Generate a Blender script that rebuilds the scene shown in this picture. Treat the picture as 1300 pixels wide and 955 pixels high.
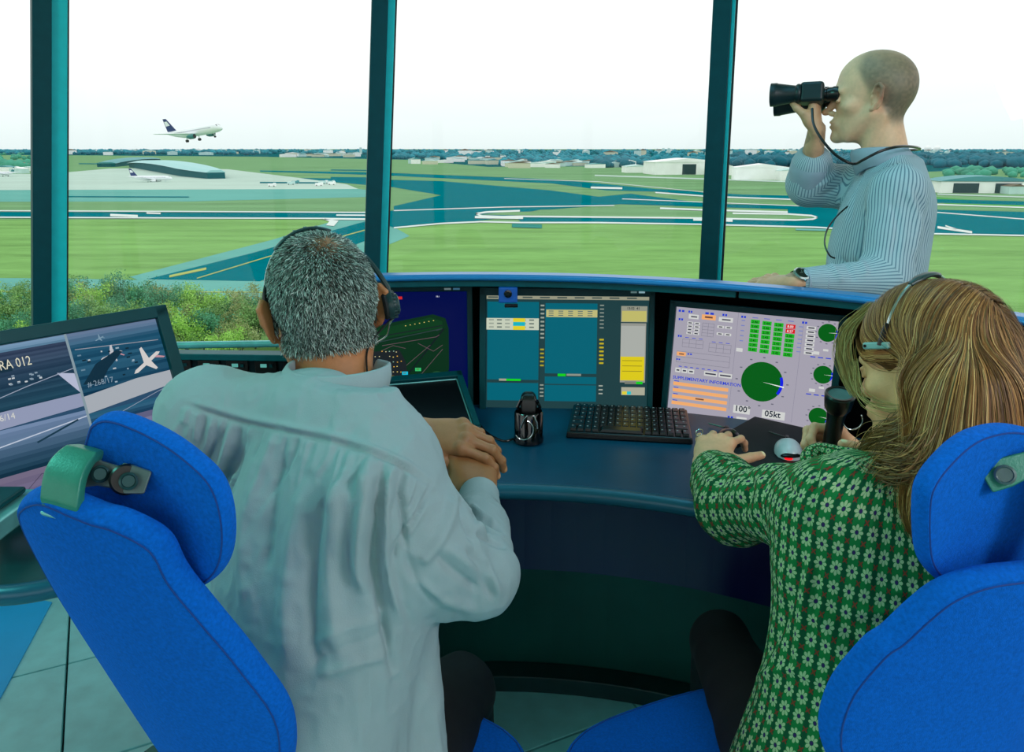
import bpy, bmesh, math, random
import numpy as np
from mathutils import Vector, Matrix
random.seed(7)
rng = np.random.default_rng(7)
sc = bpy.context.scene
C = sc.collection
for o in list(bpy.data.objects): bpy.data.objects.remove(o)

# ------------------------------------------------------------------ camera, sky, lamps, exposure
FPX = 1010.0; PITCH = math.radians(13.6); EYE = 1.47
cam = bpy.data.cameras.new('camera'); camo = bpy.data.objects.new('camera', cam); C.objects.link(camo)
camo.location = (0, 0, EYE); camo.rotation_euler = (math.pi/2 - PITCH, 0, 0)
cam.sensor_width = 36; cam.lens = 36*FPX/1300; cam.shift_y = -45/1300
cam.clip_start = .02; cam.clip_end = 60000
sc.camera = camo
sc.view_settings.view_transform = 'Standard'; sc.view_settings.look = 'None'
sc.view_settings.gamma = 1; sc.view_settings.use_curve_mapping = False
sc.view_settings.exposure = 0.0

w = bpy.data.worlds.new('overcast_sky'); sc.world = w; w.use_nodes = True
nt = w.node_tree; nt.nodes.clear()
wo = nt.nodes.new('ShaderNodeOutputWorld'); bg = nt.nodes.new('ShaderNodeBackground')
tc = nt.nodes.new('ShaderNodeTexCoord'); sp = nt.nodes.new('ShaderNodeSeparateXYZ'); cr = nt.nodes.new('ShaderNodeValToRGB')
nt.links.new(tc.outputs['Generated'], sp.inputs[0]); nt.links.new(sp.outputs[2], cr.inputs[0])
cr.color_ramp.elements[0].position = 0.0; cr.color_ramp.elements[0].color = (.78, .82, .83, 1)
cr.color_ramp.elements[1].position = 0.09; cr.color_ramp.elements[1].color = (1.0, 1.0, 1.0, 1)
nt.links.new(cr.outputs[0], bg.inputs[0]); nt.links.new(bg.outputs[0], wo.inputs[0])
bg.inputs[1].default_value = 1.2

def area(name, loc, target, size, energy, col):
    l = bpy.data.lights.new(name, 'AREA'); l.energy = energy; l.color = col; l.shape = 'RECTANGLE'; l.size = size[0]; l.size_y = size[1]
    o = bpy.data.objects.new(name, l); C.objects.link(o); o.location = loc
    o.rotation_euler = (Vector(target) - Vector(loc)).to_track_quat('-Z', 'Y').to_euler(); return o
area('added_fill_light', (2.1, -.7, 2.75), (.1, 1.0, 1.0), (.8, .7), 40, (1.0, .92, .98))  # added near-white fill from the right rear, no visible fitting
area('added_fill_light', (-1.9, .9, 2.8), (-.3, 1.3, 1.0), (.9, .7), 24, (.2, 1.0, .85))  # added teal fill that tints the left sides
area('added_fill_light', (.4, 1.7, 2.85), (.2, 1.7, .8), (1.8, .5), 9, (.25, .75, 1.0))  # added weak blue fill above the desk

# ------------------------------------------------------------------ helpers
def s2l(c):
    return tuple(((v/255)/12.92 if v/255 <= .04045 else ((v/255+.055)/1.055)**2.4) for v in c)
def ray(px, py):
    a = (px-650)/FPX; b = (432.5-py)/FPX
    return np.array([a, math.cos(PITCH)+b*math.sin(PITCH), -math.sin(PITCH)+b*math.cos(PITCH)])
EY = np.array([0, 0, EYE])
def at(px, py, D): return EY + ray(px, py)*D
def atz(px, py, z):
    r = ray(px, py); return EY + r*(z-EYE)/r[2]
def aty(px, py, y):
    r = ray(px, py); return EY + r*y/r[1]
def proj(P):
    z = P[:, 2]-EYE; D = P[:, 1]*math.cos(PITCH)-z*math.sin(PITCH); U = P[:, 1]*math.sin(PITCH)+z*math.cos(PITCH)
    return 650+FPX*P[:, 0]/D, 432.5-FPX*U/D, D
def vec(*a): return np.array(a, float)
def nrm(v): v = np.asarray(v, float); return v/np.linalg.norm(v)
def lerp(a, b, t): return np.asarray(a)*(1-t)+np.asarray(b)*t

def tag(o, label=None, cat=None, group=None, kind=None):
    if label: o['label'] = label
    if cat: o['category'] = cat
    if group: o['group'] = group
    if kind: o['kind'] = kind
    return o
def empty(name, loc=(0, 0, 0)):
    o = bpy.data.objects.new(name, None); C.objects.link(o); o.location = loc; o.empty_display_size = .05; return o
def thing(name, label, cat, loc=(0, 0, 0), group=None):
    o = empty(name, loc); tag(o, label, cat, group); return o
def link(name, me, mat=None, parent=None, smooth=False):
    o = bpy.data.objects.new(name, me); C.objects.link(o)
    for m in (mat if isinstance(mat, (list, tuple)) else [mat]):
        if m: me.materials.append(m)
    if smooth: me.polygons.foreach_set('use_smooth', [True]*len(me.polygons))
    if parent:
        o.parent = parent
        # parts are modelled in world space: a thing sits at its base, its meshes at the origin
        o.matrix_parent_inverse = Matrix.Translation(parent.location).inverted() if not parent.parent else Matrix.Identity(4)
    return o
def fastmesh(name, V, Q):
    me = bpy.data.meshes.new(name); V = np.asarray(V, np.float32); Q = np.asarray(Q, np.int32)
    k = Q.shape[1]
    me.vertices.add(len(V)); me.vertices.foreach_set('co', V.ravel())
    me.loops.add(Q.size); me.loops.foreach_set('vertex_index', Q.ravel())
    me.polygons.add(len(Q)); me.polygons.foreach_set('loop_start', np.arange(0, Q.size, k, dtype=np.int32))
    me.update(calc_edges=True); me.validate(); return me

class G:
    """collects simple shapes into one mesh"""
    def __init__(s): s.V = []; s.F = []; s.M = []; s.c = []; s.mi = 0; s.col = (1, 1, 1)
    def _a(s, vs, fs):
        n = len(s.V); s.V += [tuple(map(float, v)) for v in vs]
        for f in fs: s.F.append(tuple(i+n for i in f)); s.M.append(s.mi); s.c.append(s.col)
        return s
    def box(s, c, size, R=None, taper=1.0):
        c = np.asarray(c, float); x, y, z = [v/2 for v in size]; vs = []
        for k in (-1, 1):
            t = taper if k > 0 else 1
            for a, b in ((-1, -1), (1, -1), (1, 1), (-1, 1)): vs.append((a*x*t, b*y*t, k*z))
        vs = np.array(vs)
        if R is not None: vs = vs @ np.asarray(R).T     # R columns = local axes
        return s._a(vs+c, [(0, 3, 2, 1), (4, 5, 6, 7), (0, 1, 5, 4), (1, 2, 6, 5), (2, 3, 7, 6), (3, 0, 4, 7)])
    def tube(s, pts, r, n=8, cap=True):
        pts = [np.asarray(p, float) for p in pts]; rr = r if hasattr(r, '__len__') else [r]*len(pts)
        up = vec(0, 0, 1); rings = []; prev = None
        for i, p in enumerate(pts):
            t = nrm(pts[min(i+1, len(pts)-1)]-pts[max(i-1, 0)]+1e-9)
            if prev is None:
                a = np.cross(t, up); a = np.cross(t, vec(1, 0, 0)) if np.linalg.norm(a) < .05 else a
            else: a = prev-np.dot(prev, t)*t
            a = nrm(a); prev = a; b = np.cross(t, a)
            rings.append([p+rr[i]*(math.cos(k*2*math.pi/n)*a+math.sin(k*2*math.pi/n)*b) for k in range(n)])
        vs = [v for R in rings for v in R]; fs = []
        for i in range(len(pts)-1):
            for k in range(n): fs.append((i*n+k, i*n+(k+1) % n, (i+1)*n+(k+1) % n, (i+1)*n+k))
        if cap: fs.append(tuple(range(n-1, -1, -1))); fs.append(tuple((len(pts)-1)*n+k for k in range(n)))
        return s._a(vs, fs)
    def lathe(s, prof, o, axis=(0, 0, 1), n=24, sx=1.0):
        ax = nrm(axis); a = np.cross(ax, (0, 0, 1)); a = vec(1, 0, 0) if np.linalg.norm(a) < .01 else nrm(a); b = np.cross(ax, a); o = np.asarray(o, float)
        vs = [o+ax*h+r*(sx*math.cos(k*2*math.pi/n)*a+math.sin(k*2*math.pi/n)*b) for r, h in prof for k in range(n)]
        fs = [(i*n+k, i*n+(k+1) % n, (i+1)*n+(k+1) % n, (i+1)*n+k) for i in range(len(prof)-1) for k in range(n)]
        if prof[0][0] > 1e-6: fs.append(tuple(range(n-1, -1, -1)))
        if prof[-1][0] > 1e-6: fs.append(tuple((len(prof)-1)*n+k for k in range(n)))
        return s._a(vs, fs)
    def prism(s, poly, off):
        n = len(poly); off = np.asarray(off, float); a = [np.asarray(p, float) for p in poly]
        vs = a+[p+off for p in a]
        return s._a(vs, [tuple(range(n-1, -1, -1)), tuple(range(n, 2*n))]+[(i, (i+1) % n, (i+1) % n+n, i+n) for i in range(n)])
    def poly(s, pts): return s._a(pts, [tuple(range(len(pts)))])
    def loft(s, rings, close=True, cap=True):
        n = len(rings[0]); vs = [v for R in rings for v in R]; fs = []
        m = n if close else n-1
        for i in range(len(rings)-1):
            for k in range(m): fs.append((i*n+k, i*n+(k+1) % n, (i+1)*n+(k+1) % n, (i+1)*n+k))
        if cap and close: fs.append(tuple(range(n-1, -1, -1))); fs.append(tuple((len(rings)-1)*n+k for k in range(n)))
        return s._a(vs, fs)
    def ball(s, c, r, n=8, m=6):
        r = r if hasattr(r, '__len__') else (r, r, r)
        rings = [[(c[0]+r[0]*math.sin(t)*math.cos(a), c[1]+r[1]*math.sin(t)*math.sin(a), c[2]-r[2]*math.cos(t)) for a in np.linspace(0, 2*math.pi, n, endpoint=False)] for t in np.linspace(.02, math.pi-.02, m)]
        return s.loft(rings)
    def build(s, name, mat, parent=None, bevel=0, smooth=False, colattr=False, fix=True, seg=2):
        me = bpy.data.meshes.new(name); me.from_pydata(s.V, [], s.F)
        if colattr:
            ca = me.color_attributes.new('Col', 'FLOAT_COLOR', 'CORNER'); d = []
            for f, c in zip(s.F, s.c): d += (list(c)+[1.0])*len(f)
            ca.data.foreach_set('color', d)
        me.polygons.foreach_set('material_index', s.M)
        if fix:
            bm = bmesh.new(); bm.from_mesh(me); bmesh.ops.recalc_face_normals(bm, faces=bm.faces); bm.to_mesh(me); bm.free()
        o = link(name, me, mat, parent)
        if bevel:
            b = o.modifiers.new('b', 'BEVEL'); b.width = bevel; b.segments = seg; b.limit_method = 'ANGLE'
            me.polygons.foreach_set('use_smooth', [True]*len(me.polygons))
            b.harden_normals = True
        elif smooth: me.polygons.foreach_set('use_smooth', [True]*len(me.polygons)); me.set_sharp_from_angle(angle=math.radians(40))
        return o
def copyobj(o, loc=None, parent=None):
    c = o.copy(); C.objects.link(c)
    if loc is not None: c.location = loc
    if parent: c.parent = parent
    for ch in o.children: copyobj(ch, None, c)
    return c

# ---- node expression helper
class E:
    nt = None
    def __init__(s, v): s.v = v
    @staticmethod
    def m(op, *a):
        n = E.nt.nodes.new('ShaderNodeMath'); n.operation = op
        for i, x in enumerate(a):
            if isinstance(x, E): E.nt.links.new(x.v, n.inputs[i])
            else: n.inputs[i].default_value = x
        return E(n.outputs[0])
    def __add__(s, o): return E.m('ADD', s, o)
    def __radd__(s, o): return E.m('ADD', s, o)
    def __sub__(s, o): return E.m('SUBTRACT', s, o)
    def __rsub__(s, o): return E.m('SUBTRACT', o, s)
    def __mul__(s, o): return E.m('MULTIPLY', s, o)
    __rmul__ = __mul__
    def __truediv__(s, o): return E.m('DIVIDE', s, o)
def e(op, *a): return E.m(op, *a)
def mixc(nt, fac, a, b):
    n = nt.nodes.new('ShaderNodeMix'); n.data_type = 'RGBA'
    for x, i in ((fac, 0), (a, 6), (b, 7)):
        if isinstance(x, E): nt.links.new(x.v, n.inputs[i])
        elif hasattr(x, 'is_output'): nt.links.new(x, n.inputs[i])
        elif i == 0: n.inputs[0].default_value = x
        else: n.inputs[i].default_value = (*x[:3], 1)
    return n.outputs[2]

MATS = {}
def M(name, rgb, rough=.5, metal=0, noise=.12, scale=30, bump=0, bscale=None, spec=.5, sheen=0, coat=0, colattr=None, sss=0, lin=False):
    """principled material: sRGB colour, a noise that varies it and an optional relief"""
    if name in MATS: return MATS[name]
    m = bpy.data.materials.new(name); m.use_nodes = True; nt = m.node_tree; b = nt.nodes['Principled BSDF']
    c = rgb if lin else s2l(rgb)
    b.inputs['Roughness'].default_value = rough; b.inputs['Metallic'].default_value = metal
    b.inputs['Specular IOR Level'].default_value = spec
    if sheen: b.inputs['Sheen Weight'].default_value = sheen; b.inputs['Sheen Roughness'].default_value = .4
    if coat: b.inputs['Coat Weight'].default_value = coat; b.inputs['Coat Roughness'].default_value = .08
    if sss: b.inputs['Subsurface Weight'].default_value = sss; b.inputs['Subsurface Radius'].default_value = (.02, .008, .004); b.inputs['Subsurface Scale'].default_value = .3
    tc = nt.nodes.new('ShaderNodeTexCoord'); n = nt.nodes.new('ShaderNodeTexNoise'); n.inputs['Scale'].default_value = scale; n.inputs['Detail'].default_value = 4
    nt.links.new(tc.outputs['Object'], n.inputs['Vector'])
    mr = nt.nodes.new('ShaderNodeMapRange'); mr.inputs[1].default_value = .3; mr.inputs[2].default_value = .7; mr.inputs[3].default_value = 1-noise; mr.inputs[4].default_value = 1+noise
    nt.links.new(n.outputs['Fac'], mr.inputs[0])
    mx = nt.nodes.new('ShaderNodeMix'); mx.data_type = 'RGBA'; mx.blend_type = 'MULTIPLY'; mx.inputs[0].default_value = 1
    if colattr:
        a = nt.nodes.new('ShaderNodeAttribute'); a.attribute_name = colattr; nt.links.new(a.outputs['Color'], mx.inputs[6])
    else: mx.inputs[6].default_value = (*c, 1)
    nt.links.new(mr.outputs[0], mx.inputs[7]); nt.links.new(mx.outputs[2], b.inputs['Base Color'])
    if bump:
        n2 = nt.nodes.new('ShaderNodeTexNoise'); n2.inputs['Scale'].default_value = bscale or scale*4; n2.inputs['Detail'].default_value = 3
        nt.links.new(tc.outputs['Object'], n2.inputs['Vector'])
        bp = nt.nodes.new('ShaderNodeBump'); bp.inputs['Strength'].default_value = bump; bp.inputs['Distance'].default_value = .002
        nt.links.new(n2.outputs['Fac'], bp.inputs['Height']); nt.links.new(bp.outputs[0], b.inputs['Normal'])
    MATS[name] = m; return m
def EM(name, rgb=None, strength=1, colattr=None):
    if name in MATS: return MATS[name]
    m = bpy.data.materials.new(name); m.use_nodes = True; nt = m.node_tree; b = nt.nodes['Principled BSDF']
    b.inputs['Base Color'].default_value = (.004, .004, .005, 1); b.inputs['Roughness'].default_value = .5; b.inputs['Specular IOR Level'].default_value = .06
    b.inputs['Emission Strength'].default_value = strength
    if colattr:
        a = nt.nodes.new('ShaderNodeAttribute'); a.attribute_name = colattr; nt.links.new(a.outputs['Color'], b.inputs['Emission Color'])
    else: b.inputs['Emission Color'].default_value = (*s2l(rgb), 1)
    MATS[name] = m; return m

_tc = {}
def textgeo(t, bold=False):
    """triangulated outline of a text, height about 1, origin at left baseline"""
    if t in _tc: return _tc[t]
    cu = bpy.data.curves.new('t', 'FONT'); cu.body = t; cu.size = 1; cu.resolution_u = 2; cu.offset = .02 if bold else 0
    ob = bpy.data.objects.new('t', cu); C.objects.link(ob); dg = bpy.context.evaluated_depsgraph_get()
    me = bpy.data.meshes.new_from_object(ob.evaluated_get(dg))
    V = [tuple(v.co)[:2] for v in me.vertices]; F = [tuple(p.vertices) for p in me.polygons]
    bpy.data.objects.remove(ob); bpy.data.curves.remove(cu); bpy.data.meshes.remove(me)
    _tc[t] = (V, F); return V, F
# ------------------------------------------------------------------ the cab: floor, sill walls, mullions, glass, ceiling
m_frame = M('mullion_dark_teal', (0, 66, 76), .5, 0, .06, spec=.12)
m_frame2 = M('mullion_teal_lit_tone', (20, 190, 200), .45, 0, .05, spec=.15)  # lit side of the post put into a paler colour
m_rubber = M('black_rubber', (8, 12, 16), .6)
m_wall = M('sill_wall_paint', (30, 92, 96), .6)
m_ceil = M('ceiling_white', (205, 215, 215), .8)
m_tile = M('floor_tile_vinyl', (140, 226, 228), .35, 0, .10, 14, .15, 90)
m_bluefloor = M('blue_vinyl', (0, 182, 250), .5, 0, .05, 6)
m_rail = M('handrail_steel', (120, 190, 190), .3, .5)
m_glass = bpy.data.materials.new('window_glass'); m_glass.use_nodes = True; nt = m_glass.node_tree; nt.nodes.clear()
o_ = nt.nodes.new('ShaderNodeOutputMaterial'); tr = nt.nodes.new('ShaderNodeBsdfTransparent'); gl = nt.nodes.new('ShaderNodeBsdfGlossy'); mx = nt.nodes.new('ShaderNodeMixShader')
tr.inputs[0].default_value = (.95, .985, .975, 1); gl.inputs['Roughness'].default_value = .02; mx.inputs[0].default_value = .012
nt.links.new(tr.outputs[0], mx.inputs[1]); nt.links.new(gl.outputs[0], mx.inputs[2]); nt.links.new(mx.outputs[0], o_.inputs[0])

ZS, ZC = .62, 2.92
bot = [atz(62, 458, ZS), atz(475, 458, ZS), atz(900, 458, ZS)]
def btm(px, y): 
    D = y*math.cos(PITCH)-(ZS-EYE)*math.sin(PITCH); return vec((px-650)/FPX*D, y, ZS)
def tpm(px, y):
    D = y*math.cos(PITCH)-(ZC-EYE)*math.sin(PITCH); return vec((px-650)/FPX*D, y, ZC)
Rb = [btm(62, 2.92), btm(476, 3.1), btm(900, 3.1)]
Rt = [tpm(62, 3.12), tpm(501, 3.32), tpm(943, 3.32)]
rest = [(2.15, 2.75), (3.05, 1.9), (3.4, .6), (3.1, -.8), (2.2, -2.0), (.8, -2.6), (-.8, -2.6), (-2.2, -2.0), (-3.1, -.8), (-3.35, .6), (-2.8, 1.95)]
Rb += [vec(x, y, ZS) for x, y in rest]; Rt += [vec(x*1.07, y*1.07, ZC) for x, y in rest]
N = len(Rb); cen = vec(0, .3, 0)
for i in range(N):
    b, t = Rb[i], Rt[i]; out = nrm((b-cen)*vec(1, 1, 0)); side = vec(-out[1], out[0], 0)*-1   # side = to the right seen from inside
    ax = nrm(t-b); mu = empty('window_%d' % (20+i), tuple(b)); mu['kind'] = 'structure'; mu.name = 'trim_%d' % (i+1)
    R = np.stack([side, out, ax], 1); L = np.linalg.norm(t-b)+.1; mid = (b+t)/2
    yawv = nrm((b-vec(0, 0, 0))*vec(1, 1, 0)); sv = vec(yawv[1], -yawv[0], 0)
    # dark face towards the room, a stop coloured paler as if lit and a black gasket
    wd, wl_ = ((.060, .052), (.060, .028), (.068, .014))[i] if i < 3 else (.06, .03)
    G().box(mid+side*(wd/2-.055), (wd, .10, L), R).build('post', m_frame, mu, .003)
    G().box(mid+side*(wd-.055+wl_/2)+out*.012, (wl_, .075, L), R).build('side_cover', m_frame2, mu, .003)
    G().box(mid+side*(wd-.055+wl_+.004)+out*.03, (.008, .05, L), R).build('gasket', m_rubber, mu)
    # glass pane and sill up to the next post
    j = (i+1) % N
    a, c, d, f_ = Rb[i], Rb[j], Rt[j], Rt[i]; outn = nrm(((a+c)/2-cen)*vec(1, 1, 0))*.03
    pw = G(); pw.prism([a+outn, c+outn, d+outn, f_+outn], outn*.3)
    wn = empty('window_%d' % (i+1), tuple((a+c)/2)); wn['kind'] = 'structure'
    pw.build('pane', m_glass, wn)
    G().tube([a+outn+vec(0, 0, .02), c+outn+vec(0, 0, .02)], .03, 4).build('bottom_frame', m_frame, wn)
    wl = G(); o2 = outn*2.5; z0 = vec(0, 0, -ZS-.02)
    wl.prism([a, c, c+z0, a+z0], o2); s_ = wl.build('wall_%s' % ('front_left', 'front', 'front_right', 'right_front', 'right', 'right_middle', 'right_rear', 'rear_right', 'rear', 'rear_left', 'left_rear', 'left_middle', 'left', 'left_front')[i], m_wall); s_['kind'] = 'structure'
ce = G(); ce.prism([(p[0]*1.02, p[1]*1.02, ZC+.02) for p in Rt], (0, 0, .12)); c_ = ce.build('ceiling', m_ceil); c_['kind'] = 'structure'
fl = empty('floor'); fl['kind'] = 'structure'
G().prism([(p[0]*1.02, p[1]*1.02, -.16) for p in Rb], (0, 0, .14)).build('floor_slab', M('slab_grout', (30, 60, 66), .8), fl)
from mathutils.geometry import intersect_point_tri_2d
def inside(x, y):
    c = False
    for i in range(N):
        x1, y1 = Rb[i][:2]; x2, y2 = Rb[(i+1) % N][:2]
        if (y1 > y) != (y2 > y) and x < (x2-x1)*(y-y1)/(y2-y1)+x1: c = not c
    return c
ta = math.radians(27); T = .46; ca, sa = math.cos(ta), math.sin(ta); tile0 = None
p0 = atz(85, 843, 0)[:2]
for i in range(-9, 14):
    for j in range(-9, 10):
        x = p0[0]+(i+.5)*T*ca-(j+.5)*T*sa; y = p0[1]+(i+.5)*T*sa+(j+.5)*T*ca
        if not inside(x*1.06, y*1.06): continue
        if not tile0:
            g = G(); g.box((0, 0, 0), (T-.006, T-.006, .02)); me = None
            tile0 = g.build('tile', m_tile, fl, .002, seg=1); o = tile0
        else: o = tile0.copy(); C.objects.link(o)
        o.location = (x, y, -.01+random.uniform(-.0006, .0006)); o.rotation_euler = (0, 0, ta)
# handrail in front of the windows
hr = thing('handrail', 'pale steel handrail tube running in front of the windows', 'handrail', (-.5, 2.9, .7))
hp = [aty(-200, 444, 2.75), aty(62, 440, 2.80), aty(220, 438.5, 2.9), aty(345, 436.5, 2.96), aty(476, 436, 3.0), aty(900, 438, 3.0)]
G().tube(hp, .014, 12).build('rail', m_rail, hr, smooth=True)
for q in hp[1:]:
    g = G().tube([q, q+vec(0, .07, -.02), q+vec(0, .12, -.02)], .006, 8); g.build('bracket', m_rail, hr, smooth=True)

# ------------------------------------------------------------------ the airfield outside
GZ = -33.5
def gmat(name, rgb, noise=.1, scale=.02, stretch=None):
    m = bpy.data.materials.new(name); m.use_nodes = True; nt = m.node_tree; b = nt.nodes['Principled BSDF']
    b.inputs['Roughness'].default_value = 1; b.inputs['Specular IOR Level'].default_value = 0
    tc = nt.nodes.new('ShaderNodeTexCoord'); mp = nt.nodes.new('ShaderNodeMapping'); nt.links.new(tc.outputs['Object'], mp.inputs[0])
    if stretch: mp.inputs['Rotation'].default_value = (0, 0, stretch[0]); mp.inputs['Scale'].default_value = (1, stretch[1], 1)
    n1 = nt.nodes.new('ShaderNodeTexNoise'); n1.inputs['Scale'].default_value = scale; n1.inputs['Detail'].default_value = 6; nt.links.new(mp.outputs[0], n1.inputs[0])
    n2 = nt.nodes.new('ShaderNodeTexNoise'); n2.inputs['Scale'].default_value = scale*8; n2.inputs['Detail'].default_value = 3; nt.links.new(mp.outputs[0], n2.inputs[0])
    mr = nt.nodes.new('ShaderNodeMapRange'); mr.inputs[1].default_value = .3; mr.inputs[2].default_value = .7; mr.inputs[3].default_value = 1-noise; mr.inputs[4].default_value = 1+noise
    ad = nt.nodes.new('ShaderNodeMath'); ad.operation = 'MULTIPLY_ADD'; ad.inputs[1].default_value = .3; nt.links.new(n2.outputs[0], ad.inputs[0])
    sb = nt.nodes.new('ShaderNodeMath'); sb.operation = 'MULTIPLY'; sb.inputs[1].default_value = .7; nt.links.new(n1.outputs[0], sb.inputs[0]); nt.links.new(sb.outputs[0], ad.inputs[2])
    nt.links.new(ad.outputs[0], mr.inputs[0])
    k = nt.nodes.new('ShaderNodeMix'); k.data_type = 'RGBA'; k.blend_type = 'MULTIPLY'; k.inputs[0].default_value = 1
    k.inputs[6].default_value = (*[v*.80 for v in s2l(rgb)], 1); nt.links.new(mr.outputs[0], k.inputs[7]); nt.links.new(k.outputs[2], b.inputs[0]); return m
g_far = gmat('grass_far', (130, 176, 126), .22, .006, (0.1, 6))
g_near = gmat('grass_near', (140, 190, 112), .24, .02, (.25, 5))
g_dark = gmat('taxiway_asphalt', (0, 124, 136), .12, .01, (.1, 5))
g_mid = gmat('shoulder_asphalt', (120, 190, 180), .1, .01, (.1, 4))
g_apron = gmat('apron_concrete', (205, 228, 216), .1, .01, (.1, 4))
g_white = gmat('paint_white', (240, 250, 245), .04)
g_yel = gmat('paint_yellow', (190, 205, 120), .05)
g_wood = gmat('woodland_floor', (18, 105, 112), .35, .004, (.0, 3))
ground = empty('floor_airfield', (0, 1200, GZ)); ground.name = 'airfield_ground'; tag(ground, kind='structure')
def flat(name, pts, mat, layer, world=False):
    P = [(p if world else atz(p[0], p[1], GZ)) for p in pts]
    g = G(); z = GZ+layer*.035; g.poly([(p[0], p[1], z) for p in P]); return g.build(name, mat, ground)
flat('grass', [(-9000, -300), (9000, -300), (9000, 30000), (-9000, 30000)], g_far, 0, True)
# (px, py) outlines run over the plain 35 m below the cab
flat('meadow', [(-300, 279), (480, 279), (500, 287), (660, 282), (900, 286), (1600, 300), (2600, 600), (-1500, 600)], g_near, 1)
flat('woodland_ground', [(-600, 189.5), (1900, 191.0), (1900, 216), (1290, 214), (1180, 218), (930, 213), (800, 211), (620, 212), (520, 203), (330, 199), (60, 197), (-600, 197)], g_wood, 1)
flat('apron', [(-500, 243), (-500, 218), (60, 221), (140, 214), (210, 213), (290, 215), (380, 226), (440, 234), (455, 240), (330, 243)], g_apron, 1)
flat('shoulder_strip', [(-500, 243), (455, 240), (480, 243), (480, 250), (240, 256), (-500, 257)], g_mid, 2)
flat('taxi_strip', [(330, 216.5), (480, 219), (700, 227.6), (760, 233), (832, 240), (940, 247), (1600, 263), (1600, 268.5), (940, 251), (832, 243.5), (770, 242), (700, 233), (480, 222.5), (330, 218)], g_dark, 2)
flat('taxi_strip', [(380, 226), (480, 228), (560, 230), (700, 242), (760, 250), (800, 246), (900, 259), (1600, 277), (1600, 283), (900, 263), (787, 259.5), (700, 266), (500, 270), (500, 262), (560, 248), (500, 238), (420, 231)], g_dark, 3)
flat('runway', [(-500, 268), (470, 271), (500, 267.5), (640, 263), (700, 263), (640, 277), (603, 281), (500, 289.5), (470, 279), (-500, 274)], g_dark, 4.5)
flat('runway', [(655, 275.5), (885, 278), (1035, 281), (1600, 296), (1600, 303), (1035, 288.5), (885, 285), (662, 283)], g_dark, 5)
flat('runway', [(1000, 266), (1070, 262), (1170, 268), (1600, 290), (1600, 304), (1170, 297), (1000, 289)], g_dark, 6)
flat('traffic_island', [(610, 273), (640, 270), (720, 268), (800, 270), (900, 272), (1010, 273), (1036, 277), (1010, 279), (880, 277), (700, 274.5)], g_far, 7)
def stripe(pts, wpx, mat, layer, name='painted_line'):
    g = G(); z = GZ+layer*.035
    P = [atz(x, y-wpx/2, GZ) for x, y in pts]; Q = [atz(x, y+wpx/2, GZ) for x, y in pts]
    for i in range(len(pts)-1): g._a([(*P[i][:2], z), (*P[i+1][:2], z), (*Q[i+1][:2], z), (*Q[i][:2], z)], [(0, 1, 2, 3)])
    return g.build(name, mat, ground)
stripe([(-400, 266.8), (220, 269), (480, 270.4)], 1.4, g_white, 8)
stripe([(-400, 275), (220, 277.4), (410, 278), (470, 279.2)], 1.6, g_white, 8)
stripe([(500, 268), (640, 263.5), (780, 261.5)], 1.1, g_white, 8)
stripe([(500, 290), (560, 284.5), (610, 282.2), (660, 283.3), (760, 283.4), (885, 285.5), (1035, 289.3), (1170, 297.3), (1600, 306)], 1.8, g_white, 8)
stripe([(640, 276), (612, 275), (604, 272), (618, 269.8), (660, 268.2)], 2.2, g_white, 8)
stripe([(620, 276.3), (660, 275.4), (885, 277.6), (1010, 280.2), (1032, 279), (1038, 276.8), (1030, 274.5), (1000, 272.5), (930, 271.5)], 2.0, g_white, 9)
stripe([(603, 276.5), (664, 277.5)], 3, g_white, 10)
stripe([(880, 279.5), (930, 281)], 3.2, g_white, 10)
stripe([(427, 274), (466, 274.2)], 1.8, g_white, 10)
stripe([(412, 278.6), (466, 279.2)], 2.2, g_white, 10)
flat('painted_mark', [(408, 278), (430, 281), (424, 288), (414, 287), (418, 282)], g_white, 10)
stripe([(140, 273.8), (175, 275.2)], 3, g_white, 10)
stripe([(186, 271.2), (204, 271.8)], 2, g_white, 10)
stripe([(838, 265), (900, 267.3), (1000, 270)], 2.2, g_white, 8)
stripe([(832, 244.8), (900, 250), (1100, 257), (1300, 264)], 1.6, g_white, 8)
stripe([(750, 238.5), (790, 239.5)], 2.4, g_white, 8)
stripe([(640, 227), (760, 231), (900, 245)], .6, g_white, 8)
stripe([(790, 253), (900, 257.5), (1040, 263)], .9, g_white, 8)
stripe([(1190, 289.5), (1234, 296)], 3.0, g_white, 10); stripe([(1200, 287.5), (1214, 292)], 1.6, g_white, 10)
stripe([(1170, 268.8), (1300, 279), (1600, 292)], 1.2, g_white, 9)
flat('taxiway_shoulder', [(165, 352), (345, 305), (465, 268), (520, 300), (400, 350), (340, 380), (190, 362)], g_mid, 3)
flat('taxiway', [(188, 355), (320, 322), (480, 277), (480, 300), (345, 352), (330, 358)], g_dark, 5)
stripe([(250, 354.5), (340, 327), (470, 291)], 1.2, g_yel, 7)
stripe([(215, 352), (262, 342)], 3, g_yel, 7)
flat('service_road', [(-400, 352), (60, 354), (170, 356), (345, 357), (470, 352), (470, 400), (-400, 400)], g_mid, 4)
stripe([(-300, 370), (345, 372), (470, 372)], 1.2, g_yel, 6)
stripe([(200, 381), (345, 383)], 1.5, g_dark, 6)
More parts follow.
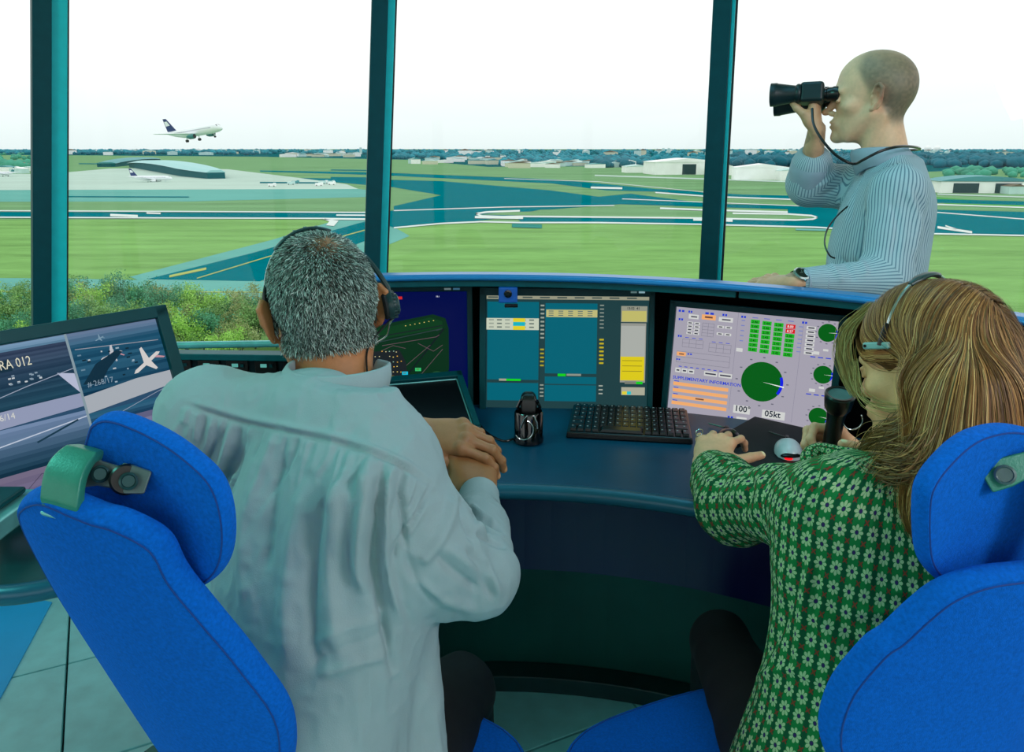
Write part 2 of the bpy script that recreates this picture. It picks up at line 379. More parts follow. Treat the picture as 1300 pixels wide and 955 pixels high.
# dark patches seen on the grass and far runway pieces
for a in [[(1185, 250), (1340, 262), (1340, 268), (1200, 259)]]: flat('mown_grass', a, gmat('grass_fresh', (96, 178, 92), .1, .02), 1.5)
for x0, x1, y, w_ in ((180, 245, 210, 1.6), (100, 170, 208, 1.0), (420, 470, 216, 1.2), (420, 466, 226, 2.5), (330, 420, 232, 1.6), (60, 240, 250, 1.2)):
    stripe([(x0, y), (x1, y+.6)], w_, g_dark, 8)
stripe([(650, 287), (688, 288)], 5, gmat('culvert', (60, 150, 140)), 8); stripe([(1010, 292), (1050, 293)], 2.2, g_mid, 8)

# far town and woods -------------------------------------------------
m_tr = [M('far_tree_teal', (30, 134, 150), .9, 0, .3, .02), M('far_tree_green', (60, 150, 124), .9, 0, .3, .02), M('far_tree_deep', (8, 104, 122), .9, 0, .3, .02)]
def ico(): 
    bm = bmesh.new(); bmesh.ops.create_icosphere(bm, subdivisions=1, radius=1); V = np.array([v.co[:] for v in bm.verts]); F = np.array([[v.index for v in f.verts] for f in bm.faces]); bm.free(); return V, F
IV, IF = ico()
def woods(n, pts_fn, mat, hmin, hmax, label):
    Vs = []; Fs = []
    for i in range(n):
        x, y = pts_fn(); r = random.uniform(hmin, hmax); c = np.array([x, y, GZ+r*.7])
        jit = 1+.3*rng.random((len(IV), 1)); Vs.append(IV*jit*np.array([r*1.3, r*1.3, r])+c); Fs.append(IF+len(IV)*i)
    me = fastmesh('woodland', np.concatenate(Vs), np.concatenate(Fs)); o = link('woodland', me, mat, smooth=True)
    tag(o, label, 'woods', kind='stuff'); return o
def scat(x0, x1, y0, y1, pw=1.0):
    def f():
        for _ in range(50):
            px = random.uniform(x0, x1); py = y0+(y1-y0)*random.random()**pw
            p = atz(px, py, GZ)
            return p[0], p[1]
    return f
woods(1500, scat(-40, 1340, 190.4, 196), m_tr[0], 7, 16, 'dark teal woodland along the whole far horizon')
woods(600, scat(930, 1340, 194, 213), m_tr[2], 6, 12, 'dark woods behind the hangars at the right')
woods(420, scat(640, 930, 194, 210), m_tr[0], 5, 10, 'scattered town trees in front of the far horizon, centre')
woods(160, scat(640, 740, 200, 209), m_tr[2], 4, 8, 'dark tree belt behind the middle of the airfield')
woods(120, scat(755, 800, 200, 213), m_tr[2], 5, 9, 'dark trees left of the large white hangar')
woods(260, scat(500, 640, 194, 202), m_tr[0], 5, 10, 'loose trees among the pale buildings, mid distance')
woods(120, scat(-40, 60, 194, 216), m_tr[1], 5, 9, 'trees on the far left edge of the airfield')
woods(140, scat(85, 330, 192.5, 197), m_tr[2], 6, 11, 'dark trees beyond the terminal')
woods(50, scat(1200, 1340, 217, 226), m_tr[1], 3.5, 6, 'green trees beside the low hangar at the right')
# houses and sheds
m_bw = M('shed_white', (252, 253, 252), .7, 0, .05, .1); m_bg = M('shed_grey', (196, 226, 224), .7, 0, .1, .1); m_bd = M('opening_dark', (10, 60, 66), .6)
m_rt = M('roof_teal', (70, 150, 156), .6); m_br = M('roof_brown', (110, 100, 80), .7); m_beige = M('shed_beige', (214, 214, 190), .7)
def shed(px, py, wm, dm, h, wall, roof, label, group=None, yaw=0, doors=0, name='shed', arch=False):
    p = atz(px, py, GZ); t = thing(name, label, 'building', (p[0], p[1], GZ), group)
    R = np.array([[math.cos(yaw), -math.sin(yaw), 0], [math.sin(yaw), math.cos(yaw), 0], [0, 0, 1]])
    def L(x, y, z): return R@vec(x, y, z)+vec(p[0], p[1], GZ)
    G().box(L(0, 0, h/2), (wm, dm, h), R).build('wall', wall, t)
    g = G(); rh = h*(.28 if not arch else .4); nseg = 8 if arch else 2; a = [];
    for k in range(nseg+1):
        u = k/nseg; a.append((u-.5)*1.04)
    up = [L(q*wm, -dm*.52, h+rh*(1-(2*q)**2 if arch else 1-abs(2*q))) for q in a]; lo = [L(.52*wm, -dm*.52, h-.01*h), L(-.52*wm, -dm*.52, h-.01*h)]
    g.prism(up+lo, R@vec(0, dm*1.04, 0)); g.build('roof', roof, t)
    for k in range(doors):
        x = (k+.5-doors/2)*wm/doors*.9; G().box(L(x, -dm/2-.1, h*.42), (wm/doors*(.2 if doors == 1 else .55), .4, h*.8), R).build('door', m_bd, t)
    return t
shed(866, 221, 95, 60, 17, m_bw, m_bw, 'largest white hangar with a dark open door, right of centre', yaw=.1, doors=1, name='hangar')
shed(808, 219, 38, 30, 9, m_bw, m_bg, 'low white shed against the left side of the large white hangar', yaw=.1)
shed(912, 222, 30, 30, 12, m_bw, m_bw, 'white hangar block just left of the right mullion', name='hangar')
shed(965, 228, 60, 30, 14, m_bw, m_bw, 'wide white hangar just right of the right mullion', name='hangar', yaw=-.1)
shed(1006, 229, 34, 20, 11, m_bw, m_bg, 'white hangar left of the standing man\'s elbow', name='hangar')
shed(1240, 244, 70, 34, 9.5, m_bw, m_rt, 'low hangar with teal arched roof and dark openings, far right', name='hangar', arch=True, yaw=-.12, doors=2)
shed(1205, 237, 18, 16, 7, m_bw, m_rt, 'small white annexe left of the low teal-roofed hangar')
shed(1285, 246, 14, 14, 6, m_bg, m_br, 'small shed at the right end of the low teal-roofed hangar')
random.seed(3)
def town(n, x0, x1, y0, y1, label, group, wr, hr):
    for i in range(n):
        px = random.uniform(x0, x1); py = random.uniform(y0, y1); k = random.choice([m_bw, m_bw, m_bg, m_beige])
        shed(px, py, random.uniform(*wr), random.uniform(10, 22), random.uniform(*hr), k, random.choice([m_rt, m_bw, m_br, m_bg]), label, group, random.uniform(-.5, .5), name='town_building')
town(26, 520, 640, 199, 209, 'small pale building in the town left of centre beyond the airfield', 'town buildings left of centre', (14, 40), (5, 11))
town(30, 640, 800, 203, 211, 'small pale building in the town right of centre beyond the airfield', 'town buildings right of centre', (14, 34), (5, 10))
town(22, 350, 466, 196.5, 200, 'small pale building on the skyline beyond the left runway', 'skyline buildings left of the middle mullion', (25, 80), (8, 16))
town(60, 560, 1300, 193.5, 200, 'tiny pale house on the far wooded horizon', 'houses on the far wooded horizon', (20, 60), (14, 26))
town(24, 640, 800, 208, 214, 'pale industrial shed along the far edge of the airfield', 'sheds along the far edge of the airfield', (20, 44), (6, 10))
town(26, 90, 466, 192.5, 197, 'tiny pale house on the horizon beyond the terminal', 'houses beyond the terminal', (30, 90), (12, 26))
stripe([(755, 223), (1000, 231), (1190, 240)], 1.6, g_apron, 8)
stripe([(1190, 247), (1340, 252)], 1.6, g_apron, 8)
town(8, 0, 42, 204, 221, 'pale airport building at the far left edge', 'airport buildings at the far left edge', (14, 34), (5, 9))
# tower blocks on the horizon
for px, hgt, lab in ((458, 38, 'slim pale tower block on the horizon left of the middle mullion'), (842, 34, 'first pale tower block of a pair on the horizon'), (849, 34, 'second pale tower block of a pair on the horizon, right one')):
    p = atz(px, 192, GZ)*.5; t = thing('tower_block', lab, 'building', (p[0], p[1], GZ))
    G().box((p[0], p[1], GZ+hgt/2), (14, 14, hgt), None, .96).build('wall', m_bg, t); G().box((p[0], p[1], GZ+hgt+1.5), (9, 9, 3)).build('roof', m_bw, t)
for px, lab in ((1177, 'left white dome on the horizon at the right'), (1189, 'right white dome on the horizon at the right')):
    p = atz(px, 195, GZ); t = thing('radar_dome', lab, 'dome', (p[0], p[1], GZ))
    r = p[1]*4.2/1010; G().ball((p[0], p[1], GZ+r*1.3), r, 16, 10).build('dome', m_bw, t, smooth=True); G().lathe([(r*.8, 0), (r*.8, r*.9)], (p[0], p[1], GZ)).build('base', m_bg, t)
# curved-roof terminal pier at the left
p = atz(235, 226, GZ); t = thing('terminal_building', 'long airport terminal with curved dark roof edge at the left', 'building', (p[0], p[1], GZ))
gl_ = M('terminal_glazing', (0, 92, 100), .7, spec=.1); m_rf = M('terminal_roof', (150, 205, 205), .5)
a0 = atz(180, 212, GZ); a1 = atz(275, 227, GZ)
def pier(a, b, w_, h, n=12):
    d = nrm((b-a)*vec(1, 1, 0)); s = vec(d[1], -d[0], 0); R1 = []; R2 = []
    for k in range(n+1):
        u = k/n; c = lerp(a, b, u); c[2] = GZ; hh = h*(.75+.45*math.sin(math.pi*min(1, u*1.05))**.7)
        ww = w_*(1-.55*max(0, u-.85)/.15)
        R1.append([c-s*ww, c+s*ww, c+s*ww+vec(0, 0, hh*.8), c-s*ww+vec(0, 0, hh*.8)])
        R2.append([c-s*ww*1.15+vec(0, 0, hh*.8), c+s*ww*1.15+vec(0, 0, hh*.8), c+s*ww*.6+vec(0, 0, hh*1.1), c-s*ww*.6+vec(0, 0, hh*1.1)])
    return G().loft(R1), G().loft(R2)
g1, g2 = pier(a0, a1, 22, 12); g1.build('glazed_wall', gl_, t); g2.build('roof', m_rf, t)
t2 = thing('terminal_pier', 'low curved concourse roof behind the terminal, left', 'building', (a0[0], a0[1], GZ))
g1, g2 = pier(atz(135, 212, GZ), atz(200, 205.5, GZ), 16, 11); g1.build('glazed_wall', gl_, t2); g2.build('roof', m_rt, t2)
m_pl = M('airliner_white', (240, 244, 248), .35); m_navy = M('airliner_navy', (6, 46, 110), .4); m_eng = M('airliner_engine_teal', (0, 120, 120), .4)
for i in range(9):
    px = random.uniform(330, 430); py = random.uniform(232, 237)
    p = atz(px, py, GZ); v = thing('service_vehicle', 'tiny service vehicle parked on the left apron', 'vehicle', (p[0], p[1], GZ), 'service vehicles on the apron')
    G().box((p[0], p[1], GZ+1.6), (7, 3, 2.4)).box((p[0]+2.4, p[1], GZ+3), (2, 2.6, .8)).build('body', random.choice([m_bw, m_bg, m_rt]), v)
    for s in (-2.2, 2.2): G().lathe([(.5, -.2), (.5, .2)], (p[0]+s, p[1]-1.5, GZ+.5), (0, 1, 0), 8).build('wheel', m_rubber, v)

def airliner(name, label, pos, fwd, up, Ls=34.0, gear=True, eng=None, tailm=None):
    """narrow-body airliner built round its own axes, nose along fwd"""
    t = thing(name, label, 'airplane', tuple(pos)); f = nrm(fwd); u = nrm(np.asarray(up)-np.dot(up, f)*f); r = np.cross(f, u); k = Ls/34.0
    def P(x, y, z): return np.asarray(pos)+k*(x*r+y*f+z*u)
    prof = [(17, .15, -.5), (16.5, .8, -.4), (15.5, 1.3, -.2), (14, 1.75, 0), (11, 1.97, 0), (0, 1.97, 0), (-6, 1.95, .05), (-11, 1.4, .55), (-15, .7, 1.1), (-17, .25, 1.4)]
    g = G(); g.loft([[P(rr*math.cos(a), y, zc+rr*math.sin(a)) for a in np.linspace(0, 2*math.pi, 20, endpoint=False)] for y, rr, zc in prof]); g.build('fuselage', m_pl, t, smooth=True)
    def wing(s, root, tip, cr_, ct, th, nm, mat, par=t):
        g = G(); R = []
        for (c, ch, tt) in ((root, cr_, th), (tip, ct, th*.35)):
            R.append([P(*(np.array(c)+np.array(q))) for q in ((0, 0, 0), (0, -ch*.35, tt), (0, -ch, 0), (0, -ch*.4, -tt*.6))])
        return g.loft(R).build(nm, mat, par)
    for s in (-1, 1):
        wing(s, (s*1.5, 4.0, -.9), (s*17, -4.6, 1.3), 6.6, 1.5, .42, 'wing', m_pl)
        wing(s, (s*.6, -12.4, .9), (s*6.2, -15.6, 1.5), 3.4, 1.2, .18, 'tailplane', m_pl)
        gg = G(); c = P(s*5.7, 3.6, -1.9); pr_ = [(1.0, 2.2), (1.12, 1.4), (1.05, -.6), (.6, -2.0)]
        gg.lathe([(a*k, b*k) for a, b in pr_], c, f, 16).build('engine', eng or m_eng, t, smooth=True)
        G().lathe([(.9*k, 0), (.88*k, .05*k)], c+f*2.2*k, f, 16).build('intake', m_rubber, t)
        if gear:
            G().tube([P(s*3.6, -1.2, -1.2), P(s*3.6, -1.4, -3.2)], .18*k, 6).build('strut', m_bg, t)
            G().lathe([(.6*k, -.5*k), (.6*k, .5*k)], P(s*3.6, -1.4, -3.4), r, 12).build('wheel', m_rubber, t)
    if gear:
        G().tube([P(0, 11.5, -1.6), P(0, 11.8, -3.2)], .15*k, 6).build('strut', m_bg, t)
        G().lathe([(.42*k, -.3*k), (.42*k, .3*k)], P(0, 11.8, -3.4), r, 10).build('wheel', m_rubber, t)
    fn = G(); fn.prism([P(-.16, -10.2, 1.7), P(-.16, -15.0, 7.6), P(-.16, -16.8, 7.7), P(-.16, -15.6, 1.9)], .32*k*r); fn.build('tail_fin', tailm or m_navy, t)
    G().prism([P(-.2, -13.2, 4.5), P(-.2, -14.6, 6.4), P(-.2, -16.2, 6.4), P(-.2, -15.8, 4.3)], .4*k*r).build('fin_emblem', m_pl, t)
    for s in (-1, 1):
        for i in range(22): G  # windows are a band below
        wb = G()
        for i in range(26):
            y = 12-i*.86; a0_ = math.radians(14); 
            wb.poly([P(s*1.985*math.cos(a0_), y, 1.985*math.sin(a0_)), P(s*1.985*math.cos(a0_), y-.38, 1.985*math.sin(a0_)), P(s*1.96*math.cos(a0_*1.9), y-.38, 1.985*math.sin(a0_*1.9)), P(s*1.96*math.cos(a0_*1.9), y, 1.985*math.sin(a0_*1.9))])
        ob = wb.build('cabin_windows', m_navy, t); ob['kind'] = 'stuff'
    wb = G(); wb.prism([P(-1.0, 15.3, .85), P(1.0, 15.3, .85), P(.8, 14.5, 1.4), P(-.8, 14.5, 1.4)], .12*k*u); wb.build('windscreen', m_rubber, t)
    return t
na = at(287, 160.5, 395); ta_ = at(207, 174.5, 415)
airliner('airliner', 'white airliner with navy tail fin and teal engines climbing over the airfield', (na+ta_)/2, na-ta_, vec(0, -.12, 1), 39)
pp = atz(192, 231, GZ); airliner('airliner', 'parked white airliner with dark navy tail in front of the terminal', pp+vec(0, 0, 4), (1, .1, 0), (0, 0, 1), 44, True, m_pl)
pp = atz(6, 224, GZ); airliner('airliner', 'parked white airliner cut by the left frame edge', pp+vec(0, 0, 4), (-1, .3, 0), (0, 0, 1), 36, True, m_pl, m_eng)
# bushes below the tower: branching stems with leaf clumps
m_leaf = [M('leaf_fresh', (158, 208, 96), .8, 0, .25, .3, lin=False), M('leaf_olive', (124, 168, 98), .8, 0, .3, .3), M('leaf_teal', (84, 156, 118), .8, 0, .3, .3), M('leaf_dry', (150, 166, 106), .8, 0, .3, .3)]
m_bark = M('bark', (70, 80, 58), .9)
def bush_mesh(seed, n=2600):
    r = np.random.default_rng(seed); Vs = []; 
    cl = r.normal(size=(16, 3))*[1.9, 1.9, 1.6]+[0, 0, 6.0]; cl[:, 2] = np.clip(cl[:, 2], 2.4, 9)
    c = cl[r.integers(0, 16, n)]+r.normal(size=(n, 3))*[.75, .75, .85]
    a = r.normal(size=(n, 3)); a /= np.linalg.norm(a, axis=1)[:, None]; b = np.cross(a, r.normal(size=(n, 3))); b /= np.linalg.norm(b, axis=1)[:, None]
    s = r.uniform(.14, .34, (n, 1)); V = np.stack([c-a*s*.5, c+b*s*.5, c+a*s*1.1, c-b*s*.5], 1).reshape(-1, 3)
    return fastmesh('foliage', V, np.arange(4*n).reshape(-1, 4))
bm_ = [bush_mesh(i) for i in range(4)]
bmm = []
for i, me in enumerate(bm_):
    for k, m_ in enumerate(m_leaf):
        q = me.copy(); q.materials.append(m_); bmm.append(q)
def stem_mesh():
    g = G(); 
    for k in range(9):
        a = k*2.4; x, y = math.cos(a), math.sin(a); g.tube([(0, 0, 0), (x*.3, y*.3, 2.2), (x*1.3, y*1.3, 5), (x*1.9, y*1.9, 7.6+.2*k)], [.14, .1, .05, .02], 5)
    me = bpy.data.meshes.new('stems'); me.from_pydata(g.V, [], g.F); me.materials.append(m_bark); return me
st = stem_mesh(); random.seed(11)
spots = []
for k in range(46):
    px = -30+k*11.5+random.uniform(-6, 6)
    if px > 500: break
    spots.append((px, random.uniform(395, 425)))
    spots.append((px+random.uniform(-5, 5), random.uniform(432, 470)))
for px, py in spots:
    p = atz(px, py, GZ); kk = random.random()
    t = thing('bush', 'leafy spring bush in the belt of trees below the tower windows', 'bush', (p[0], p[1], GZ), 'bushes below the tower')
    s = random.uniform(.62, 1.0)*(.95 if px < 345 else .8); t.scale = (s*1.05, s*1.05, s); t.rotation_euler = (0, 0, random.uniform(0, 6.28))
    f_ = bpy.data.objects.new('foliage', random.choice(bmm[0:])); C.objects.link(f_); f_.parent = t
    q = bpy.data.objects.new('stems', st); C.objects.link(q); q.parent = t
# ------------------------------------------------------------------ the curved working position
DZ = .79
m_desk = M('desk_top_blue', (6, 70, 98), .4, 0, .05, 20, .08, 220, spec=.3)
m_deskedge = M('desk_edge_teal', (16, 84, 106), .3, .1, .04)
m_deskl = M('desk_left_top', (8, 60, 62), .3)
m_hood = M('hood_band_teal', (4, 88, 96), .45, 0, spec=.2)
m_hoodtop = M('hood_top_lit_blue', (30, 124, 190), .3, .2, .03)  # blue light along the hood top is put into this colour
m_black = M('recess_black', (2, 8, 10), .7, spec=.1)
m_navy2 = M('modesty_navy', (1, 2, 62), .35, 0, .1, 3)
m_kick = M('kickboard_green', (14, 86, 80), .3, .2, .2, 3)
m_case = M('monitor_case', (0, 66, 72), .42, 0, .04, spec=.2)
m_case2 = M('monitor_case_dark', (0, 34, 40), .45, spec=.2)
m_plast = M('black_plastic', (8, 10, 12), .28, 0, .05)
m_gloss = M('black_gloss', (3, 4, 6), .1, 0, 0, coat=.6)
def arc(cx, cy, R, a0, a1, n):  # angle from +y, clockwise positive (towards +x)
    return [vec(cx+R*math.sin(a), cy+R*math.cos(a), 0) for a in np.linspace(math.radians(a0), math.radians(a1), n)]
def slab(inner, outer, z0, z1):
    g = G(); R = [[a+vec(0, 0, z0), b+vec(0, 0, z0), b+vec(0, 0, z1), a+vec(0, 0, z1)] for a, b in zip(inner, outer)]
    return g.loft(R)
desk = thing('console_desk', 'curved blue-grey console desk with a teal front edge', 'desk', (0, 1.9, 0))
fi = arc(-.045, .49, 1.056, -27, 100, 44); fo = arc(0.0, .60, 1.476, -20, 92, 44)
slab(fi, fo, DZ-.03, DZ).build('desktop', m_desk, desk, .004)
nose = [p+vec(0, 0, DZ-.016) for p in arc(-.045, .49, 1.050, -27, 100, 60)]
G().tube(nose, .017, 12).build('front_edge', m_deskedge, desk, smooth=True)
# left lobe of the desk with the round corner behind the blue chair
lob = [(-.42, 1.43), (-.56, 1.36), (-.66, 1.24), (-.76, 1.155), (-.87, 1.14), (-1.0, 1.17), (-1.15, 1.20), (-1.5, 1.22), (-2.0, 1.2), (-2.0, 2.25), (-.3, 2.45), (-.26, 2.02), (-.30, 1.5)]
G().prism([(x, y, DZ-.032) for x, y in lob], (0, 0, .03)).build('side_desktop', m_deskl, desk, .004)
def cat(pts, n=6):
    pts = [np.asarray(p, float) for p in pts]; out = []
    P = [pts[0]*2-pts[1]]+pts+[pts[-1]*2-pts[-2]]
    for i in range(1, len(P)-2):
        for k in range(n):
            t = k/n; a, b, c, d = P[i-1:i+3]
            out.append(.5*((2*b)+(-a+c)*t+(2*a-5*b+4*c-d)*t*t+(-a+3*b-3*c+d)*t**3))
    out.append(pts[-1]); return out
G().tube(cat([(x, y, DZ-.015) for x, y in lob[:9]]), .017, 10).build('side_edge', m_deskedge, desk, smooth=True)
# panels below
slab(arc(-.045, .49, 1.20, -14, 100, 40), arc(-.045, .49, 1.24, -14, 100, 40), .51, DZ-.03).build('modesty_panel', m_navy2, desk)
slab(arc(-.045, .49, 1.50, -11, 100, 40), arc(-.045, .49, 1.53, -11, 100, 40), .0, DZ-.032).build('kickboard', m_kick, desk)
slab(arc(-.045, .49, 1.43, -11, 100, 40), arc(-.045, .49, 1.50, -11, 100, 40), -.0, .05).build('plinth', M('plinth_teal', (6, 50, 52), .4), desk, .004)
G().box((-.30, 1.77, .4), (.035, .34, .76), np.array([[.97, .24, 0], [-.24, .97, 0], [0, 0, 1]])).build('side_panel', m_navy2, desk)
# black recess behind the screens
rec = thing('console_recess', 'black recess housing behind the row of console screens', 'console housing', (0, 2.2, 0))
slab(arc(0, .6, 1.64, -20, 84, 40), arc(0, .6, 1.68, -20, 84, 40), .0, 1.088).build('back_wall', m_black, rec)
slab(arc(0, .6, 1.49, -20, 84, 40), arc(0, .6, 1.67, -20, 84, 40), DZ-.10, DZ-.08).build('tray', m_black, rec)
# the hood over the screens
hood = thing('console_hood', 'long curved console hood with blue light painted on its top edge', 'console hood', (0, 2.2, 1.15))
hc = (-.104, .64)
slab(arc(*hc, 1.352, -17, 78, 60), arc(*hc, 1.40, -17, 78, 60), 1.146, 1.160).build('top_cover', m_hoodtop, hood, .003)
G().loft([[a+vec(0, 0, 1.140), b+vec(0, 0, 1.08), b+vec(0, 0, 1.09), a+vec(0, 0, 1.150)] for a, b in zip(arc(*hc, 1.395, -17, 78, 50), arc(*hc, 1.74, -17, 78, 50))]).build('rear_slope', m_hood, hood)
G().tube([p+vec(0, 0, 1.151) for p in arc(*hc, 1.350, -17, 78, 70)], .0065, 10).build('blue_edge', m_hoodtop, hood, smooth=True)
for a0, a1 in ((-17, 27.6), (27.9, 52), (52.3, 78)):
    slab(arc(*hc, 1.360, a0, a1, 24), arc(*hc, 1.375, a0, a1, 24), 1.127, 1.146).build('front_band', m_hood, hood, .002)
slab(arc(*hc, 1.375, -17, 78, 40), arc(*hc, 1.40, -17, 78, 40), 1.13, 1.145).build('underside', m_black, hood)
# raised ledge with switch modules, left of the hood
led = thing('switch_ledge', 'dark teal ledge with small switch modules below the left windows', 'console', (-1, 2.3, .8))
e0, e1 = vec(-1.6, 2.36, 0), vec(-.42, 2.30, 0)
G().prism([e0+vec(0, 0, .845), e1+vec(0, 0, .845), e1+vec(0, .055, .845), e0+vec(0, .055, .845)], (0, 0, .02)).build('ledge_top', m_hood, led, .003)
G().prism([e0+vec(0, .03, DZ-.02), e1+vec(0, .03, DZ-.02), e1+vec(0, .05, DZ-.02), e0+vec(0, .05, DZ-.02)], (0, 0, .075)).build('front_panel', m_case2, led)
for k in range(7):
    c = lerp(e0, e1, .42+.075*k)+vec(0, .026, .822); md = G().box(c, (.066, .012, .036)).build('switch_module', m_plast, led, .002)
    G().box(c+vec(-.006, -.008, .004), (.018, .004, .010)).build('lit_key', EM('key_glow', (110, 200, 190), .6), md)
    G().box(c+vec(.016, -.008, .004), (.010, .004, .010)).build('key', m_case, md)

# ---- screens -------------------------------------------------------
m_scr = EM('screen_pixels', colattr='Col')
class Scr:
    """flat picture drawn as thin coloured faces on a screen plane; u right, v down, 0..W, 0..Hh"""
    def __init__(s, o, R, U, Nn, W, Hh): s.o = np.asarray(o); s.R = R; s.U = U; s.N = Nn; s.W = W; s.H = Hh; s.g = G(); s.L = 0; s.u = None
    def P(s, u, v): return s.o+s.R*u-s.U*v+s.N*(s.L*.00004)
    def c(s, rgb): s.g.col = s2l(rgb) if max(rgb) > 1 else rgb
    def poly(s, pts, rgb): s.L += 1; s.c(rgb); s.g.poly([s.P(*p) for p in pts])
    def rect(s, u0, v0, u1, v1, rgb): s.poly([(u0, v0), (u1, v0), (u1, v1), (u0, v1)], rgb)
    def rects(s, L, rgb):
        s.L += 1; s.c(rgb)
        for u0, v0, u1, v1 in L: s.g.poly([s.P(u0, v0), s.P(u1, v0), s.P(u1, v1), s.P(u0, v1)])
    def disc(s, u, v, r, rgb, n=40, a0=0, a1=360, r0=0, asp=1.0):
        s.L += 1; s.c(rgb); A = np.radians(np.linspace(a0, a1, n+1))
        if r0 == 0 and a1-a0 == 360: s.g.poly([s.P(u+r*asp*math.sin(a), v-r*math.cos(a)) for a in A[:-1]])
        else:
            for a, b in zip(A[:-1], A[1:]): s.g.poly([s.P(u+r*asp*math.sin(a), v-r*math.cos(a)), s.P(u+r*asp*math.sin(b), v-r*math.cos(b)), s.P(u+r0*asp*math.sin(b), v-r0*math.cos(b)), s.P(u+r0*asp*math.sin(a), v-r0*math.cos(a))])
    def line(s, pts, w, rgb):
        s.L += 1; s.c(rgb)
        for (a, b), (c, d) in zip(pts[:-1], pts[1:]):
            t = nrm((c-a, d-b))*w/2; s.g.poly([s.P(a-t[1], b+t[0]), s.P(c-t[1], d+t[0]), s.P(c+t[1], d-t[0]), s.P(a+t[1], b-t[0])])
    def text(s, t, u, v, h, rgb, bold=False, wide=1.0):
        s.L += 1; s.c(rgb); V, F = textgeo(t, bold); s.g._a([s.P(u+x*h*wide, v-y*h) for x, y in V], F)
def monitor(label, c, w, h, yaw, lean, roll=0, bez=(.02, .02, .02, .026), case=None, depth=.05, stand=False, hole=(.004, (0, 0, 0))):
    """c = centre of the front frame, w/h = frame size; returns thing + Scr for its picture"""
    ya, le, ro = map(math.radians, (yaw, lean, roll)); R = vec(math.cos(ya), math.sin(ya), 0); Nn = vec(math.sin(ya), -math.cos(ya), 0)
    Up = vec(0, 0, 1)*math.cos(le)-Nn*math.sin(le); N2 = Nn*math.cos(le)+vec(0, 0, 1)*math.sin(le)
    R, Up = R*math.cos(ro)+Up*math.sin(ro), Up*math.cos(ro)-R*math.sin(ro)
    case = case or m_case; c = np.asarray(c, float)
    t = thing('monitor', label, 'monitor', tuple(c-Up*h/2)); t_, b_, l_, r_ = bez[1], bez[3], bez[0], bez[2]
    RM = np.stack([R, N2, Up], 1)
    fr = G()
    fr.box(c+Up*(h/2-t_/2), (w, .018, t_), RM); fr.box(c-Up*(h/2-b_/2), (w, .018, b_), RM)
    fr.box(c-R*(w/2-l_/2), (l_, .018, h-.001), RM); fr.box(c+R*(w/2-r_/2), (r_, .018, h-.001), RM)
    fr.build('frame', case, t, .0025)
    G().box(c-N2*(.008+depth/2), (w*.98, depth, h*.98), RM).build('back_shell', m_case2, t, .008)
    sw, sh = w-l_-r_, h-t_-b_; o = c-R*(w/2-l_)+Up*(h/2-t_)-N2*.004
    bd = G(); bd.box(o+R*sw/2-Up*sh/2-N2*.003, (sw+.002, .004, sh+.002), RM); bd.build('screen', m_plast, t)
    S = Scr(o-N2*.0008, R, Up, N2, sw, sh); S.parent = [x for x in t.children if x.name.startswith('screen')][-1]
    S.t = t; S.RM = RM; S.cc = c; S.w = w; S.h = h; return S
def finish(S): 
    o = S.g.build('screen_picture', m_scr, S.parent, colattr=True, fix=False); return o
rs = random.Random(5)

# -- centre monitor B: flight strip display
S = monitor('console monitor showing teal flight lists and a yellow column, centre', (.144, 2.052, .940), .462, .345, -2.8, 8.4, bez=(.018, .021, .014, .02))
W, H_ = S.W, S.H; S.rect(0, 0, W, H_, (30, 62, 66))
S.rect(0, .001, W, .010, (150, 150, 128))
for k in range(9): S.rect(.004+k*.046, .003, .030+k*.046, .007, (70, 84, 80))
X = lambda u: u*W
Y = lambda v: v*H_*.93
TL = (0, 98, 116)
S.rect(X(.005), Y(.06), X(.325), Y(.80), TL); S.rect(X(.005), Y(.83), X(.325), Y(1), TL)
S.rect(X(.365), Y(.07), X(.685), Y(.735), TL); S.rect(X(.365), Y(.765), X(.685), Y(.835), TL); S.rect(X(.365), Y(.845), X(.685), Y(1), TL)
S.rect(X(.0), Y(.215), X(.325), Y(.325), (196, 204, 184))
for r in range(3):
    for q in range(6): S.rect(X(.015+q*.05), Y(.225+r*.034), X(.045+q*.05), Y(.238+r*.034), (104, 118, 110) if q % 2 else (150, 160, 146))
S.rect(X(.165), Y(.215), X(.24), Y(.325), (222, 206, 40)); S.rect(X(.165), Y(.25), X(.24), Y(.288), (20, 178, 190))
S.rect(X(.37), Y(.13), X(.685), Y(.20), (188, 184, 122))
for r in range(3):
    for q in range(5): S.rect(X(.385+q*.06), Y(.14+r*.02), X(.415+q*.06), Y(.148+r*.02), (80, 104, 110))
for k in range(9): S.rect(X(.335), Y(.085+k*.038), X(.358), Y(.10+k*.038), (150, 160, 150))
for k in range(5): S.rect(X(.335), Y(.50+k*.038), X(.358), Y(.515+k*.038), (170, 160, 40))
for k in range(4): S.rect(X(.335), Y(.84+k*.035), X(.358), Y(.853+k*.035), (140, 150, 140))
for k in range(7): S.rect(X(.70), Y(.08+k*.035), X(.725), Y(.092+k*.035), (130, 142, 134))
for k in range(7): S.rect(X(.70), Y(.40+k*.037), X(.727), Y(.416+k*.037), (190, 174, 30))
for k in range(3): S.rect(X(.70), Y(.84+k*.037), X(.725), Y(.852+k*.037), (160, 168, 158))
S.rect(X(.08), Y(.79), X(.125), Y(.81), (160, 160, 140)); S.rect(X(.125), Y(.79), X(.215), Y(.81), (20, 206, 30))
S.rect(X(.445), Y(.735), X(.495), Y(.76), (20, 206, 30)); S.rect(X(.50), Y(.735), X(.59), Y(.755), (140, 146, 136))
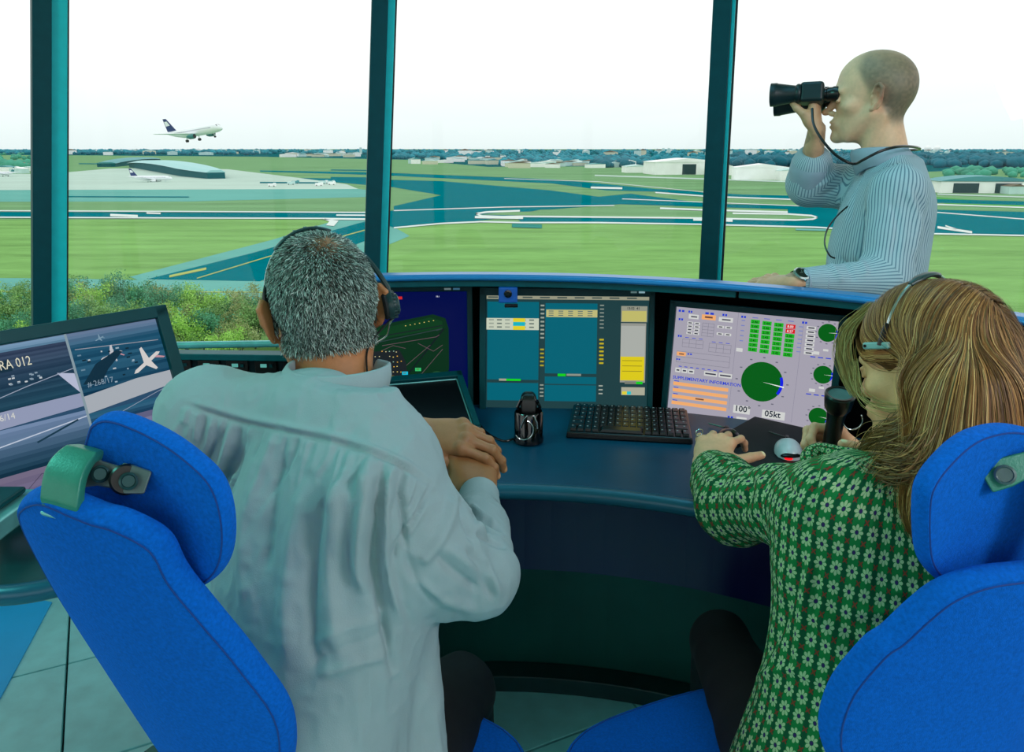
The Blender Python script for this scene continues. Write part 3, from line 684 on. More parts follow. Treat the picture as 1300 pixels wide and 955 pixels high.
S.rect(X(.83), Y(.09), X(.99), Y(.24), (146, 148, 132)); S.rect(X(.835), Y(.135), X(.985), Y(.235), (190, 184, 106)); S.text('13:52  41', X(.865), Y(.122), .009, (24, 40, 44), True)
S.rect(X(.83), Y(.25), X(.985), Y(.81), (146, 148, 140)); S.rect(X(.832), Y(.275), X(.98), Y(.565), (168, 172, 166)); S.rect(X(.832), Y(.565), X(.978), Y(.79), (218, 200, 24))
for r in range(3): S.rect(X(.842), Y(.60+r*.05), X(.965), Y(.606+r*.05), (140, 128, 30))
S.rect(X(.86), Y(.80), X(.93), Y(.825), (120, 124, 114)); S.rect(X(.93), Y(.80), X(.97), Y(.825), (20, 206, 30))
S.rect(X(.84), Y(.855), X(.985), Y(.93), (170, 170, 150)); S.rect(X(.845), Y(.895), X(.875), Y(.925), (220, 206, 60)); S.rect(X(.875), Y(.895), X(.90), Y(.925), (40, 190, 200))
S.rect(X(.33), Y(.04), X(.332), Y(1), (18, 44, 50)); finish(S)
for k, c_ in ((.0, (100, 130, 130)), (.021, (150, 190, 200))): G().box(S.cc+S.RM@vec(.175+k, .0095, .163), (.016, .001, .005), S.RM).build('maker_badge', EM('badge%d' % (k > 0), c_, .7), S.t)

# -- right monitor C: wind display
S = monitor('console monitor with green wind dials reading 100 degrees and 05kt', (.612, 1.982, .903), .436, .345, -23.3, 7.1, -.9, bez=(.017, .017, .017, .02))
W, H_ = S.W, S.H; a_ = .93; S.rect(0, 0, W, H_, (164, 160, 174))
Hs = H_*.855
def Yc(v): return v*Hs
GR = (4, 92, 22); BL = (30, 60, 200); OR = (238, 170, 110); WH = (206, 208, 206)
S.line([(X(.40), 0), (X(.40), Yc(.98))], .0006, (120, 118, 140)); S.line([(X(.80), 0), (X(.79), Yc(1.02))], .0006, (120, 118, 140))
def lab(u, v, w_=.04, h_=.007): 
    n = max(2, int(w_/.011)); 
    for k in range(n): S.rect(X(u)+k*w_/n*W/W, Yc(v), X(u)+k*w_/n+w_/n*.7, Yc(v)+h_*.8, BL)
lab(.015, .03, .018); lab(.08, .03, .012); lab(.19, .03, .026); lab(.30, .03, .014); lab(.02, .115, .014); lab(.025, .285, .012)
S.rect(X(.085), Yc(.065), X(.15), Yc(.11), WH); S.rect(X(.17), Yc(.055), X(.26), Yc(.105), OR); S.rect(X(.28), Yc(.065), X(.37), Yc(.11), WH)
S.rect(X(.10), Yc(.08), X(.14), Yc(.095), (90, 90, 100)); S.rect(X(.19), Yc(.07), X(.24), Yc(.088), (110, 70, 60)); S.rect(X(.30), Yc(.08), X(.355), Yc(.095), (90, 90, 100))
for r in range(4):
    for q in range(2): S.rect(X(.08+q*.045), Yc(.14+r*.034), X(.118+q*.045), Yc(.165+r*.034), WH); S.rect(X(.087+q*.045), Yc(.147+r*.034), X(.11+q*.045), Yc(.158+r*.034), (60, 60, 76))
for r in range(2):
    for q in range(2): S.rect(X(.275+q*.05), Yc(.15+r*.07), X(.318+q*.05), Yc(.175+r*.07), WH); S.rect(X(.285+q*.05), Yc(.157+r*.07), X(.308+q*.05), Yc(.168+r*.07), (60, 60, 76))
def grid(u0, v0, u1, v1, nx, ny):
    for k in range(nx+1): x = u0+(u1-u0)*k/nx; S.line([(X(x), Yc(v0)), (X(x), Yc(v1))], .0006, (96, 96, 112))
    for k in range(ny+1): y = v0+(v1-v0)*k/ny; S.line([(X(u0), Yc(y)), (X(u1), Yc(y))], .0006, (96, 96, 112))
grid(.18, .14, .255, .27, 2, 4); grid(.06, .32, .195, .40, 3, 2); grid(.235, .335, .375, .42, 3, 2); grid(.03, .45, .375, .56, 1, 2)
for q in range(3): S.rect(X(.075+q*.045), Yc(.30), X(.10+q*.045), Yc(.306), BL); S.rect(X(.25+q*.045), Yc(.316), X(.275+q*.045), Yc(.322), BL)
S.rect(X(.03), Yc(.455), X(.09), Yc(.495), OR); S.rect(X(.045), Yc(.47), X(.078), Yc(.482), (110, 70, 60)); lab(.10, .46, .014, .005); lab(.03, .525, .012, .005)
for q in range(8): S.rect(X(.05+q*.038), Yc(.598), X(.07+q*.038), Yc(.606), BL)
for a, b in ((.03, .065), (.072, .11), (.115, .155), (.22, .305), (.315, .40)): S.rect(X(a), Yc(.62), X(b), Yc(.665), WH); S.rect(X(a+.008), Yc(.635), X(b-.008), Yc(.65), (60, 60, 76))
S.text('SUPPLEMENTARY INFORMATION', X(.018), Yc(.735), .0118, BL, True, 1.02)
for r in range(4):
    S.rect(X(.025), Yc(.765+r*.066), X(.385), Yc(.80+r*.066), OR); S.rect(X(.03), Yc(.752+r*.066), X(.062), Yc(.760+r*.066), BL)
S.rect(X(.18), Yc(.905), X(.235), Yc(.92), (120, 80, 60))
# numeric block
lab(.42, .03, .014)
VAL = [['2.46', '2.44', '2.38', '8.00'], ['2.44', '2.46', '2.40', '8.27'], ['2.38', '2.38', '2.37', '2.40'], ['2.42', '2.43', '2.42', '2.39'], ['2.41', '2.40', '2.43', '2.36'], ['2.39', '2.38', '2.39', '2.43'], ['2.40', '2.41', '2.42', '2.42']]
for q in range(4):
    for r in range(7):
        red = q == 3 and r < 2; u = .482+q*.072; v = .058+r*.0455+q*.004
        S.rect(X(u), Yc(v), X(u+.056), Yc(v+.040), (214, 24, 30) if red else (30, 178, 36)); S.text(VAL[r][q], X(u+.008), Yc(v+.032), .0085, (230, 220, 220) if red else (4, 60, 10), True)
    S.rect(X(.49+q*.072), Yc(.035), X(.525+q*.072), Yc(.043), (100, 110, 190))
for r in range(5): S.rect(X(.425), Yc(.07+r*.05), X(.447), Yc(.08+r*.05), (120, 130, 190))
S.rect(X(.41), Yc(.35), X(.45), Yc(.385), WH)
lab(.81-.02, .03, .014)
for r in range(7): S.rect(X(.82), Yc(.07+r*.04), X(.875), Yc(.10+r*.04), WH); S.rect(X(.83), Yc(.078+r*.04), X(.866), Yc(.091+r*.04), (60, 60, 76))
for r in range(7): S.rect(X(.775), Yc(.078+r*.04), X(.80), Yc(.087+r*.04), (120, 130, 190))
def dial(u, v, r, ang, big):
    S.disc(X(u), Yc(v), r, GR)
    S.disc(X(u), Yc(v), r*1.02, (20, 30, 226), 20, 70, 124, r*.88)
    a = math.radians(ang); c, s_ = math.sin(a), -math.cos(a)
    S.poly([(X(u)+.0004, Yc(v)), (X(u)+c*r*1.08-s_*r*.035, Yc(v)+s_*r*1.08+c*r*.035), (X(u)+c*r*1.08+s_*r*.035, Yc(v)+s_*r*1.08-c*r*.035)], (232, 240, 235))
    for k in range(12):
        b = k*math.pi/6; S.rect(X(u)+math.sin(b)*r*1.22-.003*big, Yc(v)-math.cos(b)*r*1.22-.0015*big, X(u)+math.sin(b)*r*1.22+.003*big, Yc(v)-math.cos(b)*r*1.22+.0015*big, (104, 104, 120))
dial(.588, .655, .0515, 98, 1); dial(.945, .115, .0225, 88, .8); dial(.945, .515, .0225, 90, .8); dial(.945, .92, .0225, 95, .8)
S.rect(X(.43), Yc(.915), X(.535), Yc(.995), WH); S.text('100°', X(.437), Yc(.975), .0215, (14, 30, 50), True)
S.rect(X(.61), Yc(.925), X(.75), Yc(1.005), WH); S.text('05kt', X(.626), Yc(.985), .0215, (14, 30, 50), True)
S.rect(X(.455), Yc(1.03), X(.52), Yc(1.062), WH); S.rect(X(.64), Yc(1.035), X(.70), Yc(1.062), WH); lab(.40, 1.035, .016); lab(.575, 1.04, .016)
for q in range(3):
    S.rect(X(.875), Yc(.30+q*.36), X(.91), Yc(.33+q*.36), WH); S.rect(X(.93), Yc(.27+q*.36), X(.96), Yc(.29+q*.36), WH)
    for r in range(3): S.rect(X(.86+r*.045), Yc(.35+q*.36), X(.89+r*.045), Yc(.36+q*.36), BL)
finish(S)

# -- left monitor A: airport map on navy
Y = lambda v: v*H_*.86
S = monitor('console monitor showing a dark green airport map on navy, left of centre', (-.333, 2.095, .928), .455, .36, 2.9, 8.7, 0, bez=(.018, .014, .016, .02))
W, H_ = S.W, S.H; S.rect(0, 0, W, H_, (0, 8, 70))
S.rect(X(.49), Y(.045), X(.585), Y(.072), (206, 40, 40)); S.text('18.1', X(.80), Y(.055), .006, (200, 205, 220), True)
mp = [(.05, .95), (.05, .42), (.36, .36), (.50, .30), (.78, .22), (.86, .26), (.88, .36), (.88, .74), (.86, .93), (.60, .96)]
S.poly([(X(a), Y(b)) for a, b in mp], (6, 46, 24))
S.poly([(X(a), Y(b)) for a, b in [(.40, .37), (.76, .25), (.84, .29), (.84, .36), (.50, .44), (.42, .50)]], (10, 58, 28))
RW = (44, 60, 62); TX = (96, 76, 84)
for p_, w_, c_ in ((((.38, .50), (.84, .36), (.80, .38)), .0022, RW), (((.85, .36), (.56, .90)), .0042, (14, 26, 30)), (((.40, .44), (.84, .33)), .003, (20, 34, 34)), (((.45, .52), (.80, .44), (.82, .42)), .0016, TX), (((.68, .50), (.78, .58), (.84, .52)), .0014, TX), (((.60, .72), (.76, .52)), .0014, TX), (((.55, .86), (.62, .94), (.84, .56)), .0014, TX), (((.40, .60), (.52, .52), (.60, .55)), .0014, TX)):
    S.line([(X(a), Y(b)) for a, b in p_], w_, c_)
for q in range(4): S.disc(X(.80), Y(.84), .018-.003*q, (30, 76, 46) if q % 2 == 0 else (6, 46, 24), 24, asp=1.1)
S.poly([(X(a), Y(b)) for a, b in [(.36, .58), (.56, .56), (.60, .68), (.62, .90), (.44, .93), (.38, .80)]], (26, 32, 36))
for r in range(7):
    for q in range(9):
        if rs.random() < .75: u = .38+q*.023+rs.uniform(-.004, .004); v = .575+r*.05+rs.uniform(-.006, .006); S.rect(X(u), Y(v), X(u)+.0028, Y(v)+.0022, rs.choice([(230, 210, 110), (210, 200, 150), (240, 180, 60), (150, 190, 170)]))
for q in range(7): u = .60+q*.03; S.rect(X(u), Y(.325-q*.008), X(u)+.003, Y(.325-q*.008)+.002, (220, 200, 110))
for u, v, c_, w_ in ((.43, .735, (236, 200, 20), .018), (.50, .815, (236, 200, 20), .018), (.575, .775, (20, 190, 220), .016), (.66, .74, (50, 190, 110), .016)):
    S.rect(X(u), Y(v), X(u)+w_, Y(v)+.009, c_); S.rect(X(u)+.003, Y(v)+.002, X(u)+w_-.004, Y(v)+.0035, (90, 90, 30)); S.rect(X(u)+.003, Y(v)+.0052, X(u)+w_-.005, Y(v)+.0066, (90, 90, 30))
finish(S)
for k, c_ in ((.0, (120, 140, 144)), (.024, (70, 120, 150))): G().box(S.cc+S.RM@vec(.160+k, .0095, .173), (.018, .001, .005), S.RM).build('maker_badge', EM('badge_a%d' % (k > 0), c_, .6), S.t)

# -- camera monitor at the far left
Y = lambda v: v*H_
S = monitor('large tilted monitor at left showing four grey airport camera views', (-.863, 1.540, .961), .425, .357, 49.8, 19.8, .6, bez=(.026, .027, .027, .03), depth=.045)
W, H_ = S.W, S.H; S.rect(0, 0, W, H_, (40, 74, 104))
def st(u0, v0, u1, v1, cols, n):
    for k in range(n):
        v = v0+(v1-v0)*k/n; t = rs.random(); c_ = tuple(lerp(cols[0], cols[1], (k+.5)/n)+rs.uniform(-14, 14)); S.rect(X(u0), Y(v), X(u1), Y(v+(v1-v0)/n*1.02), tuple(max(3, x) for x in c_))
st(0, 0, .49, .045, ((110, 140, 170), (80, 118, 145)), 3); st(0, .045, .49, .42, ((52, 66, 92), (16, 58, 78)), 26)
st(.50, 0, 1, .10, ((120, 138, 168), (36, 84, 112)), 5); st(.50, .10, 1, .46, ((30, 84, 112), (16, 60, 86)), 16)
S.poly([(X(a), Y(b)) for a, b in [(0, .42), (.49, .41), (.49, .50), (0, .53)]], (142, 150, 178))
S.poly([(X(a), Y(b)) for a, b in [(.50, .44), (.80, .395), (1, .39), (1, .49), (.50, .56)]], (164, 170, 178))
st(0, .53, .49, .82, ((110, 132, 166), (10, 46, 66)), 12); st(.50, .56, 1, .64, ((30, 84, 112), (34, 70, 100)), 4)
st(0, .82, .49, 1, ((120, 110, 134), (112, 106, 140)), 5); st(.5, .64, 1, 1, ((104, 104, 136), (128, 120, 146)), 9)
S.poly([(X(a), Y(b)) for a, b in [(.40, .245), (.485, .27), (.49, .41)]], (176, 182, 206))
S.line([(X(.0), Y(.36)), (X(.25), Y(.29)), (X(.49), Y(.235))], .0015, (150, 160, 180)); S.line([(X(.5), Y(.66)), (X(.9), Y(.52)), (X(1), Y(.49))], .0012, (140, 150, 170))
S.line([(X(.52), Y(.115)), (X(.98), Y(.155))], .0015, (150, 150, 160)); S.line([(X(0), Y(.64)), (X(.49), Y(.57))], .0022, (186, 196, 214))
S.line([(X(.05), Y(1)), (X(.20), Y(.86)), (X(.30), Y(.9))], .0009, (50, 46, 66)); S.line([(X(.22), Y(.66)), (X(.44), Y(.58))], .0035, (20, 54, 74))
def jet(u, v, L, ang, col):
    a = math.radians(ang); f = np.array([math.cos(a), math.sin(a)]); n_ = np.array([-f[1], f[0]]); Q = lambda x, y: tuple(np.array([X(u), Y(v)])+f*x*L+n_*y*L)
    S.poly([Q(-.5, -.02), Q(-.42, -.05), Q(.4, -.05), Q(.5, 0), Q(.4, .05), Q(-.42, .05)], col); S.poly([Q(.1, 0), Q(-.12, .42), Q(-.2, .42), Q(-.12, 0)], col); S.poly([Q(.1, 0), Q(-.05, -.32), Q(-.12, -.32), Q(-.12, 0)], col)
    S.poly([Q(-.36, -.04), Q(-.52, -.22), Q(-.46, -.22), Q(-.26, -.04)], (190, 140, 150) if L > .04 else col)
jet(.70, .20, .048, 168, (190, 190, 196)); jet(.88, .30, .075, 150, (206, 202, 200)); jet(.66, .07, .02, 160, (120, 150, 170))
for k in range(26): u = rs.uniform(.52, .84); v = .13+rs.random()*.27; S.rect(X(u), Y(v), X(u)+rs.uniform(.003, .009), Y(v)+.003, rs.choice([(150, 170, 184), (180, 186, 190), (8, 34, 48), (100, 130, 150)]))
for k in range(16): u = rs.uniform(.16, .32); v = rs.uniform(.20, .27); S.rect(X(u), Y(v), X(u)+.005, Y(v)+.003, rs.choice([(190, 196, 200), (130, 150, 166)]))
S.poly([(X(a), Y(b)) for a, b in [(.51, .36), (.60, .24), (.73, .17), (.76, .19), (.66, .29), (.60, .38)]], (10, 44, 62))
S.rect(X(.0), Y(.10), X(.20), Y(.175), (14, 44, 62)); S.text('CAMERA 012', X(.012), Y(.158), .0265, (214, 212, 190), False, .70)
S.text('016/14', X(.04), Y(.475), .017, (206, 208, 200), False, .9); S.text('# 268/17', X(.53), Y(.385), .016, (130, 150, 166), False, .9)
S.rect(X(.484), 0, X(.497), H_, (130, 150, 160)); S.text('W', X(.05), Y(.985), .014, (180, 180, 200)); finish(S)
# stand of that monitor
g = G(); g.box((-.99, 1.67, DZ+.006), (.24, .20, .012)); g.box((-.985, 1.67, DZ+.11), (.05, .04, .21)); g.build('stand', m_case2, S.t, .004)
# keypad unit at the very left below the camera monitor
kb = atz(-8, 690, DZ+.03); t = thing('telephone_unit', 'pale unit cut by the left frame edge on the side desk', 'telephone', tuple(kb))
G().box(kb+vec(-.02, .05, .03), (.09, .14, .035)).build('body', m_rail, t, .006); G().box(kb+vec(-.02, .05, .055), (.05, .1, .012)).build('handset', m_case, t, .005)

# -- touch panel lying in the desk
S = monitor('black reclined touch panel with a bright rim sunk in the desk left of centre', (-.249, 1.893, .846), .30, .22, 17.3, 66, -.1, bez=(.014, .022, .016, .012), depth=.02, case=m_case)
W, H_ = S.W, S.H; rim = G()
for a, b in (((0, 0), (W, 0)), ((W, 0), (W, H_)), ((0, 0), (0, H_))): rim.tube([S.P(*a)+S.N*.002, S.P(*b)+S.N*.002], .0022, 6)
rim.build('bright_rim', m_rail, S.t, smooth=True)
b0 = [S.P(-.014, -.022), S.P(W+.016, -.022), S.P(W+.016, H_+.01), S.P(-.014, H_+.01)]
hs = G(); lo = [vec(p[0], p[1], DZ+.001) for p in b0]; hi = [p-S.N*.02 for p in b0]; hs.loft([lo, hi]); hs.build('housing', m_case2, S.t, .003)

# -- small blue sensor box under the hood
c0 = vec(-.010, 1.998, 1.108)
t = thing('blue_sensor_box', 'small blue square box with a lens fixed under the hood', 'sensor', tuple(c0))
G().box(c0, (.048, .03, .040)).build('body', M('sensor_blue', (0, 84, 176), .4), t, .003)
G().lathe([(.010, 0), (.010, .003), (.006, .004), (.0055, .001)], c0+vec(0, -.015, .004), (0, -1, 0), 18).build('lens', m_gloss, t, smooth=True)
G().box(c0+vec(.008, -.012, -.027), (.034, .012, .009)).build('clip', m_gloss, t, .002)

# -- keyboard
ke = np.array([atz(731, 521, DZ), atz(879, 527, DZ), atz(873, 566, DZ), atz(714, 556, DZ)])
kc = ke.mean(0); kR = nrm((ke[1]-ke[0])+(ke[2]-ke[3])); kF = vec(-kR[1], kR[0], 0); kw = np.linalg.norm((ke[1]+ke[2]-ke[0]-ke[3])/2); kd = abs(np.dot((ke[0]+ke[1]-ke[2]-ke[3])/2, kF))
KB = thing('keyboard', 'compact black keyboard on the desk in front of the centre monitor', 'keyboard', tuple(kc))
KM = np.stack([kR, kF, vec(0, 0, 1)], 1)
G().box(kc+vec(0, 0, .009), (kw, kd, .016), KM, .985).build('body', m_plast, KB, .004)
kg = G(); nx, ny = 16, 6
for j in range(ny):
    i = 0
    while i < nx:
        wd = 6 if (j == 0 and i == 4) else (2 if (j in (1, 2) and i in (0, 14)) else 1)
        u = (i+wd/2-nx/2)*(kw*.95/nx); v = (j+.5-ny/2)*(kd*.9/ny)
        kg.box(kc+KM@vec(u, v, .020), (kw*.95/nx*wd-.0025, kd*.9/ny-.0025, .007), KM, .88); i += wd
o = kg.build('keys', M('key_black', (14, 20, 24), .35), KB, .001, seg=1); o['kind'] = 'stuff'
lg = G()
for j in range(ny):
    for i in range(nx):
        u = (i+.4-nx/2)*(kw*.95/nx); v = (j+.6-ny/2)*(kd*.9/ny)
        if not (j == 0 and 4 <= i < 10): lg.box(kc+KM@vec(u, v, .0240), (.0042, .0035, .0006), KM)
o = lg.build('key_legends', M('legend_grey', (150, 165, 170), .6), KB); o['kind'] = 'stuff'

# -- cup-shaped handset holder
hp = atz(671, 561, DZ); HX = thing('handset_holder', 'glossy black cup-shaped holder with an upright handset and wire loops', 'holder', tuple(hp))
G().lathe([(.030, 0), (.036, .004), (.036, .012), (.034, .018), (.034, .075), (.0315, .078), (.0305, .073), (.0305, .02), (0, .018)], hp, n=36).build('cup', m_gloss, HX, smooth=True)
hr_ = [[hp+vec(x*sx, .004+y*sy+.004*k, z) for x, y in ((-1, -1), (1, -1), (1, 1), (-1, 1))] for k, (z, sx, sy) in enumerate([(.02, .016, .012), (.06, .018, .013), (.098, .020, .014), (.112, .017, .012), (.118, .010, .008)])]
G().loft(hr_).build('handset', m_plast, HX, .005)
for s in (-1, 1): G().tube([hp+vec(s*.021, 0, .07), hp+vec(s*.026, -.008, .090), hp+vec(s*.018, -.006, .106)], .004, 8).build('clip', m_gloss, HX, smooth=True)
wr = [hp+vec(.0, -.036, .05)+vec(.022*math.cos(a)-.012, -.004, .024*math.sin(a)-.006) for a in np.linspace(-2.6, 1.2, 18)]
G().tube(wr, .0014, 6).build('wire_loop', M('wire_silver', (190, 205, 205), .2, .8), HX, smooth=True)
G().tube([hp+vec(-.02, -.03, .045), hp+vec(-.012, -.038, .07), hp+vec(-.004, -.036, .078)], .0013, 6).build('wire_loop', M('wire_silver', (190, 205, 205)), HX, smooth=True)
G().tube([hp+vec(.012, -.034, .076), hp+vec(.019, -.034, .06), hp+vec(.02, -.034, .045)], .0016, 6).build('wire_loop', M('wire_silver', (190, 205, 205)), HX, smooth=True)
# cables along the desk
t = thing('desk_cable', 'thin black cable running beside the left monitor to the holder', 'cable', tuple(hp))
cb = [atz(598, 525, DZ+.004), atz(610, 540, DZ+.004), atz(622, 552, DZ+.004), atz(640, 560, DZ+.004), hp+vec(-.03, .01, .006)]
G().tube(cat(cb), .0028, 8).build('cord', m_plast, t, smooth=True)

# -- mice
def mouse(label, c, yaw, body, s=1.0, led=False):
    t = thing('computer_mouse', label, 'mouse', tuple(c)); a = math.radians(yaw); f = vec(math.sin(a), math.cos(a), 0); r = vec(f[1], -f[0], 0); R = []
    for u, wv, hv in [(-1, .25, .3), (-.92, .55, .6), (-.7, .82, .9), (-.3, 1, 1.12), (.1, .98, 1.0), (.5, .88, .75), (.85, .72, .45), (1, .45, .25)]:
        R.append([c+f*u*.056*s+r*wv*.032*s*math.cos(b)+vec(0, 0, max(0, math.sin(b))*hv*.034*s+.002) for b in np.linspace(-.35, math.pi+.35, 15)])
    G().loft(R).build('shell', body, t, smooth=True)
    G().box(c+f*.03*s+vec(0, 0, .028*s), (.008, .016, .008), np.stack([r, f, vec(0, 0, 1)], 1)).build('scroll_wheel', m_plast, t, .002)
    if led:
        G().ball(c-f*.052*s+vec(0, 0, .006), (.014, .005, .005), 10, 6).build('red_light', EM('mouse_red', (255, 20, 30), 1.6), t, smooth=True)
        G().ball(c-f*.051*s+vec(0, 0, .012), (.024, .008, .006), 10, 6).build('dark_band', m_plast, t, smooth=True)
    G().tube(cat([c+f*.055*s+vec(0, 0, .006), c+f*.09*s+r*.01+vec(0, 0, .004), c+f*.13*s-r*.03+vec(0, 0, .004)]), .002, 6).build('cord', m_plast, t, smooth=True)
    return t
G().prism([atz(*q, DZ) for q in ((905, 560), (958, 530), (1090, 560), (1075, 625), (960, 628))], (0, 0, .003)).build('mouse_mat', M('mat_black', (7, 14, 22), .7), None, .002)
tag(bpy.data.objects['mouse_mat'], 'dark mouse mat on the desk under both mice', 'mouse mat')
mouse('white computer mouse with a red light on the dark mat', atz(1000, 575, DZ+.003), 12, M('mouse_white', (196, 206, 212), .3, coat=.3), .95, True)
mouse('black computer mouse under the woman\'s left hand', atz(925, 560, DZ+.003), 5, m_plast, .85)

mt = G().prism([atz(*q, .0) for q in ((66, 766), (13, 865), (-40, 962), (-420, 900), (-300, 700))], (0, 0, .005)).build('floor_mat', m_bluefloor, None); tag(mt, 'smooth bright blue floor mat at the bottom left beside the tiles', 'floor mat')
# ------------------------------------------------------------------ blue office chairs with headrests
m_fab = M('chair_fabric_blue', (0, 98, 200), .95, 0, .16, 260, .5, 900, spec=.15)
m_fab2 = M('chair_piping_blue', (0, 60, 140), .8, 0, .1, 200)
m_brk = M('bracket_green_grey', (44, 128, 108), .38, .1, .06, 60, .15, 400)
m_brk2 = M('bracket_grey', (92, 112, 112), .35, .4)
m_scw = M('screw_dark', (40, 74, 76), .3, .6)
def plane_pt(px, py, P0, N_):
    r = ray(px, py); return EY+r*np.dot(P0-EY, N_)/np.dot(r, N_)
def closed_cat(pts, n=5):
    m = len(pts); out = []
    for i in range(m):
        a, b, c, d = [np.asarray(pts[(i+k-1) % m], float) for k in range(4)]
        for k in range(n):
            t = k/n; out.append(.5*((2*b)+(-a+c)*t+(2*a-5*b+4*c-d)*t*t+(-a+3*b-3*c+d)*t**3))
    return out
def pad(name, outline, Nb, t, mat, parent, bend=0, bendax=None, seam=.94, cen=None):
    """upholstered pad: outline = rim in space, Nb = normal of its rear face, t = thickness, bend curves it round bendax"""
    O = np.array(outline); c = O.mean(0) if cen is None else np.asarray(cen); rings = []
    def B(P): 
        if bend == 0: return P
        return P+Nb*(bend*((P-c)@bendax)[:, None]**2)
    prof = [(.02, .50), (.3, .50), (.6, .485), (.8, .46), (.88, .435), (seam, .405), (seam+.018, .375), (seam+.03, .40), (.978, .34), (.990, .24), (1, .08), (1, -.08), (.985, -.28), (.95, -.40), (.85, -.47), (.5, -.5), (.02, -.52)]
    for s, d in prof: rings.append(B(c+(O-c)*s+Nb*d*t))
    g = G(); g.loft([list(r) for r in rings]); o = g.build(name, mat, parent, smooth=True)
    ms = o.modifiers.new('s', 'SUBSURF'); ms.levels = 1; ms.render_levels = 2
    pr_ = B(c+(O-c)*(seam+.012)+Nb*.385*t); G().tube(list(pr_)+[pr_[0]], .0011, 6).build('seam_piping', m_fab2, o, smooth=True)
    return o
def chair(label, yaw, rec, P_back, out_back, P_head, out_head, rec_h, yaw_h, side):
    a = math.radians(yaw); f0 = vec(math.sin(a), math.cos(a), 0); rt = vec(f0[1], -f0[0], 0)
    rc = math.radians(rec); Nb = -f0*math.cos(rc)-vec(0, 0, 1)*math.sin(rc); Ub = np.cross(Nb, rt); Ub = Ub if Ub[2] > 0 else -Ub
    t = thing('office_chair', label, 'chair', tuple(P_back*vec(1, 1, 0)+f0*.2*vec(1, 1, 0)))
    ob = [plane_pt(x, y, P_back, Nb) for x, y in out_back]
    pad('backrest', closed_cat(ob), Nb, .036, m_fab, t, -1.2, rt)
    ah = math.radians(yaw_h); fh = vec(math.sin(ah), math.cos(ah), 0); rh = math.radians(rec_h); Nh = -fh*math.cos(rh)-vec(0, 0, 1)*math.sin(rh); rth = vec(fh[1], -fh[0], 0)
    oh = [plane_pt(x, y, P_head, Nh) for x, y in out_head]
    pad('headrest', closed_cat(oh), Nh, .028, m_fab, t, 1.0, rth)
    # seat, column and star base
    base = np.array(t.location); sc_ = base+f0*.16; sz = .47
    so = [vec(*(sc_+rt*(.24*math.copysign(abs(math.cos(q))**.6, math.cos(q)))+f0*(.23*math.copysign(abs(math.sin(q))**.6, math.sin(q))))[:2], sz) for q in np.linspace(0, 2*math.pi, 28, endpoint=False)]
    pad('seat', so, vec(0, 0, 1), .08, m_fab, t)
    G().lathe([(.05, -.08), (.035, -.10), (.025, -.12), (.025, -.34), (.04, -.35), (.04, -.40)], vec(*sc_[:2], sz), n=20).build('column', m_plast, t, smooth=True)
    for k in range(5):
        q = k*2*math.pi/5+.3; d = vec(math.cos(q), math.sin(q), 0); b0 = vec(*sc_[:2], .10)
        lg = G().tube([b0, b0+d*.16+vec(0, 0, -.005), b0+d*.30+vec(0, 0, -.03)], [.022, .018, .013], 8).build('leg', m_plast, t, smooth=True)
        G().lathe([(.027, -.02), (.03, -.012), (.03, .012), (.027, .02)], b0+d*.30+vec(0, 0, -.070), np.cross(d, (0, 0, 1)), 16).build('castor', m_plast, lg, smooth=True)
    lowb = np.mean([p for p in sorted(ob, key=lambda p: p[2])[:3]], 0)
    G().tube([vec(*sc_[:2], sz-.05), lerp(vec(*sc_[:2], sz-.05), lowb, .5)+vec(0, 0, -.05)-f0*.04, lowb-f0*.0, lowb+Ub*.12], [.03, .026, .024, .02], 10).build('back_bar', m_plast, t, smooth=True)
    for s in ():
        ap = sc_*vec(1, 1, 0)+rt*s*.27; ar = G().tube([vec(*ap[:2], sz-.02), vec(*ap[:2], sz+.16)], .016, 8).build('armrest', m_plast, t, smooth=True)
        G().box(vec(*ap[:2], sz+.17)+f0*.03, (.07, .22, .025), np.stack([rt, f0, vec(0, 0, 1)], 1)).build('arm_pad', m_plast, ar, .008)
    return t, Nb, rt, Ub, f0
# left chair (faces right and away from the camera)
PB = at(160, 740, .80)
T1, Nb1, rt1, Ub1, f1 = chair('blue fabric chair with headrest at left behind the man in the pale shirt', 26, 20, PB,
    [(27, 648), (36, 626), (62, 618), (100, 636), (122, 648), (150, 662), (190, 695), (215, 740), (255, 796), (304, 865), (352, 945), (352, 1010), (300, 1050), (230, 1040), (176, 975), (120, 868), (76, 790), (45, 706)],
    at(205, 640, .80), [(122, 545), (130, 527), (152, 524), (205, 546), (252, 574), (287, 604), (301, 645), (300, 690), (286, 722), (256, 744), (226, 752), (196, 736), (160, 715), (124, 668), (110, 610)], 8, 20, 0)
g = G(); path = [(84, 656, .757, .042), (79, 636, .742, .042), (81, 608, .745, .042), (90, 588, .755, .040), (103, 576, .765, .036), (116, 574, .785, .030)]
wax = nrm(at(110, 666, .755)-at(54, 650, .765))
R_ = []
for i, (x, y, D, w_) in enumerate(path):
    c = at(x, y, D); nx_ = at(*path[min(i+1, 5)][:3])-at(*path[max(i-1, 0)][:3]); tn = nrm(nx_); nn = nrm(np.cross(tn, wax))
    R_.append([c-wax*w_/2-nn*.006, c+wax*w_/2-nn*.006, c+wax*w_/2+nn*.006, c-wax*w_/2+nn*.006])
o = G().loft(R_).build('headrest_bracket', m_brk, T1, .003); ms = o.modifiers.new('s', 'SUBSURF'); ms.levels = 1; ms.render_levels = 2
sl = at(84, 655, .752); G().box(sl, (.050, .012, .005), np.stack([wax, nrm(np.cross(wax, Ub1)), Ub1], 1)).build('slot_rim', m_rail, T1, .003)
vw = nrm(EY-at(150, 605, .79))
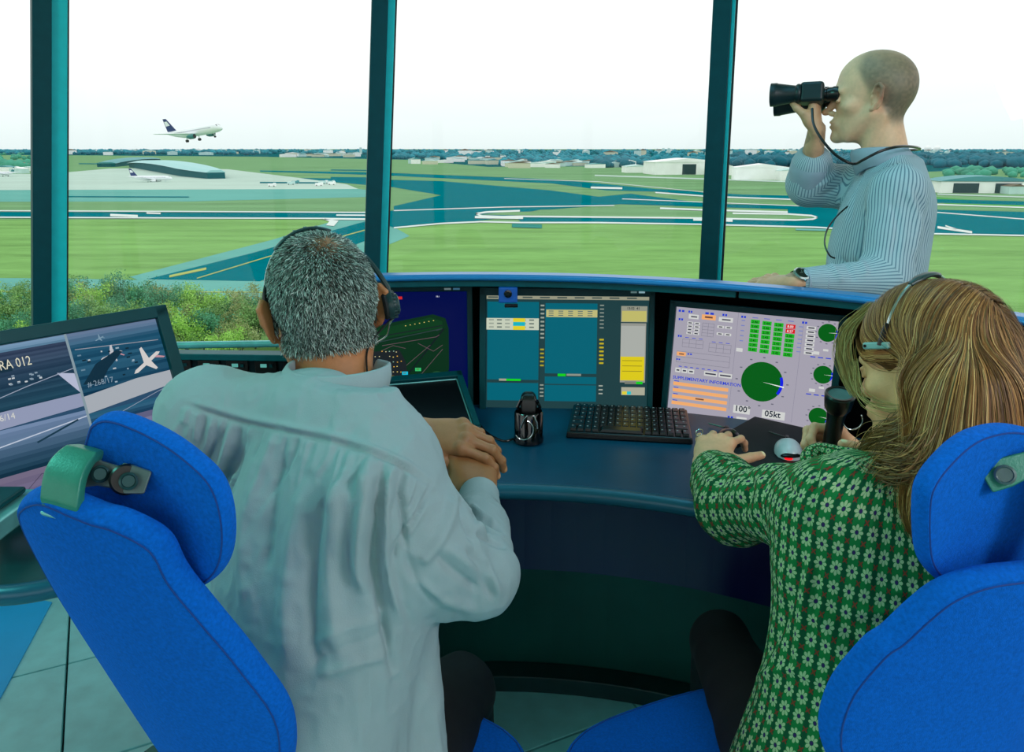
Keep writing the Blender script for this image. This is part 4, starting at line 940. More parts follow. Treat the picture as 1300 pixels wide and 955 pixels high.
def hinge(T, pts, r, D, mat, nm='hinge_arm'):
    P = [at(x, y, D) for x, y in pts]; up = nrm(np.cross(P[-1]-P[0], vw)); gg = G()
    Rg = [[p+up*r_+vw*.007, p-up*r_+vw*.007, p-up*r_-vw*.013, p+up*r_-vw*.013] for p, r_ in zip(P, r)]
    return gg.loft(Rg).build(nm, mat, T, .002)
h1 = hinge(T1, [(96, 604), (112, 598), (127, 601), (152, 607), (166, 611)], [.020, .016, .012, .011, .014], .775, m_brk2)
h2 = hinge(T1, [(150, 604), (164, 609), (188, 613)], [.013, .014, .011], .767, m_brk2, 'hinge_block')
for q, D, par in (((127, 602), .764, h1), ((163, 611), .755, h2)): G().lathe([(.0085, -.003), (.0085, .002), (.0065, .003), (.0055, .0018), (0, .0018)], at(*q, D), vw, 24).build('screw_cap', m_scw, par, smooth=True)
G().lathe([(.015, -.012), (.015, .0), (.013, .002)], at(160, 609, .762), vw, 28).build('hinge_disc', m_plast, T1, smooth=True)
# right chair (faces left and away)
PB = at(1260, 830, .80)
T2, Nb2, rt2, Ub2, f2 = chair('blue fabric chair with headrest behind the woman, cut by the right edge', -24, 12, PB,
    [(1340, 716), (1300, 724), (1260, 740), (1225, 766), (1196, 800), (1168, 838), (1145, 866), (1105, 935), (1090, 1000), (1120, 1050), (1190, 1075), (1330, 1080), (1420, 1040), (1470, 900), (1460, 780), (1410, 725)],
    at(1240, 640, .80), [(1142, 622), (1150, 594), (1178, 570), (1212, 550), (1245, 541), (1282, 539), (1330, 552), (1372, 580), (1392, 625), (1385, 680), (1350, 712), (1310, 724), (1272, 738), (1240, 748), (1205, 744), (1172, 722), (1152, 690)], 6, -22, 0)
vw = nrm(EY-at(1275, 600, .78))
h3 = hinge(T2, [(1252, 612), (1275, 600), (1302, 590), (1325, 584)], [.011, .0145, .012, .012], .768, m_brk, 'hinge_arm')
G().lathe([(.0095, -.003), (.0095, .002), (.0075, .003), (.0065, .0018), (0, .0018)], at(1276, 603, .757), vw, 24).build('screw_cap', m_brk2, h3, smooth=True)
R_ = []; path = [(1320, 588, .775, .03), (1340, 590, .775, .036), (1358, 610, .77, .044), (1362, 640, .775, .047), (1350, 700, .78, .047), (1345, 730, .79, .047)]
for i, (x, y, D, w_) in enumerate(path):
    c = at(x, y, D); nx_ = at(*path[min(i+1, 5)][:3])-at(*path[max(i-1, 0)][:3]); tn = nrm(nx_); nn = nrm(np.cross(tn, rt2))
    R_.append([c-rt2*w_/2-nn*.006, c+rt2*w_/2-nn*.006, c+rt2*w_/2+nn*.006, c-rt2*w_/2+nn*.006])
G().loft(R_).build('headrest_bracket', m_brk, T2, .003)
# ------------------------------------------------------------------ sculpting by distance fields
def smin(a, b, k):
    if k <= 0: return np.minimum(a, b)
    h = np.maximum(k-np.abs(a-b), 0)/k; return np.minimum(a, b)-h*h*k*.25
def cap(a, b, ra, rb, flat=None):
    a = np.asarray(a, float); b = np.asarray(b, float); m = max(ra, rb)
    def fn(P):
        pa = P-a; ba = b-a; k = 1.0
        if flat is not None:
            n = nrm(flat[0]); f = flat[1]; pa = pa+(pa@n)[..., None]*n*(1/f-1); ba = ba+np.dot(ba, n)*n*(1/f-1); k = min(1, f)
        h = np.clip((pa@ba)/max(1e-12, ba@ba), 0, 1)
        return (np.sqrt(((pa-h[..., None]*ba)**2).sum(-1))-(ra+(rb-ra)*h))*k
    mm = m*(max(1, flat[1]) if flat is not None else 1)
    return (np.minimum(a, b)-mm, np.maximum(a, b)+mm, fn)
def ell(c, r, R=None):
    c = np.asarray(c, float); r = np.asarray(r, float); m = r.max()
    def fn(P):
        q = P-c
        if R is not None: q = q@R
        k0 = np.sqrt(((q/r)**2).sum(-1)); k1 = np.sqrt(((q/r**2)**2).sum(-1))+1e-9
        return k0*(k0-1)/k1
    return (c-m, c+m, fn)
def trunk(O, U, Rr, Fw, keys, n=2.5):
    """body trunk: elliptical sections along U; keys = (t, half width, half depth, forward offset, right offset)"""
    O = np.asarray(O, float); K = np.array(keys, float); ts = np.linspace(K[0, 0], K[-1, 0], 60)
    # smooth the section table
    W = [np.interp(ts, K[:, 0], K[:, i]) for i in range(1, 5)]
    for _ in range(10): W = [np.concatenate([[w[0]], (w[:-2]+2*w[1:-1]+w[2:])/4, [w[-1]]]) for w in W]
    pts = [O+U*t+Rr*W[3][i]*1+Fw*W[2][i]+a*Rr*W[0][i]+b*Fw*W[1][i] for i, t in enumerate(ts) for a, b in ((1, 1), (-1, -1), (1, -1), (-1, 1))]
    def fn(P):
        q = P-O; t = q@U; tc_ = np.clip(t, ts[0], ts[-1]); w, d, of, orr = [np.interp(tc_, ts, x) for x in W]
        x = np.abs(q@Rr-orr)/w; y = np.abs(q@Fw-of)/d; rho = (x**n+y**n)**(1/n)
        dd = (rho-1)*np.minimum(w, d)*.95; ex = np.maximum(ts[0]-t, t-ts[-1]); return np.maximum(dd, ex)
    return (np.min(pts, 0), np.max(pts, 0), fn)
class Field:
    def __init__(s, lo, hi, h):
        s.h = h; s.lo = np.asarray(lo, float); n = np.ceil((np.asarray(hi, float)-s.lo)/h).astype(int)+1; s.n = n
        s.v = np.full(n, .5, np.float32)
    def _sub(s, lo, hi, m):
        i0 = np.maximum(0, np.floor((lo-m-s.lo)/s.h).astype(int)); i1 = np.minimum(s.n, np.ceil((hi+m-s.lo)/s.h).astype(int)+1)
        if (i1 <= i0).any(): return None, None
        g = np.meshgrid(*[s.lo[k]+s.h*np.arange(i0[k], i1[k]) for k in range(3)], indexing='ij')
        return tuple(slice(a, b) for a, b in zip(i0, i1)), np.stack(g, -1)
    def add(s, pr_, k=.01):
        sl, P = s._sub(pr_[0], pr_[1], k+3*s.h)
        if sl: s.v[sl] = smin(s.v[sl], pr_[2](P), k)
        return s
    def cut(s, pr_, k=.006):
        sl, P = s._sub(pr_[0], pr_[1], k+3*s.h)
        if sl: s.v[sl] = -smin(-s.v[sl], pr_[2](P), k)
        return s
    def clip(s, pr_, k=.003):
        g = np.meshgrid(*[s.lo[i]+s.h*np.arange(s.n[i]) for i in range(3)], indexing='ij'); s.v = -smin(-s.v, -pr_(np.stack(g, -1)), k); return s
    def mesh(s):
        v = s.v; ins = v < 0; nx, ny, nz = v.shape; cnt = np.zeros((nx-1, ny-1, nz-1), np.int8)
        for a in (0, 1):
            for b in (0, 1):
                for c in (0, 1): cnt += ins[a:nx-1+a, b:ny-1+b, c:nz-1+c]
        ci, cj, ck = np.nonzero((cnt > 0) & (cnt < 8)); idx = np.full((nx-1, ny-1, nz-1), -1, np.int32); idx[ci, cj, ck] = np.arange(len(ci))
        acc = np.zeros((len(ci), 3)); num = np.zeros(len(ci)); cr_ = [(a, b, c) for a in (0, 1) for b in (0, 1) for c in (0, 1)]
        for p in cr_:
            for ax in range(3):
                if p[ax]: continue
                q = list(p); q[ax] = 1; va = v[ci+p[0], cj+p[1], ck+p[2]]; vb = v[ci+q[0], cj+q[1], ck+q[2]]; m = (va < 0) != (vb < 0)
                t = np.where(m, va/np.where(m, va-vb, 1), 0); pos = np.array(p, float)[None]+np.zeros((len(ci), 1)); pos[:, ax] += t
                acc += pos*m[:, None]; num += m
        V = s.lo+s.h*(np.stack([ci, cj, ck], 1)+acc/num[:, None]); Q = []
        for ax in range(3):
            o1, o2 = [(1, 2), (2, 0), (0, 1)][ax]; sl0 = [slice(None)]*3; sl1 = [slice(None)]*3; sl0[ax] = slice(0, -1); sl1[ax] = slice(1, None)
            a, b = ins[tuple(sl0)], ins[tuple(sl1)]; E_ = np.stack(np.nonzero(a != b), 1); E_ = E_[(E_[:, o1] > 0) & (E_[:, o2] > 0) & (E_[:, o1] < v.shape[o1]-1) & (E_[:, o2] < v.shape[o2]-1)]
            st_ = a[tuple(E_.T)]; d1 = np.zeros(3, int); d1[o1] = 1; d2 = np.zeros(3, int); d2[o2] = 1
            q = np.stack([idx[tuple((E_-d1-d2).T)], idx[tuple((E_-d2).T)], idx[tuple(E_.T)], idx[tuple((E_-d1).T)]], 1); q[~st_] = q[~st_][:, ::-1]; Q.append(q)
        Q = np.concatenate(Q); Q = Q[(Q >= 0).all(1)]; return V, Q
def vnormals(V, Q):
    n = np.cross(V[Q[:, 2]]-V[Q[:, 0]], V[Q[:, 3]]-V[Q[:, 1]]); N_ = np.zeros_like(V)
    for k in range(4): 
        for c in range(3): N_[:, c] += np.bincount(Q[:, k], n[:, c], len(V))
    return N_/(np.linalg.norm(N_, axis=1)[:, None]+1e-12)
def relax(V, Q, n=1, f=.5):
    for _ in range(n):
        S_ = np.zeros_like(V); c = np.zeros(len(V))
        for a, b in ((0, 1), (1, 2), (2, 3), (3, 0)):
            for x, y in ((a, b), (b, a)):
                for k in range(3): S_[:, k] += np.bincount(Q[:, x], V[Q[:, y], k], len(V))
                c += np.bincount(Q[:, x], minlength=len(V))
        V = V*(1-f)+f*S_/np.maximum(c, 1)[:, None]
    return V
_lat = rng.random((64, 64, 64)).astype(np.float32)*2-1
def vnoise(P, s):
    q = P*s+100; i = np.floor(q).astype(int); f = q-i; f = f*f*(3-2*f); r = 0
    for a in (0, 1):
        for b in (0, 1):
            for c in (0, 1):
                w_ = (f[:, 0] if a else 1-f[:, 0])*(f[:, 1] if b else 1-f[:, 1])*(f[:, 2] if c else 1-f[:, 2])
                r = r+w_*_lat[(i[:, 0]+a) % 64, (i[:, 1]+b) % 64, (i[:, 2]+c) % 64]
    return r
def folds(V, Q, L, facing=True):
    """cloth folds: each (polyline in photo pixels, half width px, height m) moves the near-side surface along its normal"""
    N_ = vnormals(V, Q); px, py, D = proj(V); vd = V-EY; vd /= np.linalg.norm(vd, axis=1)[:, None]; front = np.clip(-(N_*vd).sum(1)*3, 0, 1); off = np.zeros(len(V))
    for pts, w_, amp in L:
        pts = np.array(cat([np.array([*p, 0.]) for p in pts], 4))[:, :2]; best = np.full(len(V), 1e9); m = (px > pts[:, 0].min()-4*w_) & (px < pts[:, 0].max()+4*w_) & (py > pts[:, 1].min()-4*w_) & (py < pts[:, 1].max()+4*w_)
        if not m.any(): continue
        P2 = np.stack([px[m], py[m]], 1); bd = np.full(len(P2), 1e9); bt = np.zeros(len(P2)); n = len(pts)-1
        for i in range(n):
            a, b = pts[i], pts[i+1]; ba = b-a; h = np.clip(((P2-a)@ba)/(ba@ba+1e-9), 0, 1); d = np.sqrt(((P2-a-h[:, None]*ba)**2).sum(1)); t_ = (i+h)/n
            s_ = d < bd; bd[s_] = d[s_]; bt[s_] = t_[s_]
        tap = np.clip(np.minimum(bt, 1-bt)*6, .15, 1)
        off[m] += amp*np.exp(-(bd/w_)**2)*tap
    return V+N_*(off*front)[:, None]

def frame(yaw, pitch=0, roll=0):
    y, p, r = map(math.radians, (yaw, pitch, roll)); f = vec(math.sin(y)*math.cos(p), math.cos(y)*math.cos(p), math.sin(p)); rt = vec(math.cos(y), -math.sin(y), 0); u = np.cross(rt, f)
    rt, u = rt*math.cos(r)+u*math.sin(r), u*math.cos(r)-rt*math.sin(r); return np.stack([rt, f, u], 1)
def ear(F, s, k=1.0):
    """auricle on side s in head space"""
    k = 1.14; c = vec(s*.0765, -.008, -.010); out = nrm(vec(s, -.85, 0)); bk = nrm(vec(s*.80, -1, -.12)); up = nrm(vec(s*.12, -.12, 1)); n = nrm(np.cross(bk, up)); n = n if n[0]*s > 0 else -n
    bk = nrm(bk-np.dot(bk, n)*n); RR = np.stack([bk, nrm(np.cross(n, bk)), n], 1)
    F.add(ell(c+bk*.009, (.0165*k, .028*k, .0046), RR), .002)
    rim = [c-bk*.004+up*.012, c+up*.026*k+bk*.002, c+up*.030*k+bk*.012, c+up*.022*k+bk*.0235, c+up*.004+bk*.0235, c-up*.012+bk*.016, c-up*.024*k+bk*.006, c-up*.026*k-bk*.001]
    R_ = [.0036, .0044, .0048, .0048, .0045, .0044, .0058, .0052]
    rim = [p+n*.0035 for p in rim]
    for a, b, ra, rb in zip(rim[:-1], rim[1:], R_[:-1], R_[1:]): F.add(cap(a, b, ra, rb), .002)
    F.cut(ell(c+bk*.008+up*.001+n*.006, (.0095, .015, .0075), RR), .003); F.cut(ell(c+bk*.011+up*.019+n*.006, (.006, .006, .004), RR), .003)
    F.add(ell(c-bk*.005+n*.003-up*.001, (.004, .006, .004), RR), .003)
def head_field(h=.0024, fem=False, neck=(0, -.048, -.20), neck_r=(.054, .062), jaw=1.0, hi=None):
    F = Field((-.108, -.145, -.225), (.108, .14, .135), h); j = jaw
    F.add(ell((0, -.010, .036), (.0755, .098, .080)), .01).add(ell((0, -.045, .008), (.066, .060, .066)), .03)
    F.add(ell((0, .030, -.030), (.060, .058, .078)), .03).add(ell((0, .048, -.086), (.038*j, .036, .034)), .03)
    for s in (-1, 1):
        F.add(cap((s*.056*j, -.002, -.050), (s*.022*j, .058, -.104), .017, .014), .02).add(ell((s*.046, .052, -.028), (.020, .022, .016)), .018)
    F.add(ell((0, .076, .014), (.050, .018, .013)), .02)
    for s in (-1, 1): F.cut(ell((s*.031, .096, -.006), (.019, .014, .0125)), .014)
    for s in (-1, 1): F.add(ell((s*.031, .079, -.006), (.0125, .0115, .0105)), .002).add(cap((s*.019, .089, .0005), (s*.044, .083, -.001), .0035, .003), .004).add(cap((s*.021, .087, -.0135), (s*.042, .082, -.0125), .003, .003), .004)
    nz = .9 if fem else 1.0
    F.add(cap((0, .086, .004), (0, .108*nz+.0095*(1-nz)*10, -.036), .0075, .0095*nz), .012).add(ell((0, .108*nz+.008, -.039), (.0095, .009, .008)), .006)
    for s in (-1, 1): F.add(ell((s*.0125, .098, -.043), (.007, .010, .007)), .006).cut(ell((s*.0065, .104, -.050), (.0035, .005, .003)), .002)
    F.add(ell((0, .082, -.072), (.028, .018, .020)), .014).add(ell((0, .0955, -.0665), (.022, .0085, .0052)), .005).add(ell((0, .0945, -.0785), (.019, .0085, .0060)), .005).cut(cap((-.022, .102, -.0725), (.022, .102, -.0725), .0028, .0028), .003)
    F.add(ell((0, .082, -.106), (.020*j, .018, .017)), .014)
    F.add(cap((0, -.022, -.05), neck, neck_r[0], neck_r[1]), .03)
    for s in (-1, 1): F.add(cap((s*.052, -.030, -.055), (s*.022, .030+neck[1]*.3, -.19), .013, .012), .02); ear(F, s)
    return F
FING = [(-.028, .086, 0, (.043, .026, .021), .0088), (-.008, .091, .002, (.047, .030, .022), .0090), (.013, .087, .001, (.043, .028, .022), .0086), (.031, .077, -.003, (.034, .021, .019), .0076)]
def hand_prims(W, Yd, Zd, side, curls, spread=(-.10, -.02, .06, .16), thumb=None, s=1.0, forearm=None, fr=.030, thumb_w=None):
    """side +1 right, -1 left; curls = 4 x 3 joint angles in degrees; returns list of (prim, k), nails"""
    Yv = nrm(Yd); Zv = nrm(np.asarray(Zd)-np.dot(Zd, Yv)*Yv); Xv = np.cross(Yv, Zv)*side; B = np.stack([Xv, Yv, Zv], 1); T_ = lambda p: np.asarray(W)+s*(B@np.asarray(p, float)); pr_ = []; nails = []
    fl = (Zv, .62)
    for i, (x, y, z, L, r) in enumerate(FING):
        pr_.append((cap(T_((x*.45, .004, -.002)), T_((x, y-.006, z-.003)), .0165*s, .0125*s, (Zv, .85)), .012))
    pr_.append((ell(T_((0.002, .048, -.007)), (.036*s, .044*s, .0135*s), B), .012))
    if thumb_w: thumb = [tuple(B.T@(np.asarray(q)-np.asarray(W))/s) for q in thumb_w]
    th = thumb or [(-.020, .018, -.006), (-.044, .046, -.014), (-.056, .080, -.018), (-.058, .108, -.020)]
    tr_ = [.0165, .0125, .0105, .0088]
    for a, b, ra, rb in zip(th[:-1], th[1:], tr_[:-1], tr_[1:]): pr_.append((cap(T_(a), T_(b), ra*s, rb*s), .010 if a is th[0] else .003))
    pr_.append((ell(T_(lerp(th[0], th[1], .4)), (.018*s, .026*s, .014*s), B), .012))
    td = nrm(B@(np.array(th[-1])-np.array(th[-2]))); tn_ = nrm(B@vec(-.5, 0, .85)); nails.append((T_(th[-1])+tn_*.005*s+td*.003, tn_, .0072*s))
    for i, (x, y, z, L, r) in enumerate(FING):
        p = vec(x, y-.004, z); a = 0; sp_ = spread[i]
        for j in range(3):
            a += math.radians(curls[i][j]); d = vec(math.sin(sp_)*math.cos(a), math.cos(sp_)*math.cos(a), -math.sin(a)); q = p+d*L[j]
            pr_.append((cap(T_(p), T_(q), (r-.0006*j)*s, (r-.0006*(j+1))*s), .0025 if j else .007))
            if j < 2: pr_.append((ell(T_(q), ((r-.0002)*s,)*3), .003))
            if j == 2: n_ = vec(math.sin(sp_)*math.sin(a), math.cos(sp_)*math.sin(a), math.cos(a)); nails.append((T_(q+n_*(r*.55)-d*.002), B@n_, .0062*s))
            p = q
        pr_.append((ell(T_((x, y-.006, z+.004)), (.0095*s,)*3), .008))
    if forearm is not None: 
        fa = np.asarray(forearm); pr_.append((cap(T_((0, -.006, -.002)), lerp(T_((0, 0, 0)), fa, .35), .0255*s, .028*s, (Zv, .74)), .014)); pr_.append((cap(lerp(T_((0, 0, 0)), fa, .3), fa, .028*s, fr*s, (Zv, .88)), .02))
    return pr_, nails
def run_prims(pr_, h, pad_=.012):
    lo = np.min([p[0] for p, k in pr_], 0)-pad_; hi = np.max([p[1] for p, k in pr_], 0)+pad_; F = Field(lo, hi, h)
    for p, k in pr_: F.add(p, k)
    return F
def joined(parts):
    Vs, Qs, Cs, n = [], [], [], 0
    for V, Q, C_ in parts: Vs.append(V); Qs.append(Q+n); Cs.append(C_); n += len(V)
    return np.concatenate(Vs), np.concatenate(Qs), np.concatenate(Cs)
def colmesh(name, V, Q, Cc, mat, parent):
    me = fastmesh(name, V, Q); a = me.color_attributes.new('Col', 'FLOAT_COLOR', 'POINT'); a.data.foreach_set('color', np.concatenate([Cc, np.ones((len(Cc), 1))], 1).astype(np.float32).ravel())
    return link(name, me, mat, parent, smooth=True)
def ss(a, b, x): t = np.clip((x-a)/(b-a), 0, 1); return t*t*(3-2*t)
def skincol(base, V, N_, nails=(), local=None, lips=None):
    c = np.tile(np.array(s2l(base)), (len(V), 1)); n = vnoise(V, 60)[:, None]; c = c*(1+.06*n)*np.array([1, 1-.03, 1-.04])
    for p, nn, r in nails:
        d = np.linalg.norm(V-p, axis=1); m = ((1-ss(r*.8, r*1.15, d))*(N_@nn > .35))[:, None]; c = c*(1-m)+m*np.array(s2l(tuple(min(255, x*1.22+22) for x in base)))
    return c
def ribbons(P, Nn, w0, w1, cols, name, mat, parent):
    """P (n, m, 3) strand points, Nn (n, m, 3) surface normals; flat strands as one mesh"""
    n, m, _ = P.shape; T = np.gradient(P, axis=1); T /= np.linalg.norm(T, axis=2)[:, :, None]+1e-9; S_ = np.cross(T, Nn); S_ /= np.linalg.norm(S_, axis=2)[:, :, None]+1e-9
    w_ = np.linspace(0, 1, m)[None, :, None]; ww = w0*(1-w_**3)+w1*w_**3; ww = ww*np.minimum(1, .4+3*w_)
    V = np.stack([P-S_*ww/2, P+S_*ww/2], 2).reshape(-1, 3); base = (np.arange(n)[:, None]*m+np.arange(m-1)[None])*2; base = base.reshape(-1)
    Q = np.stack([base, base+1, base+3, base+2], 1); C_ = np.repeat(cols, m*2, 0) if cols.ndim == 2 else np.repeat(cols.reshape(-1, 3), 2, 0)
    o = colmesh(name, V, Q, C_, mat, parent); return o
def ring_collar(name, c, U, Rr, Fw, rx, ry, h, mat, parent, open_deg=24, flare=.020, tipdrop=.03, n=64, thick=.0016, backh=1.0):
    """standing shirt collar with a turned-down leaf, open at the front"""
    ph = np.radians(np.linspace(open_deg/2, 360-open_deg/2, n)); g = G(); R_ = []
    for a in ph:
        # a = 0 is the front
        fr = math.exp(-((math.degrees(a)-(0 if a < math.pi else 360))/50)**2); d = Rr*math.sin(a)*rx+Fw*math.cos(a)*ry; o = nrm(Rr*math.sin(a)/rx+Fw*math.cos(a)/ry); hh = h*(1-.25*fr)*backh
        R_.append([c+d-U*.012, c+d*1.0+U*hh*.5, c+d+o*.001+U*hh*.94, c+d+o*.004+U*hh, c+d+o*.0075+U*hh*.95, c+d+o*(.010+flare*.3)+U*hh*.5, c+d+o*(flare+.004)-U*(.004+tipdrop*fr), c+d+o*(flare+.001)-U*(.006+tipdrop*fr), c+d+o*(.007+flare*.25)+U*hh*.45, c+d+o*.003+U*hh*.85, c+d+o*.003-U*.012])
    g.loft(R_, close=True, cap=True); o = g.build(name, mat, parent, smooth=False); o.data.polygons.foreach_set('use_smooth', [True]*len(o.data.polygons)); return o
# ------------------------------------------------------------------ people
m_skin = M('skin', (0, 0, 0), .48, 0, .05, 120, .25, 700, colattr='Col', sss=.12)
m_shirt1 = M('shirt_pale_grey_green', (148, 168, 172), .85, 0, .05, 8, .25, 700, spec=.2)
m_trs = M('trousers_dark', (6, 12, 20), .9, 0, .2, 60)
m_hair = M('hair_strands', (0, 0, 0), .5, 0, .05, 60, colattr='Col', spec=.35)
m_eye = M('eye_white', (220, 222, 216), .2); m_iris = M('iris_dark', (40, 44, 36), .15)
m_steel = M('polished_steel', (190, 205, 205), .18, .9); m_shoe = M('shoe_black', (12, 14, 16), .4)
Z3 = vec(0, 0, 1)
def headset_band(Fm, c0, r, a0, a1, tilt, rad, n=24, lift=.0):
    P = []
    for a in np.linspace(math.radians(a0), math.radians(a1), n):
        P.append(c0+Fm@(vec(math.sin(a)*r[0], -math.sin(math.radians(tilt))*math.cos(a)*r[1]+lift, math.cos(a)*r[1]*math.cos(math.radians(tilt)))))
    return P
def eyes(Fm, c, k, par):
    for s in (-1, 1):
        p = c+k*(Fm@vec(s*.031, .0795, -.006)); e_ = G(); e_.ball(p, .0102*k, 16, 12); o = e_.build('eye', m_eye, par, smooth=True)
        f = Fm[:, 1]; G().lathe([(.0052*k, .0088*k), (.0045*k, .0098*k), (0, .0104*k)], p, f, 20).build('iris', m_iris, o, smooth=True)

def trousers(par, hipc, rt, fw, knees, feet, r=(.098, .066, .052), shoes=True):
    pr_ = [(ell(hipc, (.165, .13, .12), np.stack([rt, fw, Z3], 1)), .03)]
    for s, kn, ft in zip((-1, 1), knees, feet):
        hp_ = hipc+rt*s*.09-Z3*.01; pr_ += [(cap(hp_, kn, r[0], r[1]), .03), (cap(kn, ft+Z3*.06, r[1], r[2]), .02)]
    F = run_prims(pr_, .009, .03); V, Q = F.mesh(); V = relax(V, Q, 2); N_ = vnormals(V, Q); V = V+N_*(.003*vnoise(V*vec(1, 1, .5), 22))[:, None]
    link('trousers', fastmesh('trousers', V, Q), m_trs, par, smooth=True)
    for s, ft in zip((-1, 1), feet):
        pr2 = [(cap(ft+Z3*.035-fw*.03, ft+fw*.15+Z3*.026, .040, .032, (Z3, .8)), .01), (cap(ft+Z3*.04-fw*.03, ft+Z3*.08-fw*.02, .038, .04), .015)]
        F = run_prims(pr2, .007, .02); F.v = np.maximum(F.v, ((ft[2]+.002)-(F.lo[2]+F.h*np.arange(F.n[2])))[None, None, :]); V, Q = F.mesh(); link('shoe', fastmesh('shoe', V, Q), m_shoe, par, smooth=True)

# ================= seated man, back to the camera
MAN = thing('person', 'seated man with short grey hair in a pale shirt, hands clasped, back turned', 'person', (-.26, .95, .5))
HC = at(409, 391, 1.19); HF = frame(-24, -7, 4); HK = .955
Fh = head_field(.0024, neck=(0, -.035, -.20), neck_r=(.056, .062)); V, Q = Fh.mesh(); Vl = V.copy(); N0 = vnormals(V, Q); V = HC+HK*(V@HF.T); N_ = N0@HF.T
c = skincol((182, 122, 76), V, N_)
hairm = ss(-.012, .004, Vl[:, 2]-(-.054+.085*ss(-.035, .01, Vl[:, 1])+.075*ss(.02, .075, Vl[:, 1])))*(1-ss(.070, .09, Vl[:, 1])*(1-ss(.07, .09, Vl[:, 2])))*(np.abs(Vl[:, 0]) < .0795)
crown = np.exp(-(np.linalg.norm(Vl-vec(.012, -.062, .098), axis=1)/.036)**2)
sc_c = np.array(s2l((58, 62, 52)))*(1-.85*crown[:, None])+np.array(s2l((158, 106, 66)))*.85*crown[:, None]
c = c*(1-hairm[:, None])+hairm[:, None]*sc_c
parts = [(V, Q, c)]
# torso axes
rtM = nrm(vec(.857, -.515, 0)); fwM = vec(.515, .857, 0); NB = at(398, 486, 1.10); PV = vec(-.275, .935, .575); UM = nrm(NB-PV); LM = np.linalg.norm(NB-PV)
SL = at(268, 530, 1.16); SR = at(474, 630, 1.0)
ER = at(612, 728, 1.10); WR = at(608, 628, 1.345); EL = at(468, 640, 1.32); WL = at(532, 549, 1.415)
# skin under the cloth keeps the figure whole
pr_ = [(trunk(PV, UM, rtM, nrm(np.cross(UM, rtM)), [(-.02, .11, .08, 0, -.03), (.2, .11, .08, 0, -.03), (.42, .12, .075, 0, -.015), (.50, .08, .05, 0, 0), (.555, .04, .04, 0, 0)]), .02)]
for a, b, d, w_ in ((SL, EL, WL, 1), (SR, ER, WR, 1)): pr_ += [(cap(NB-UM*.07, a-UM*.01, .032, .032), .02), (cap(a, b, .036, .030), .02), (cap(b, d, .030, .022), .02)]
F = run_prims(pr_, .009, .02); V, Q = F.mesh(); parts.append((V, Q, skincol((150, 105, 66), V, V*0+Z3)))
# hands: left hand laid over the right fist
hl, nl = hand_prims(WL, at(604, 556, 1.40)-WL, vec(-.12, -.42, .9), -1, [(22, 34, 22), (24, 36, 22), (28, 36, 24), (32, 38, 26)], (-.04, .0, .03, .08), [(-.020, .020, -.008), (-.040, .046, -.022), (-.043, .082, -.028), (-.036, .110, -.030)], 1.02, EL, .034)
hr, nr_ = hand_prims(WR, at(590, 556, 1.43)-WR, vec(.25, -.62, .70), 1, [(52, 75, 45), (56, 78, 45), (60, 78, 45), (62, 76, 45)], (-.05, .0, .04, .09), [(-.020, .018, -.010), (-.036, .046, -.026), (-.026, .076, -.036), (-.008, .092, -.044)], 1.06, ER, .034)
for hp_, nn, bc in ((hl, nl, (158, 112, 72)), (hr, nr_, (150, 104, 60))):
    F = run_prims(hp_, .0019, .008); V, Q = F.mesh(); N_ = vnormals(V, Q); parts.append((V, Q, skincol(bc, V, N_, nn)))
V, Q, c = joined(parts); body = colmesh('body', V, Q, c, m_skin, MAN); eyes(HF, HC, HK, MAN)
# grizzled hair
def short_hair(Vl, Q, V, N_, mask, whorl, n, L, cols, par, HFm, thin=None, seed=1):
    r = np.random.default_rng(seed); A = Q[r.integers(0, len(Q), n*3)]; t = r.random((n*3, 2)); 
    w_ = np.stack([(1-t[:, 0])*(1-t[:, 1]), t[:, 0]*(1-t[:, 1]), t[:, 0]*t[:, 1], (1-t[:, 0])*t[:, 1]], 1)[:, :, None]
    p = (V[A]*w_).sum(1); nl_ = (N_[A]*w_).sum(1); pl = (Vl[A]*w_).sum(1); mk = (mask[A]*w_[:, :, 0]).sum(1); nl_ /= np.linalg.norm(nl_, axis=1)[:, None]
    keep = r.random(len(p)) < mk*(1-(thin[A].mean(1)*.72 if thin is not None else 0)); p, nl_, pl = p[keep][:n], nl_[keep][:n], pl[keep][:n]
    d = (pl-whorl); d = d@HFm.T; d -= (d*nl_).sum(1)[:, None]*nl_; d /= np.linalg.norm(d, axis=1)[:, None]+1e-9; sw = np.cross(nl_, d)
    d = d*.95+sw*(.25+.35*r.normal(size=(len(p), 1)))+nl_*(.50+.2*r.random((len(p), 1)))+r.normal(size=d.shape)*.16; d /= np.linalg.norm(d, axis=1)[:, None]
    ln = L*(.6+.6*r.random((len(p), 1))); P = np.stack([p-nl_*.001, p+d*ln*.5+nl_*.0004, p+d*ln-nl_*ln*.10], 1)
    NN = np.repeat(nl_[:, None], 3, 1)+r.normal(size=(len(p), 1, 3))*.5
    ci = r.choice(len(cols), len(p), p=[x[1] for x in cols]); C_ = np.array([s2l(x[0]) for x in cols])[ci]*(.75+.5*r.random((len(p), 1)))
    o = ribbons(P, NN, .0009, .0004, C_, 'hair', m_hair, par); o['kind'] = 'stuff'; return o
n0 = len(parts[0][0]); short_hair(Vl, Q[:len(parts[0][1])], parts[0][0], N0@HF.T, hairm, vec(.012, -.055, .10), 36000, .0095, [((34, 44, 40), .36), ((96, 116, 106), .26), ((158, 184, 174), .26), ((206, 222, 214), .12)], MAN, HF, crown, 3)
